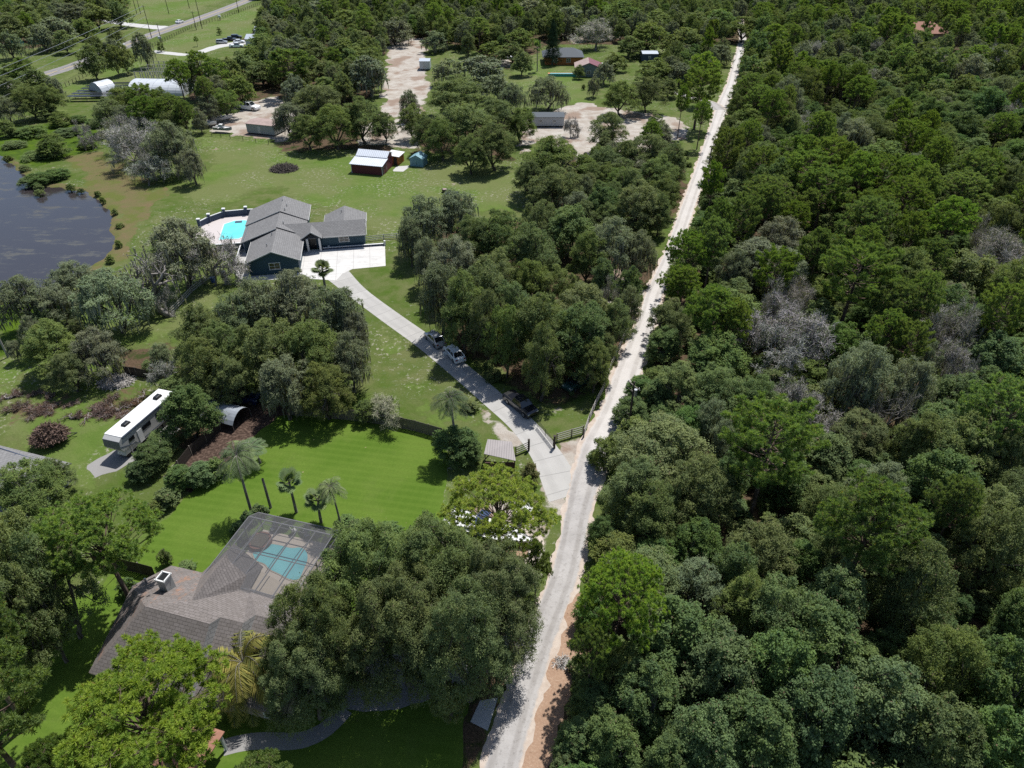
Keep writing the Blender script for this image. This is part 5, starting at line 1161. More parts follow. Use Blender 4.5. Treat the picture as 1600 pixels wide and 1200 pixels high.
    for ci in order[:nl]:
        hb = hubs[np.argmin(((hubs-C[ci])**2).sum(1))]; b_ = C[ci]; mid = (hb+b_)/2+r.normal(size=3)*.07*R
        tb.tube(bez(hb, mid, b_, 5), np.linspace(tr*.34, tr*.1, 5), 4)
        if L < .4:
            for _ in range(3): tb.tube([b_, b_+unit(r.normal(size=3)+np.array((0, 0, .4)))*CR[ci]*1.02], [tr*.09, .012], 3)
    return (tb.mesh('trunk', M[trunkmat]), me, R, H)

def make_pine(seed, R, H, nbr, per, nn_, nl, mat='pine', flat=.5, nw=.05, cb=.45, tuft=1.0):
    r = np.random.default_rng(seed); tb = TubeAcc(); bend = r.normal(size=2)*.035*H
    def axis_(t_): return np.array((bend[0]*t_**2, bend[1]*t_**2, H*t_*.97))
    tb.tube([axis_(t_) for t_ in np.linspace(-.02, 1, 9)], np.linspace(.02*H+.03, .03, 9), 8)
    tc_ = []; td = []
    for i in range(nbr):
        t_ = cb+(1-cb)*((i+.5)/nbr)**.85; a = i*2.39996+r.normal()*.3; q = (t_-cb)/(1-cb)
        prof = (1-q**2.2)**.5*(.55+.45*min(1, q*3)) if flat < .5 else ((1-q**3)**.5*(.5+.5*min(1, q*2.2)))
        Lb = R*prof*r.uniform(.75, 1.08)+.3; o = axis_(t_); dh = np.array((math.cos(a), math.sin(a), 0)); rise = (.12+.5*q)*Lb
        e = o+dh*Lb+np.array((0, 0, rise+.06*H*flat*(1-q))); mid = o+dh*Lb*.55+np.array((0, 0, rise*.2)); P = bez(o, mid, e, 7)
        tb.tube(P, np.linspace(max(.035, .0065*H*(1.3-q)), .02, 7), 5)
        m = max(3, int(per*(.4+.9*Lb/R)))
        for j in range(m):
            s_ = r.uniform(.38, 1.0)**.8; k = s_*6; k0 = int(min(k, 5)); p = P[k0]*(1-(k-k0))+P[k0+1]*(k-k0)
            sd = unit(np.array((r.normal(), r.normal(), abs(r.normal())*.7+.25)))+dh*.5; sd = unit(sd); ln = r.uniform(.25, 1.0)*R*.2*(1.25-.6*s_); c = p+sd*ln
            if j < m*.7: tb.tube([p, (p+c)/2+r.normal(size=3)*.08, c], [.022, .016, .01], 3)
            tc_.append(c); td.append(unit(sd*.5+np.array((0, 0, .65))))
        tc_.append(e); td.append(unit(dh*.4+np.array((0, 0, .8))))
        # dead snags
        if r.random() < .25 and t_ < cb+.3: 
            q_ = o-np.array((0, 0, .8)); tb.tube([q_, q_+dh*Lb*.5+np.array((0, 0, .3)), q_+dh*Lb*.75+r.normal(size=3)*.3], [.04, .025, .01], 3)
    tc_.append(axis_(1.0)); td.append(np.array((0, 0, 1.0)))
    C = np.array(tc_); D = np.array(td); n = len(C); ts = r.uniform(.8, 1.25, size=(n, 1, 1))*tuft
    dd = unit(r.normal(size=(n, nn_, 3))+D[:, None]*.85); ln = nl*ts*r.uniform(.75, 1.1, size=(n, nn_, 1))
    base = C[:, None]+dd*.02-D[:, None]*r.uniform(0, .16, size=(n, nn_, 1))*tuft; tip = base+dd*ln; s_ = unit(np.cross(dd, r.normal(size=dd.shape)))*nw*tuft*.5
    m1 = base+dd*ln*.5
    V = np.stack([base, m1+s_, tip, m1-s_], 2).reshape(-1, 3); N = n*nn_
    v = np.clip(r.random((n, 1))*.55+r.random((n, nn_))*.42, 0, .965).ravel(); v = np.where(r.random(N) < .02, .99, v)
    me = npmesh('crown', V, [quadidx(N)], [M[mat]], {'v': v})
    return (tb.mesh('trunk', M['pbark']), me, R, H)

def make_dome(seed, R, H, ncl, tcl, nn_, nl, nw=.05, zb=.62, thick=1.0, crs=(.13, .24)):
    """pine with a rounded umbrella crown: clumps of needle tufts on rising limbs"""
    r = np.random.default_rng(seed); tb = TubeAcc(); bend = r.normal(size=2)*.03*H
    ax = lambda t_: np.array((bend[0]*t_**2, bend[1]*t_**2, H*t_)); tb.tube([ax(t_) for t_ in np.linspace(-.02, .9, 9)], np.linspace(.019*H+.03, .07, 9), 8)
    ph = r.random(4)*2*PI; am = r.random(4)*np.array([.22, .2, .15, .1]); env = lambda az: 1-am.sum()*.4+sum(am[k]*np.cos((k+1)*az+ph[k]) for k in range(4))
    i = np.arange(ncl)+.5; zz = np.clip(1-1.35*(i/ncl)+r.normal(size=ncl)*.06, -.38, .98); az = i*2.39996+r.normal(size=ncl)*.4; rr = np.sqrt(1-np.clip(zz, 0, 1)**2)*env(az)
    cr = R*r.uniform(*crs, size=ncl); k = np.where(r.random(ncl) < .22, r.uniform(.35, .7, size=ncl), r.uniform(.82, 1.02, size=ncl)); zc = H*zb; Hu = H-zc
    C = np.stack([np.cos(az)*rr*(R-cr)*k, np.sin(az)*rr*(R-cr)*k, zc+np.where(zz > 0, zz*(Hu-cr*.4), zz*Hu*.75)*r.uniform(.85, 1.0, size=ncl)], -1); C[:, :2] += bend*.8
    d = unit(r.normal(size=(ncl, tcl, 3))); d[..., 2] = np.abs(d[..., 2])*.9-.12; d = unit(d); T = C[:, None]+d*cr[:, None, None]*r.uniform(.45, 1.05, size=(ncl, tcl, 1))*np.array([1.15, 1.15, .62]); D = unit(d*.5+np.array((0, 0, .75)))
    for ci in range(ncl):
        t0 = max(.5, min(.88, (C[ci, 2]-Hu*.55-np.hypot(*C[ci, :2])*.16)/H)); o = ax(t0); e = C[ci]; mid = o*.45+e*.55+np.array((0, 0, -.05*Hu))+r.normal(size=3)*.3; tb.tube(bez(o, mid, e, 7), np.linspace(max(.035, .0048*H), .02, 7), 4)
        for j in range(0, tcl, 2): tb.tube([e, (e+T[ci, j])/2+r.normal(size=3)*.06, T[ci, j]], [.02, .014, .008], 3)
    for j in range(7):                            # dead snags below the crown
        a = r.random()*6.28; o = ax(r.uniform(.35, .6)); l_ = r.uniform(.8, 2.4); e = o+np.array((math.cos(a)*l_, math.sin(a)*l_, l_*.3)); tb.tube([o, (o+e)/2, e], [.04, .03, .012], 3)
    T = T.reshape(-1, 3); D = D.reshape(-1, 3); n = len(T); ts = r.uniform(.8, 1.2, size=(n, 1, 1)); dd = unit(r.normal(size=(n, nn_, 3))+D[:, None]*.8)
    ln = nl*ts*r.uniform(.8, 1.08, size=(n, nn_, 1)); base = T[:, None]-D[:, None]*r.uniform(0, .14, size=(n, nn_, 1)); tip = base+dd*ln; s_ = unit(np.cross(dd, r.normal(size=dd.shape)))*nw*.5; m1 = base+dd*ln*.5
    V = np.stack([base, m1+s_, tip, m1-s_], 2).reshape(-1, 3); N = n*nn_; v = np.clip(r.random((n, 1))*.6+r.random((n, nn_))*.3, 0, .965).ravel(); v = np.where(r.random(N) < .012, .99, v)
    return (tb.mesh('trunk', M['pbark']), npmesh('crown', V, [quadidx(N)], [M['pine']], {'v': v}), R, H)

def make_bare(seed, R, H, depth=5, leaf=0, mat='twig', tw=14, tl=.7, twd=.03, bark_='gbark', trunk_h=.3, mossy=0, lean=None, rk=1.0):
    r = np.random.default_rng(seed); tb = TubeAcc(); tips = []
    def grow(p, d, L_, rad, k):
        e = p+d*L_; m = (p+e)/2+r.normal(size=3)*L_*.08; tb.tube([p, m, e], [rad, rad*.82, rad*.68], 6 if k > 2 else 4)
        if k == 0: tips.append((e, d)); return
        for j in range(r.integers(2, 4) if k < depth else 4):
            nd = unit(d*.75+r.normal(size=3)*.62+np.array((lean[0]*.1 if lean else 0, 0, .1))); grow(e if j else m*.3+e*.7, nd, L_*r.uniform(.62, .9), rad*.62, k-1)
        if k <= 2: tips.append((m, d))
    d0_ = (*lean, 1.0) if lean else (r.normal()*.12, r.normal()*.12, 1.0)
    grow(np.array((0, 0, -.2)), unit(np.array(d0_)), H*trunk_h, max(.12, R*.05)*rk, depth)
    pts = np.array([t_[0] for t_ in tips]); dv = np.array([t_[1] for t_ in tips]); s_ = np.array([R/max(1e-3, np.percentile(np.hypot(pts[:, 0], pts[:, 1]), 92))]*2+[H/max(1e-3, pts[:, 2].max()+tl)])
    tb.V = [v_*s_ for v_ in tb.V]; pts = pts*s_; n = len(pts)
    dd = unit(dv[:, None]*.8+r.normal(size=(n, tw, 3))); b = pts[:, None]+r.normal(size=(n, tw, 3))*.25*tl; e = b+dd*r.uniform(.4, 1.1, size=(n, tw, 1))*tl; w_ = unit(np.cross(dd, r.normal(size=dd.shape)))*twd*.5
    V = np.stack([b-w_, b+w_, e+w_*.5, e-w_*.5], 2).reshape(-1, 3); N = n*tw; Vs = [V]; Q = [quadidx(N)]; A = [np.clip(r.random(N)*.9, 0, .93)]; mi = [np.zeros(N, int)]; b0_ = N*4
    if leaf:
        ci = r.integers(0, n, leaf); c = pts[ci]+r.normal(size=(leaf, 3))*.55*tl*1.3; Vs.append(leafquads(c, unit(r.normal(size=c.shape)+np.array((0, 0, .4))), r.uniform(.14, .3, size=leaf)*max(1, tl*1.2), .55, r)); Q.append(quadidx(leaf, b0_)); A.append(r.random(leaf)*.9); mi.append(np.ones(leaf, int)); b0_ += leaf*4
    if mossy:
        ci = r.integers(0, n, mossy); p = pts[ci]+r.normal(size=(mossy, 3))*.3; ln = r.uniform(.4, 1.8, size=mossy); p[:, 2] = np.maximum(p[:, 2], ln+.3); h_ = unit(np.stack([r.normal(size=mossy), r.normal(size=mossy), np.zeros(mossy)], -1)); w2 = r.uniform(.06, .16, size=mossy)[:, None]; dn = np.stack([r.normal(size=mossy)*.1, r.normal(size=mossy)*.1, -ln], -1)
        Vs.append(np.stack([p-h_*w2, p+h_*w2, p+h_*w2*.3+dn, p-h_*w2*.3+dn], 1).reshape(-1, 3)); Q.append(quadidx(mossy, b0_)); A.append(r.random(mossy)*.9); mi.append(np.full(mossy, 2))
    me = npmesh('crown', np.concatenate(Vs), [np.concatenate(Q)], [M[mat], M['oakg'], M['moss']], {'v': np.concatenate(A)}, np.concatenate(mi))
    return (tb.mesh('trunk', M[bark_]), me, R, H)

def make_cedar(seed, R, H, n=9000, L=.45):
    r = np.random.default_rng(seed); t_ = r.random(n)**.8; z = H*(.06+.94*t_); rad = R*(1-t_)**.75*r.uniform(.55, 1.05, size=n)*(1+.18*np.sin(z*3.1+r.random()*5)); a = r.random(n)*2*PI; rad *= 1+.15*np.sin(a*5+z)
    c = np.stack([np.cos(a)*rad, np.sin(a)*rad, z], -1); nn = unit(np.stack([np.cos(a), np.sin(a), np.full(n, .5)], -1)+r.normal(size=(n, 3))*.5)
    me = npmesh('crown', leafquads(c, nn, L*r.uniform(.6, 1.3, size=n), .5, r), [quadidx(n)], [M['cedar']], {'v': r.random(n)*.93}); tb = TubeAcc(); tb.tube([(0, 0, -.2), (0, 0, H*.95)], [R*.1, .03], 6)
    return (tb.mesh('trunk', M['bark']), me, R, H)

def make_palm(seed, H, kind='feather', nf=16, FL_=2.6, mat='palm', lw=.09, pairs=26, thick=.16):
    r = np.random.default_rng(seed); tb = TubeAcc(); bend = r.normal(size=2)*.06*H
    ax = lambda t_: np.array((bend[0]*t_**2, bend[1]*t_**2, H*t_)); tb.tube([ax(t_) for t_ in np.linspace(-.03, 1, 8)], np.linspace(thick*1.3, thick*.8, 8), 9)
    top = ax(1.0); V = []; n = 0; A = []
    for i in range(nf):
        a = i*2.39996+r.normal()*.15; el = math.radians(r.uniform(-18, 72) if kind == 'feather' else r.uniform(-18, 80)); dh = np.array((math.cos(a), math.sin(a), 0)); fv = r.random()*.55; L_ = FL_*r.uniform(.85, 1.1)
        if kind == 'feather':
            p1 = top+dh*L_*.5*math.cos(el)+np.array((0, 0, L_*.5*math.sin(el)+.15*L_)); p2 = top+dh*L_*(.6+.35*math.cos(el))+np.array((0, 0, L_*math.sin(el)*.6-L_*.38)); P_ = bez(top, p1, p2, pairs)
            T_ = unit(np.gradient(P_, axis=0)); S_ = unit(np.cross(T_, np.array((0, 0, 1.0)))); tb.tube(P_[::3], np.linspace(.035, .01, len(P_[::3])), 4)
            for j in range(2, pairs):
                ll = L_*.3*math.sin(PI*min(1, (j+2)/(pairs+1)))**.6+.08
                for s_ in (-1, 1):
                    e = P_[j]+S_[j]*s_*ll*.85+T_[j]*ll*.45+np.array((0, 0, -ll*r.uniform(.25, .6))); w_ = T_[j]*lw*.5; m = (P_[j]+e)/2
                    V += [P_[j], m-w_, e, m+w_]; A.append(fv+r.random()*.35)
        else:
            pl_ = L_*.5; c = top+dh*pl_*math.cos(el)+np.array((0, 0, pl_*math.sin(el))); tb.tube([top, c], [.03, .02], 3); d0 = unit(c-top); up = unit(np.cross(np.cross(d0, np.array((0, 0, 1.0))), d0)); sd = np.cross(d0, up); m = 16
            for j in range(m):
                t_ = math.radians(-125+250*j/(m-1)); dd = d0*math.cos(t_)+sd*math.sin(t_); ll = L_*.48*(1-.25*abs(t_)/2.2); e = c+dd*ll+np.array((0, 0, -ll*.12)); w_ = unit(np.cross(dd, up))*lw*.9; mm = c+dd*ll*.5
                V += [c, mm-w_, e, mm+w_]; A.append(fv+r.random()*.35)
    V = np.array(V); N = len(V)//4
    me = npmesh('crown', V, [quadidx(N)], [M[mat]], {'v': np.clip(A, 0, .93)})
    return (tb.mesh('trunk', M['palmbark']), me, FL_, H)
def make_stump(H):
    tb = TubeAcc(); tb.tube([(0, 0, -.1), (0, 0, H)], [.17, .14], 9); return tb.mesh('trunk', M['palmbark'])

PR = {}
PR['Ohero'] = [make_oak(101+i, 9.5, 13, 190, 52, 14, .18, base=.2, crs=(.075, .165), lobes=.3, sparse=.08) for i in range(2)]
PR['O'] = [make_oak(1+i, 6.5, 10.5, 100, 36, 13, .2, base=.16, crs=(.10, .21), sparse=.1, lobes=.38) for i in range(5)]
PR['Olo'] = [make_oak(21+i, 6, 9.5, 60, 18, 9, .42, base=.12, crs=(.15, .28)) for i in range(6)]
PR['M'] = [make_oak(41+i, 6.5, 11, 90, 28, 11, .21, mat='oakg', moss=.4, sparse=.16, base=.22, crs=(.11, .22), lobes=.45) for i in range(3)]
PR['Mlo'] = [make_oak(51+i, 6, 10, 58, 15, 9, .4, mat='oakg', moss=.3, sparse=.08, base=.16, crs=(.14, .26), lobes=.4) for i in range(4)]
PR['B'] = [make_oak(61+i, 4.5, 8, 80, 34, 12, .2, mat='bright', base=.12, crs=(.13, .26)) for i in range(4)]
PR['Blo'] = [make_oak(66+i, 4.2, 7.5, 44, 15, 9, .38, mat='bright', base=.06, crs=(.18, .32)) for i in range(4)]
PR['S'] = [make_oak(71+i, 3.6, 6.4, 50, 26, 10, .21, mat='scrub', base=.06, crs=(.16, .3), lobes=.4) for i in range(4)]
PR['Slo'] = [make_oak(81+i, 3.4, 6, 34, 14, 8, .34, mat='scrub', base=.04, crs=(.2, .36), lobes=.4) for i in range(5)]
PR['Phero'] = [make_dome(88+i, 7, 17, 80, 19, 60, .35, .055, .68, crs=(.11, .2)) for i in range(3)]
PR['P'] = [make_dome(91+i, 6, 16, 60, 14, 44, .42, .07, .66) for i in range(3)]+[make_pine(94, 6.0, 17, 52, 24, 44, .4, 'pine', .65, .065, .42)]
PR['Plo'] = [make_dome(195+i, 5.2, 15.5, 40, 9, 20, .62, .16, .62) for i in range(4)]+[make_pine(99, 5.2, 15.5, 36, 20, 18, .6, 'pine', .6, .17, .42)]
PR['G'] = [make_bare(111+i, 5, 10, 5, 1500, tw=20, tl=.9, twd=.045, mossy=300) for i in range(2)]
PR['D'] = [make_bare(121+i, 5, 10, 5, 0, tw=14, tl=.8, twd=.035, mossy=200) for i in range(2)]
PR['Dlean'] = [make_bare(129, 8.5, 12.5, 5, 0, tw=5, tl=.7, twd=.03, mossy=260, lean=(-.95, .05), rk=1.5)]
PR['C'] = [make_cedar(131, 4.2, 16)]
PR['shrub'] = [make_oak(141+i, 1.5, 2.3, 22, 18, 9, .19, mat='scrub', base=.02, crs=(.26, .4)) for i in range(3)]
PR['bshrub'] = [make_oak(151+i, 1.6, 2.4, 22, 18, 9, .22, mat='bright', base=.02, crs=(.26, .4)) for i in range(3)]
PR['feather'] = [make_palm(161+i, 7, 'feather', 20, 2.9, pairs=34) for i in range(3)]
PR['fan'] = [make_palm(171+i, 4.4, 'fan', 24, 2.0, lw=.14) for i in range(3)]
PR['canary'] = [make_palm(181, 2.6, 'feather', 30, 4.3, 'ygpalm', lw=.12, pairs=40, thick=.4)]
PR['redbrush'] = [make_bare(191+i, 2.2, 1.5, 4, 0, 'redtwig', 12, .6, .05, 'gbark', .25) for i in range(2)]

CATS = {'O': ('live_oak', 'oak tree', 'dark green live oak'), 'M': ('mossy_oak', 'oak tree', 'grey-green oak hung with moss'), 'B': ('broadleaf_tree', 'broadleaf tree', 'bright green broadleaf tree'),
        'S': ('scrub_oak', 'scrub tree', 'low rounded scrub oak'), 'P': ('pine_tree', 'pine tree', 'tall pine with tufted needles'), 'G': ('grey_tree', 'half dead tree', 'greyish thinly leaved tree'), 'D': ('dead_tree', 'dead tree', 'bare dead tree'), 'Dlean': ('dead_tree', 'dead tree', 'bare dead tree'),
        'C': ('cedar_tree', 'conifer', 'dark conical conifer'), 'shrub': ('shrub', 'shrub', 'rounded green shrub'), 'bshrub': ('leafy_bush', 'bush', 'bright leafy bush'), 'feather': ('queen_palm', 'palm tree', 'feather leaved palm'), 'fan': ('fan_palm', 'palm tree', 'fan leaved palm'),
        'canary': ('date_palm', 'palm tree', 'palm with golden arching fronds'), 'redbrush': ('brown_bush', 'bush', 'dry reddish brown bush')}
TREES = []                                       # dicts; built at the end
occ = []                                         # occupied discs
def add_tree(k, x, y, R, H, zone, label=None, hero=False, tint=None, rz=None, name=None, hi=None):
    TREES.append(dict(k=k, x=x, y=y, R=R, H=H, zone=zone, label=label, hero=hero, tint=tint, rz=rz, name=name, hi=hi)); occ.append((x, y, R))
HD = {'O': 1.05, 'M': 1.1, 'B': 1.1, 'S': 1.1, 'P': 2.0, 'G': 1.35, 'D': 1.3, 'C': 2.6, 'shrub': 1.1, 'bshrub': 1.0}
RLP = sorted([(e[0], e[1]) for e in EDGE])
def T(k, px, py, wpx, zone, H=None, label=None, hero=False, tint=None, rz=None, name=None, hi=None):
    """photo crown centre (px,py) and crown width in photo pixels"""
    rl = float(np.interp(py+wpx*.22, [a for a, b in RLP], [b for a, b in RLP]))
    if px < rl and py < 600 and k in 'OMBSG': px -= max(0, px+wpx*.56-rl-3)
    zf = {'P': .78, 'O': .58, 'M': .58, 'C': .5, 'feather': .97, 'fan': .97}.get(k, .55)
    h_ = H or 9.0
    for _ in range(4):
        z = h_*zf; R = wpx/2/pxm(py, z)
        if H is None: h_ = min({'P': 18, 'O': 14, 'M': 14}.get(k, 12), max(1.2, HD.get(k, 1.1)*(R+1.6 if k != 'P' else R+2.2)))
    x, y = at(px, py, z); add_tree(k, x, y, R, h_, zone, label, hero, tint, rz, name, hi)
def TT(zone, items):
    for it in items: T(it[0], it[1], it[2], it[3], zone, it[4] if len(it) > 4 else None)

# ---- trees read off the photograph
rf0 = np.random.default_rng(31)
Zh = 'around the near houses'
T('P', 780, 790, 200, Zh, 13.5, 'broad yellow-green umbrella pine standing over the white boat', True, (2.05, 1.66, .9))
T('P', 838, 872, 60, Zh, 11, 'slender pine with a leaning pale trunk beside the near road edge')
T('P', 148, 828, 205, Zh, 15, 'large bright pine between the camper and the brown house', True, (1.5, 1.5, 1.1))
T('P', 215, 1112, 345, Zh, 15.5, 'huge pale green pine spreading over the front of the brown house', True, (1.8, 1.6, 1.0))
T('P', 400, 1225, 150, Zh, 9, 'bright pine top cut by the bottom edge left of centre'); T('P', 75, 1205, 140, Zh, 12, 'pine crown at the bottom left corner')
for a in ((575, 900, 190, 'live oak crown overhanging the screened pool'), (680, 895, 190, 'live oak filling the middle between the pool and the road'), (772, 930, 172, 'live oak whose crown hangs over the left edge of the road'), (500, 985, 175, 'live oak crown touching the brown shingle roof'),
          (625, 975, 210, 'widest live oak, left of the near road and above the circular driveway'), (728, 1000, 180, 'live oak above the concrete apron by the road'), (478, 1045, 140, 'dark live oak beside the golden fronded palm')): T('O', a[0], a[1], a[2], Zh, 15.5 if a[2] > 170 else 13, a[3], True)
T('O', 700, 1090, 60, Zh, 6, 'small low oak bough tree near the bottom road edge')
T('O', 40, 765, 125, Zh, 8.5, 'dark oak at the left edge in front of the neighbour house'); T('O', 15, 860, 130, Zh, 14); T('O', 72, 905, 120, Zh, 15); T('O', 5, 960, 130, Zh, 16); T('O', 50, 950, 90, Zh, 14); T('O', -50, 1010, 150, Zh, 14); T('O', -60, 900, 150, Zh, 14)
T('P', -60, 1100, 220, Zh, 17); T('P', -75, 980, 180, Zh, 18)
T('B', 291, 640, 92, Zh, 8.5, 'round dense dark green tree right of the camper trailer'); T('B', 236, 712, 62, Zh, 4.5, 'leafy tree in front of the camper door'); T('B', 215, 735, 40, Zh, 3)
T('B', 280, 745, 50, Zh, 3.4); T('B', 310, 740, 55, Zh, 3.2); T('shrub', 258, 777, 46, Zh, 2.6); T('shrub', 240, 792, 38, Zh, 2); T('B', 250, 690, 50, Zh, 4); T('shrub', 336, 728, 42, Zh, 3); T('O', 82, 738, 60, Zh, 5)
T('G', 588, 638, 70, Zh, 4.6, 'thin brownish bushy tree standing at the board fence', tint=(.85, .9, .6), rz=1); T('S', 570, 640, 40, Zh, 3.6)
T('B', 712, 690, 72, Zh, 5.5, 'leafy clump at the fence end beside the pavilion'); T('B', 735, 700, 50, Zh, 4); T('bshrub', 690, 680, 30, Zh, 2)
T('shrub', 828, 737, 40, Zh, 3.4, 'round olive brown bush beside the concrete driveway', tint=(1.1, .85, .8)); T('shrub', 733, 632, 34, Zh, 1.8, tint=(1.3, 1.2, 1.2))
T('feather', 709, 636, 66, Zh, 8.5, 'queen palm rising from the leafy clump at the fence end')
T('feather', 367, 716, 72, Zh, 8.5, 'tallest feather palm at the left corner of the screened pool'); T('feather', 521, 765, 55, Zh, 6.5, 'feather palm at the right corner of the screened pool')
T('fan', 452, 757, 54, Zh, 4.6, 'fan palm with dark trunk behind the middle of the screened pool'); T('fan', 494, 782, 52, Zh, 3.6, 'shorter fan palm behind the right part of the screened pool')
T('feather', 400, 700, 60, Zh, 2.6)
for px, py, wd in ((372, 822, 30), (386, 808, 34), (404, 797, 30), (380, 836, 26), (540, 815, 40), (555, 822, 34), (528, 822, 24), (700, 880, 60), (660, 838, 60), (590, 838, 50), (610, 826, 44), (735, 850, 50), (705, 812, 26)): T('bshrub', px, py, wd, Zh, 1.6)
T('canary', 392, 1058, 140, Zh, 4.6, 'date palm with golden arching fronds in front of the brown house'); T('bshrub', 521, 1104, 24, Zh, 1.4); T('bshrub', 195, 915, 40, Zh, 2.2); T('shrub', 256, 868, 26, Zh, 2.4); T('bshrub', 290, 885, 34, Zh, 1.0)
T('fan', 503, 420, 44, Zh, 3.6, 'single fan palm at the corner of the blue house driveway')
T('S', 947, 705, 55, Zh, 5.5, 'thin twisted tree standing between the gate and the road'); T('S', 962, 692, 40, Zh, 4.5); T('shrub', 928, 712, 28, Zh, 2.2)

Zg = 'in the grove left of the driveway'
for it in (('M', 400, 480, 100, 12), ('M', 462, 470, 110, 12.5), ('M', 525, 492, 110, 12.5), ('M', 370, 500, 90, 11), ('O', 420, 545, 110, 12), ('O', 485, 545, 115, 12.5), ('M', 545, 560, 80, 10), ('O', 350, 545, 90, 11), ('M', 440, 598, 100, 10.5), ('O', 505, 603, 90, 9.5), ('O', 312, 517, 95, 11), ('O', 318, 568, 90, 11), ('O', 360, 590, 70, 9), ('M', 555, 520, 60, 9)): T(it[0], it[1], it[2], it[3], Zg, it[4], hi=True)
Zp = 'around the pond'
T('M', 278, 388, 130, Zp, 13, 'big mossy oak with thick dark trunk between the pond and the pool', hi=True); T('G', 325, 405, 80, Zp, 9.5)
add_tree('Dlean', *at(268, 494), 8.5, 12.5, Zp, 'leaning dead tree with bare branches over the pond shore', tint=(1.3, 1.3, 1.3), rz=0.0)
T('M', 172, 462, 125, Zp, 11.5, 'mossy oak with slanting trunk between the pond and the red clearing', hi=True)
for it in (('M', 112, 438, 85, 8), ('M', 35, 468, 95, 9.5), ('M', 90, 470, 70, 7.5), ('S', 65, 500, 50, 5), ('O', 78, 535, 105, 9), ('M', 150, 545, 90, 8.5), ('M', 50, 520, 50, 7), ('O', 105, 575, 60, 7), ('M', 20, 545, 30, 4), ('S', 120, 510, 40, 3.5), ('M', 250, 555, 45, 5), ('G', 262, 575, 50, 5), ('shrub', 184, 573, 26, 2), ('S', 230, 570, 24, 2), ('S', 270, 605, 50, 4), ('D', 255, 465, 40, 6),
           ('D', 185, 205, 60, 11), ('G', 205, 220, 75, 12), ('M', 265, 225, 85, 13), ('M', 298, 255, 50, 9), ('D', 235, 250, 65, 9), ('D', 200, 235, 60, 9), ('G', 225, 265, 60, 7), ('S', 78, 225, 60, 6), ('B', 62, 277, 55, 2.6), ('B', 85, 272, 44, 2.6), ('B', 45, 282, 36, 2), ('S', 60, 300, 18, 1.4), ('S', 8, 198, 34, 5), ('S', 50, 203, 46, 3), ('S', 90, 185, 40, 4), ('S', 72, 175, 40, 4), ('M', 8, 168, 50, 8), ('O', 15, 140, 60, 10), ('O', 45, 155, 60, 10), ('O', 70, 150, 55, 10), ('O', 55, 125, 60, 10), ('M', 85, 135, 36, 8), ('O', 20, 115, 60, 9), ('P', 35, 100, 50, 11), ('D', 138, 212, 30, 7), ('D', 128, 200, 24, 6), ('B', 120, 185, 30, 2), ('B', 150, 190, 36, 2.5), ('B', 105, 205, 40, 2), ('B', 135, 225, 30, 2), ('S', 20, 225, 40, 1.6), ('S', 60, 240, 60, 1.4), ('B', 30, 205, 40, 1.6)): T(it[0], it[1], it[2], it[3], Zp, it[4])
Zw = 'by the greenhouses and the highway'
for it in (('O', 142, 92, 46, 12), ('O', 150, 74, 36, 11), ('O', 177, 90, 28, 11), ('O', 192, 86, 34, 11), ('M', 222, 72, 42, 13), ('M', 175, 75, 30, 10), ('P', 276, 108, 46, 15), ('P', 308, 95, 56, 15), ('P', 332, 105, 50, 14), ('M', 300, 118, 50, 12), ('O', 357, 112, 60, 11), ('O', 378, 100, 50, 11), ('O', 395, 90, 46, 10), ('P', 318, 135, 40, 13), ('M', 340, 140, 50, 10), ('O', 372, 138, 54, 10),
           ('O', 190, 158, 60, 10), ('P', 222, 148, 50, 10), ('O', 250, 150, 34, 7), ('M', 190, 146, 40, 7), ('D', 232, 146, 34, 8), ('P', 225, 165, 70, 12), ('P', 258, 165, 66, 12), ('P', 285, 172, 46, 12), ('O', 170, 175, 60, 10), ('M', 200, 185, 60, 10), ('M', 325, 165, 46, 9), ('O', 350, 158, 50, 9), ('G', 215, 195, 50, 9), ('M', 310, 185, 30, 7), ('O', 240, 190, 50, 10), ('O', 270, 195, 50, 10),
           ('P', 306, 60, 9, 4), ('S', 342, 47, 9, 3.6), ('S', 250, 72, 14, 4), ('S', 180, 52, 30, 6), ('M', 88, 45, 70, 12), ('O', 40, 25, 60, 12), ('O', 62, 15, 60, 12), ('M', 110, 20, 60, 12), ('O', 15, 40, 60, 12), ('M', 12, 65, 50, 11), ('O', 148, 22, 50, 12), ('O', 182, 18, 44, 12), ('O', 130, 42, 40, 9), ('M', 65, 55, 50, 11), ('O', 100, 62, 40, 9), ('O', 45, 5, 60, 12), ('O', 90, 2, 60, 12), ('O', 130, 2, 60, 12), ('O', 165, -2, 50, 12)): T(it[0], it[1], it[2], it[3], Zw, it[4])
Zm = 'in the woods around the sandy yards'
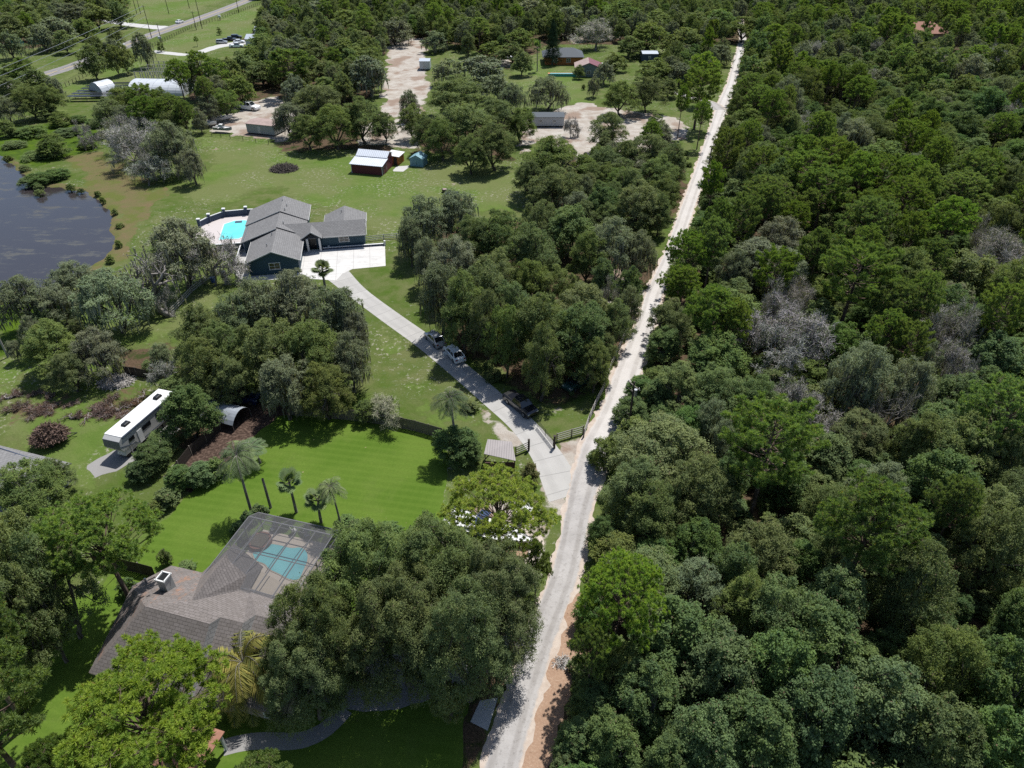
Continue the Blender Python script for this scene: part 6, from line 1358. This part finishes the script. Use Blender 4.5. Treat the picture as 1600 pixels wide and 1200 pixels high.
for it in (('M', 422, 38, 50), ('fan', 460, 24, 18, 7), ('M', 495, 15, 60), ('O', 492, 45, 52), ('O', 540, 32, 60), ('O', 575, 42, 52), ('M', 615, 45, 62), ('O', 650, 28, 56), ('O', 688, 20, 56), ('O', 725, 45, 66, 12), ('O', 762, 52, 56), ('M', 680, 62, 48), ('S', 768, 76, 46, 7), ('P', 450, 97, 76, 14), ('O', 412, 68, 56), ('O', 488, 78, 60), ('O', 408, 112, 56), ('O', 540, 82, 70, 12), ('M', 575, 112, 76, 13), ('B', 548, 95, 40, 10), ('O', 510, 110, 56), ('O', 470, 135, 50), ('O', 560, 62, 50),
           ('M', 700, 108, 60), ('M', 750, 105, 90, 10), ('M', 775, 132, 60), ('O', 495, 158, 86, 12.5), ('M', 450, 182, 62, 10), ('O', 565, 182, 86, 12.5), ('O', 522, 192, 80, 12), ('O', 480, 200, 60, 10), ('O', 600, 195, 40, 9), ('O', 645, 185, 50, 10), ('O', 665, 205, 50, 10), ('O', 690, 212, 60, 11), ('O', 712, 145, 96, 13), ('O', 725, 192, 100, 13), ('O', 775, 178, 80, 12), ('O', 772, 222, 80, 12), ('O', 735, 235, 60, 10), ('M', 640, 160, 40, 9), ('M', 800, 150, 50, 9),
           ('O', 812, 60, 56), ('M', 830, 15, 60), ('C', 864, 66, 30, 16), ('fan', 840, 76, 18, 8), ('M', 887, 25, 60), ('O', 892, 38, 44), ('G', 932, 52, 70, 12), ('O', 970, 20, 76), ('O', 1025, 32, 60), ('O', 1015, 55, 76), ('O', 1070, 62, 70), ('O', 800, 80, 50), ('O', 815, 95, 40, 9), ('O', 985, 70, 50), ('S', 960, 95, 40, 7), ('M', 945, 110, 36, 8), ('O', 1085, 35, 60), ('O', 1130, 30, 60), ('O', 1162, 42, 60), ('M', 1130, 82, 46), ('P', 1100, 98, 56, 16), ('P', 1095, 130, 70, 16), ('M', 857, 140, 76, 10.5), ('O', 970, 147, 66, 11), ('O', 1012, 142, 60, 11), ('O', 1025, 108, 60), ('M', 1062, 112, 50), ('O', 1045, 135, 40), ('P', 1067, 152, 30, 14), ('P', 1098, 172, 34, 13), ('O', 950, 200, 66, 11.5), ('S', 1022, 192, 36, 6), ('M', 1035, 212, 50, 8), ('O', 862, 250, 116, 13), ('O', 870, 290, 90, 11), ('O', 830, 275, 60, 10), ('O', 815, 190, 56, 10), ('O', 1012, 235, 80, 11), ('O', 1062, 252, 66, 11), ('S', 975, 270, 60, 8), ('G', 892, 197, 26, 6), ('B', 940, 318, 54, 9), ('O', 1000, 318, 86, 11), ('O', 1040, 300, 60, 10), ('O', 985, 285, 60, 9), ('O', 1030, 270, 66, 10), ('O', 1050, 330, 50, 9), ('O', 905, 110, 20, 5), ('shrub', 912, 135, 9, 2), ('M', 928, 132, 24, 7), ('O', 945, 250, 60, 8), ('O', 915, 262, 50, 8)):
    T(it[0], it[1], it[2], it[3], Zm, it[4] if len(it) > 4 else None)
Zc = 'between the driveway and the sand road'
for it in (('M', 662, 345, 96, 12), ('M', 712, 330, 84, 12), ('M', 640, 372, 56, 10), ('O', 780, 368, 106, 12.5), ('O', 740, 372, 80, 12), ('O', 828, 392, 106, 12.5), ('B', 888, 356, 90, 11), ('O', 845, 345, 70, 10.5), ('M', 957, 382, 100, 12), ('M', 1000, 392, 60, 10.5), ('O', 920, 395, 80, 11.5), ('M', 712, 415, 96, 12.5), ('M', 668, 405, 60, 10), ('O', 754, 456, 106, 14), ('O', 775, 430, 80, 12), ('M', 688, 455, 84, 13.5), ('O', 722, 480, 86, 14.5), ('O', 872, 452, 72, 10), ('O', 838, 508, 116, 14), ('O', 925, 520, 120, 13), ('O', 910, 484, 106, 12), ('O', 848, 556, 76, 13), ('O', 948, 566, 58, 9), ('O', 962, 545, 56, 9), ('B', 985, 450, 52, 9), ('B', 942, 434, 46, 9), ('O', 792, 522, 70, 13), ('O', 760, 500, 70, 14), ('O', 965, 500, 60, 9), ('O', 880, 530, 80, 11), ('O', 830, 440, 80, 11), ('M', 985, 475, 44, 8), ('O', 800, 480, 80, 12), ('D', 958, 462, 34, 8), ('S', 772, 585, 34, 1.4)): T(it[0], it[1], it[2], it[3], Zc, it[4], hi=True)
Zr = 'in the near woods right of the road'
T('P', 970, 925, 165, Zr, 15, 'bright tufted pine leaning over the right edge of the road', True, (1.55, 1.45, 1.1)); T('P', 925, 1010, 90, Zr, 12, 'small bright pine just below the leaning one', hi=True)
for it in (('O', 1035, 705, 165, 11), ('O', 1000, 760, 110, 10), ('O', 1090, 765, 130, 11), ('O', 1020, 800, 110, 10), ('P', 1205, 690, 165, 15), ('P', 1370, 800, 205, 16.5), ('P', 1578, 640, 150, 15), ('M', 1350, 595, 105, 13), ('M', 1425, 605, 90, 12), ('O', 1500, 700, 130, 12), ('O', 1560, 720, 110, 11), ('B', 1230, 740, 90, 8), ('B', 1140, 740, 60, 7), ('O', 1440, 690, 90, 10),
           ('O', 1190, 860, 120, 9), ('B', 1090, 855, 90, 8), ('B', 1148, 895, 80, 9), ('O', 1170, 945, 100, 10), ('B', 1060, 1000, 150, 11), ('B', 1130, 1050, 150, 11.5), ('B', 1010, 1090, 130, 9.5), ('O', 1210, 960, 130, 11.5), ('B', 1280, 1010, 150, 12), ('B', 1210, 1050, 140, 12), ('B', 1310, 940, 110, 11), ('B', 1370, 1100, 160, 12), ('B', 1280, 1120, 150, 12), ('B', 1180, 1150, 150, 11), ('B', 1100, 1160, 130, 10), ('O', 1480, 1040, 140, 12), ('B', 1560, 1070, 140, 11.5), ('B', 1460, 1160, 150, 12), ('B', 1560, 1180, 150, 12), ('O', 1430, 920, 140, 14), ('O', 1555, 850, 120, 12), ('B', 1590, 960, 80, 9), ('O', 1300, 860, 80, 9), ('B', 1250, 880, 70, 7), ('P', 1500, 780, 100, 13), ('O', 1600, 780, 110, 11), ('B', 930, 1100, 90, 6), ('B', 905, 1150, 80, 5), ('B', 960, 1160, 100, 8), ('B', 885, 1195, 50, 3), ('B', 925, 1065, 60, 4), ('B', 1040, 1190, 90, 8), ('O', 975, 1050, 90, 9), ('B', 940, 830, 50, 5), ('B', 1545, 1000, 40, 4), ('B', 1500, 950, 50, 4), ('B', 1390, 960, 60, 5), ('B', 1390, 1010, 70, 6), ('B', 985, 640, 60, 4.5), ('B', 1000, 605, 50, 4), ('B', 1030, 615, 60, 6), ('B', 1075, 665, 70, 7), ('O', 1060, 600, 90, 8.5), ('O', 1120, 610, 100, 9), ('M', 1110, 660, 80, 8.5), ('G', 1260, 625, 80, 9), ('M', 1130, 690, 60, 8), ('O', 1180, 620, 80, 9)): T(it[0], it[1], it[2], it[3], Zr, it[4], hi=True)
Zd = 'in the middle woods right of the road'
for it in ((1568, 395, 90, 12), (1590, 440, 60, 10), (1488, 520, 70, 11), (1545, 372, 50, 11), (1395, 640, 70, 11), (1230, 478, 70, 11), (1500, 585, 50, 9)): T('D', it[0], it[1], it[2], Zd, it[3])
for px, py in ((176, 330), (186, 352), (187, 380), (172, 404), (150, 302), (128, 297), (112, 292), (60, 292), (36, 262), (14, 246), (150, 425), (118, 440), (70, 456), (48, 288), (160, 312)):
    T('bshrub', px+rf0.uniform(-3, 3), py, 12+8*rf0.random(), Zp, .9+.8*rf0.random(), tint=(1.1, .95, .8))
for it in (('G', 1205, 500, 90, 10), ('G', 1245, 520, 100, 11), ('G', 1215, 545, 90, 9), ('G', 1195, 480, 50, 9), ('G', 1250, 470, 60, 10), ('M', 1185, 405, 110, 10), ('M', 1230, 425, 80, 10), ('M', 1150, 420, 60, 9), ('P', 1340, 425, 120, 15), ('P', 1118, 475, 110, 13), ('P', 1150, 490, 60, 12), ('P', 1390, 510, 80, 12), ('P', 1425, 535, 60, 11), ('P', 1360, 320, 100, 14), ('P', 1420, 305, 100, 14), ('P', 1490, 335, 95, 14), ('P', 1385, 270, 70, 13), ('P', 1520, 260, 80, 14), ('G', 1560, 385, 80, 11), ('G', 1575, 430, 70, 10), ('G', 1530, 420, 50, 9), ('G', 1480, 510, 70, 11), ('G', 1490, 560, 60, 9), ('M', 1440, 560, 60, 9), ('B', 1480, 480, 70, 9), ('B', 1540, 500, 70, 9), ('B', 1560, 560, 90, 9), ('B', 1310, 540, 80, 9), ('B', 1280, 500, 70, 8), ('B', 1110, 360, 80, 9), ('B', 1145, 345, 70, 9), ('P', 1170, 205, 50, 13), ('P', 1175, 130, 60, 13), ('B', 1500, 180, 60, 10), ('G', 1350, 120, 40, 9), ('G', 1270, 80, 40, 9)): T(it[0], it[1], it[2], it[3], Zd, it[4])

# ---- fill the woods
import collections
cell = collections.defaultdict(list)
def reg(x, y, R): cell[(int(x//12), int(y//12))].append((x, y, R))
for o_ in occ: reg(*o_)
def free(x, y, R, k=.62):
    cx0, cy0 = int(x//12), int(y//12)
    for a in (-1, 0, 1):
        for b in (-1, 0, 1):
            for (x2, y2, R2) in cell[(cx0+a, cy0+b)]:
                if (x-x2)**2+(y-y2)**2 < ((R+R2)*k)**2: return False
    return True
def inpoly(x, y, poly):
    c = False; n = len(poly)
    for i in range(n):
        a = poly[i]; b = poly[(i+1) % n]
        if (a[1] <= y) != (b[1] <= y) and x < a[0]+(y-a[1])/(b[1]-a[1])*(b[0]-a[0]): c = not c
    return c
rcx = np.array(ROADC); order_ = np.argsort(rcx[:, 1]); ry, rx_, rwd = rcx[order_, 1], rcx[order_, 0], np.array(ROADW)[order_]
def road_right(y): return np.interp(y, ry, rx_)+np.interp(y, ry, rwd)/2*1.1
rf_ = np.random.default_rng(77)
cnt = collections.Counter(t_['k'] for t_ in TREES); STUFF = []
LIM = {'O': 262, 'M': 200, 'B': 280, 'S': 290, 'P': 250, 'G': 100}
def vis(x, y, z=6, m=90):
    if y < 18: return False
    px, py = proj(x, y, z); return -m < px < 1600+m and -m < py < 1200+m*1.6
cand = []
def scatter(poly, n, Rr, kinds, zone, k=.6, clump=.03, rightwood=False):
    P_ = np.array(poly); lo, hi = P_.min(0), P_.max(0)
    for _ in range(n):
        x, y = rf_.uniform(lo[0], hi[0]), rf_.uniform(lo[1], hi[1])
        if not inpoly(x, y, poly) or not vis(x, y): continue
        R = rf_.uniform(*Rr)
        if rightwood and x-R*.62 < road_right(y)+.4: continue
        if not free(x, y, R, k): continue
        f = float(fbm(np.array(x), np.array(y), clump, 3)); f2 = float(fbm(np.array(x+300), np.array(y), clump*1.6, 3)); u = rf_.random()
        kk = kinds(f, f2, u); reg(x, y, R); cand.append((kk, x, y, R, zone))
def wood(f, f2, u):
    if f > .55 and u < .38: return 'P'
    if f2 > .58 and u < .35: return 'G' if u < .16 else 'M'
    return 'B' if u < .3 else 'S' if u < .62 else 'O' if u < .84 else 'M' if u < .9 else 'P'
RW = [(road_right(y), y) for y in (24, 40, 60, 80, 105, 130, 160, 200, 240, 280, 320)]
rw_poly = RW+[(float(road_right(320)), 470), (330, 470), (330, 320), (60, 20)]
exO = [at(1395, 72), at(1495, 66)]
reg((exO[0][0]+exO[1][0])/2, exO[0][1]+3, 20); reg((exO[0][0]+exO[1][0])/2-3, exO[0][1]-24, 13)
scatter(rw_poly, 26000, (3.0, 6.0), wood, 'W', .58, rightwood=True)
scatter(rw_poly, 16000, (1.9, 3.0), lambda f, f2, u: 'S' if u < .55 else 'B', 'W', .6, rightwood=True)
def owood(f, f2, u): return 'O' if u < .55 else 'M' if u < .82 else 'B' if u < .93 else 'P'
for pl_ in (W([(430, 14), (405, 60), (405, 110), (470, 175), (595, 160), (598, 66), (670, 62), (700, 90), (790, 90), (795, 50), (860, 40), (1145, 66), (1165, 20), (1165, -8), (440, -8)]), W([(-60, -8), (205, -8), (190, 22), (120, 45), (50, 64), (-60, 80)]),
            [(float(road_right(306))-190, 462), (float(road_right(320))-4, 462), (float(road_right(320))-4, 330), (-60, 345)]):
    scatter(pl_, 2600, (3.2, 5.2), owood, 'Zm', .58)
scatter(W([(940, 250), (1045, 262), (1035, 300), (1000, 385), (970, 400), (900, 360), (900, 320)]), 500, (2.4, 3.6), owood, 'Zm', .55)
scatter(W([(1030, 100), (1130, 90), (1118, 130), (1040, 130)]), 300, (2.4, 3.6), owood, 'Zm', .55)
cand.sort(key=lambda c: c[2])
for kk, x, y, R, zn in cand:
    if kk not in LIM: kk = 'S'
    H_ = {'P': rf_.uniform(11, 15.5), 'O': R*rf_.uniform(1.5, 2.5)+1, 'M': R*rf_.uniform(1.8, 2.4)+1, 'B': R*rf_.uniform(1.4, 2.4)+.6, 'S': R*rf_.uniform(1.4, 1.95)+.4, 'G': R*rf_.uniform(1.9, 2.4)+1}[kk]
    if zn == 'W': zone = Zr if y < 62 else Zd if y < 150 else 'in the far woods right of the road'
    else: zone = Zm if y < 330 else 'in the far woods at the top of the photo'
    if cnt[kk] < LIM[kk] and y < 300:
        cnt[kk] += 1; TREES.append(dict(k=kk, x=x, y=y, R=R, H=H_, zone=zone, label=None, hero=False, tint=None, rz=None, name=None, hi=y < 85))
    else: STUFF.append((kk, x, y, R, H_))
# far beyond the top edge of the photo the woods go on
for _ in range(9000):
    x, y = rf_.uniform(-420, 420), rf_.uniform(462, 640)
    R = rf_.uniform(3.5, 5.5)
    if free(x, y, R, .62) and abs(x)/(y*.75+40) < 1.0 and not (-270 < x < -150 and y < 640): reg(x, y, R); STUFF.append(('O' if rf_.random() < .6 else 'M', x, y, R, R*2))
# dry reddish brush on the grass left of the camper
rb = np.random.default_rng(9)
for k in range(24):
    px, py = rb.uniform(108, 232), rb.uniform(606, 668)
    if rb.random() < .25: px, py = rb.uniform(0, 75), rb.uniform(614, 655)
    if px > 165 and py > 655-.4*(px-165): continue
    x, y = at(px, py); add_tree('redbrush', x, y, rb.uniform(1.0, 2.1), rb.uniform(.6, 1.4), 'on the grass left of the camper')
# ------------------------------------------------------------------ build the trees
LO = {'O': 'Olo', 'M': 'Mlo', 'P': 'Plo', 'S': 'Slo', 'B': 'Blo'}
zn_groups = collections.defaultdict(list)
for t_ in TREES: zn_groups[(t_['k'], t_['zone'])].append(t_)
LM = [('white camper trailer', 205, 670), ('silver tarp shelter', 352, 655), ('brush trailer', 84, 690), ('screened pool', 440, 850), ('brown roof chimney', 262, 912), ('brown house roof', 330, 960), ('white boat', 770, 830), ('ribbed pavilion', 782, 700), ('driveway gate', 850, 690),
      ('dark pickup truck', 813, 637), ('white sedan with open door', 710, 557), ('green car under oaks', 901, 602), ('board fence', 600, 665), ('blue house', 450, 380), ('turquoise pool', 362, 360), ('parking pad', 560, 405), ('rail fence by the leaning tree', 300, 465), ('red clearing', 220, 540), ('pond', 80, 370), ('pond shore', 220, 310),
      ('red barn', 578, 255), ('pale blue shed', 652, 252), ('burnt brush pile', 444, 265), ('rusty roofed mobile home', 405, 200), ('yard boats', 335, 198), ('white utility truck', 389, 170), ('long greenhouse', 240, 135), ('domed greenhouse', 175, 148), ('shade cloth rows', 140, 160), ('highway bend', 100, 105), ('tallest highway pole', 316, 40), ('row of parked cars', 360, 65), ('teal tarpaulin', 27, 70),
      ('sandy clearing', 635, 130), ('clearing shed', 664, 105), ('slate grey house', 880, 100), ('red roofed building', 918, 108), ('white mobile home', 856, 190), ('sandy track junction', 1110, 165), ('orange roofed house', 1440, 50), ('blue-grey metal building', 1015, 92), ('utility pole by the gate', 985, 645), ('midway roadside pole', 1104, 270), ('orange road shoulder', 870, 1030), ('circular driveway', 620, 1090), ('curved concrete path', 440, 1160), ('small tank shed', 706, 312)]
def sup(lst, mk, tail):
    """singles out members by superlatives; the rest share the tail label"""
    for word, key in (('leftmost', lambda t_: t_['px']), ('rightmost', lambda t_: -t_['px']), ('nearest', lambda t_: -t_['py']), ('farthest', lambda t_: t_['py']), ('widest', lambda t_: -t_['R']), ('smallest', lambda t_: t_['R'])):
        rest = [t_ for t_ in lst if not t_['label']]
        if len(rest) < 2: break
        m = min(rest, key=key); m['label'] = mk(word)
    rest = [t_ for t_ in lst if not t_['label']]
    for t_ in rest: t_['label'] = mk('other' if len(rest) == 1 else None) if len(rest) == 1 else tail
for t_ in TREES: t_['px'], t_['py'] = proj(t_['x'], t_['y'], t_['H']*.6)
lmg = collections.defaultdict(list); sec = collections.defaultdict(list)
for t_ in TREES:
    if t_['label']: continue
    nm, px, py = min(LM, key=lambda l: math.hypot(l[1]-t_['px'], (l[2]-t_['py'])*1.2)); dx, dy = t_['px']-px, t_['py']-py
    if math.hypot(dx, dy*1.2) < 120 and nm != 'utility pole by the gate':
        dr_ = ('left of' if dx < 0 else 'right of') if abs(dx) > abs(dy)*1.2 else ('above' if dy < 0 else 'below'); lmg[(t_['k'], nm, dr_)].append(t_)
    else: sec[(t_['k'], t_['zone'])].append(t_)
for (k, nm, dr_), lst in lmg.items():
    d_ = CATS[k][2]
    for t_ in lst: t_['group'] = f'{d_}s {dr_} the {nm}'
    if len(lst) == 1: lst[0]['label'] = f'{d_} {dr_} the {nm}'
    else: sup(lst, lambda w_, d_=d_, dr_=dr_, nm=nm: f'{w_} {d_} {dr_} the {nm}', f'{d_} in the cluster {dr_} the {nm}')
for (k, zone), lst in sec.items():
    d_ = CATS[k][2]
    if len(lst) == 1: lst[0]['label'] = f'{d_} {zone}'
    else: sup(lst, lambda w_, d_=d_, zone=zone: f'{w_} {d_} {zone}', f'{d_} among others {zone}')
for t_ in TREES:                                  # 'remaining' reads badly: say it plainly
    t_['label'] = t_['label'].replace('remaining ', '')
seenp = collections.Counter()
rt = np.random.default_rng(5)
for t_ in TREES:
    k = t_['k']; dist = t_['y']
    key = {'O': 'Ohero', 'P': 'Phero'}.get(k, k) if t_['hero'] else k
    if key in LO and not (t_['hi'] or t_['hero'] or dist < 230): key = LO[key]
    pl_ = PR[key]; tm, cm, pR, pH = pl_[seenp[key] % len(pl_)]; seenp[key] += 1
    nm, cat, _ = CATS[k]
    sx_, sz_ = t_['R']/pR*(1.14 if k in ('O', 'M', 'B', 'S', 'G') else 1.0), t_['H']/pH
    e = thing(nm, t_['label'], cat, (t_['x'], t_['y'], 0), t_['rz'] if t_['rz'] is not None else rt.random()*2*PI, t_.get('group') or f"{cat}s {t_['zone']}", (sx_, sx_*(1+rt.normal()*.05), sz_))
    link('trunk', tm, e); c = link('crown', cm, e)
    tn = t_['tint'] or (1+rt.normal()*.04, 1+rt.normal()*.03, 1+rt.normal()*.06); c.color = (*[max(.3, v) for v in tn], 1)
for px, py, H_, lb in ((423, 793, 4.6, 'bare grey palm trunk without fronds behind the screened pool'),):
    o = thing('palm_stump', lb, 'palm trunk', (*at(px, py), 0)); link('trunk', make_stump(H_), o)
print('TREES', len(TREES), dict(cnt), 'STUFF', len(STUFF))

# ------------------------------------------------------------------ far woods and undergrowth as stuff
def gn_scatter(name, items, protos, label):
    """items: (proto index, x, y, z, sxy, sz, rz)"""
    a = np.array(items, float); me = bpy.data.meshes.new(name); me.vertices.add(len(a)); me.vertices.foreach_set('co', a[:, 1:4].astype(np.float32).ravel())
    for nm, col, typ in (('k', a[:, 0], 'INT'), ('rz', a[:, 6], 'FLOAT'), ('sxy', a[:, 4], 'FLOAT'), ('sz', a[:, 5], 'FLOAT')):
        at_ = me.attributes.new(nm, typ, 'POINT'); at_.data.foreach_set('value', col.astype(np.int32 if typ == 'INT' else np.float32))
    o = link(name, me); tag(o, label, None, None, 'stuff')
    g = bpy.data.node_groups.new(name, 'GeometryNodeTree'); g.interface.new_socket('Geometry', in_out='INPUT', socket_type='NodeSocketGeometry'); g.interface.new_socket('Geometry', in_out='OUTPUT', socket_type='NodeSocketGeometry')
    gi = g.nodes.new('NodeGroupInput'); go = g.nodes.new('NodeGroupOutput'); jn = g.nodes.new('GeometryNodeJoinGeometry')
    def na(nm, typ):
        n = g.nodes.new('GeometryNodeInputNamedAttribute'); n.data_type = typ; n.inputs[0].default_value = nm; return n.outputs[0]
    kA, rA, sA, zA = na('k', 'INT'), na('rz', 'FLOAT'), na('sxy', 'FLOAT'), na('sz', 'FLOAT')
    rot = g.nodes.new('ShaderNodeCombineXYZ'); g.links.new(rA, rot.inputs[2]); scl = g.nodes.new('ShaderNodeCombineXYZ'); g.links.new(sA, scl.inputs[0]); g.links.new(sA, scl.inputs[1]); g.links.new(zA, scl.inputs[2])
    for i, objs in enumerate(protos):
        cmp_ = g.nodes.new('FunctionNodeCompare'); cmp_.data_type = 'INT'; cmp_.operation = 'EQUAL'; ii = [s_ for s_ in cmp_.inputs if s_.type == 'INT']; g.links.new(kA, ii[0]); ii[1].default_value = i
        sg_ = g.nodes.new('GeometryNodeSeparateGeometry'); g.links.new(gi.outputs[0], sg_.inputs[0]); g.links.new(cmp_.outputs[0], sg_.inputs[1])
        for ob in objs:
            oi = g.nodes.new('GeometryNodeObjectInfo'); oi.inputs['Object'].default_value = ob; oi.inputs['As Instance'].default_value = True
            ip = g.nodes.new('GeometryNodeInstanceOnPoints'); g.links.new(sg_.outputs[0], ip.inputs['Points']); g.links.new(oi.outputs['Geometry'], ip.inputs['Instance'])
            g.links.new(rot.outputs[0], ip.inputs['Rotation']); g.links.new(scl.outputs[0], ip.inputs['Scale']); g.links.new(ip.outputs[0], jn.inputs[0])
    g.links.new(jn.outputs[0], go.inputs[0]); o.modifiers.new('scatter', 'NODES').node_group = g
    return o
# prototypes are crowns and trunks of trees that really stand in the scene
byme = {}
for ob in COL.objects:
    if ob.type == 'MESH' and ob.data and ob.name.split('.')[0] in ('crown', 'trunk') and ob.data.name not in byme: byme[ob.data.name] = ob
def pobj(key, i): tm, cm, R, H_ = PR[key][i % len(PR[key])]; return [byme[cm.name], byme[tm.name]], R, H_
protos = []; pinfo = []; pidx = {}
for key in ('Olo', 'Mlo', 'Slo', 'Blo', 'Plo'):
    for i in range(len(PR[key])):
        if PR[key][i][1].name in byme: obs, R, H_ = pobj(key, i); pidx.setdefault(key, []).append(len(protos)); protos.append(obs); pinfo.append((R, H_))
items = []
for kk, x, y, R, H_ in STUFF:
    key = LO.get(kk, 'Mlo'); j = pidx[key][rt.integers(len(pidx[key]))]; items.append((j, x, y, 0, R/pinfo[j][0], H_/pinfo[j][1], rt.random()*2*PI))
if items: gn_scatter('distant_woods', items, protos, 'distant dense woods at the top of the photo')
ug = []; up_ = []; ui = []
for key in ('shrub', 'bshrub', 'Slo'):
    for i in range(len(PR[key])):
        if PR[key][i][1].name in byme: up_.append([byme[PR[key][i][1].name]]); ui.append((PR[key][i][2], PR[key][i][3], key))
for _ in range(15000):
    y = 24+rf_.random()**1.3*230; x = rf_.uniform(0, 200)
    if not vis(x, y, 1, 60) or x < road_right(y)+(.8 if y > 48 else 2.9)+rf_.random()*1.2: continue
    if float(fbm(np.array(x), np.array(y), .12, 3)) < .40: continue
    j = rf_.integers(len(ui)); s_ = rf_.uniform(.5, 1.25); 
    R = ui[j][0]; s_ = s_*1.5/R; ug.append((j, x, y, 0, s_, s_*rf_.uniform(.6, 1.0), rf_.random()*6.28))
for poly in FOREST[3:4]+FOREST[6:8]:
    P_ = np.array(poly); lo, hi = P_.min(0), P_.max(0)
    for _ in range(260):
        x, y = rf_.uniform(lo[0], hi[0]), rf_.uniform(lo[1], hi[1])
        if not inpoly(x, y, poly) or abs(x-np.interp(y, ry, rx_)) < 3.2: continue
        if min(math.hypot(x-p[0], y-p[1]) for p in densify(DRV, 1.5)) < 3.4: continue
        if poly is FOREST[7] : continue
        j = rf_.integers(3); s_ = rf_.uniform(.3, .8); ug.append((j, x, y, 0, s_, s_*.8, rf_.random()*6.28))
print('undergrowth', len(ug))
gn_scatter('undergrowth', ug, up_, 'low green undergrowth covering the floor of the woods')
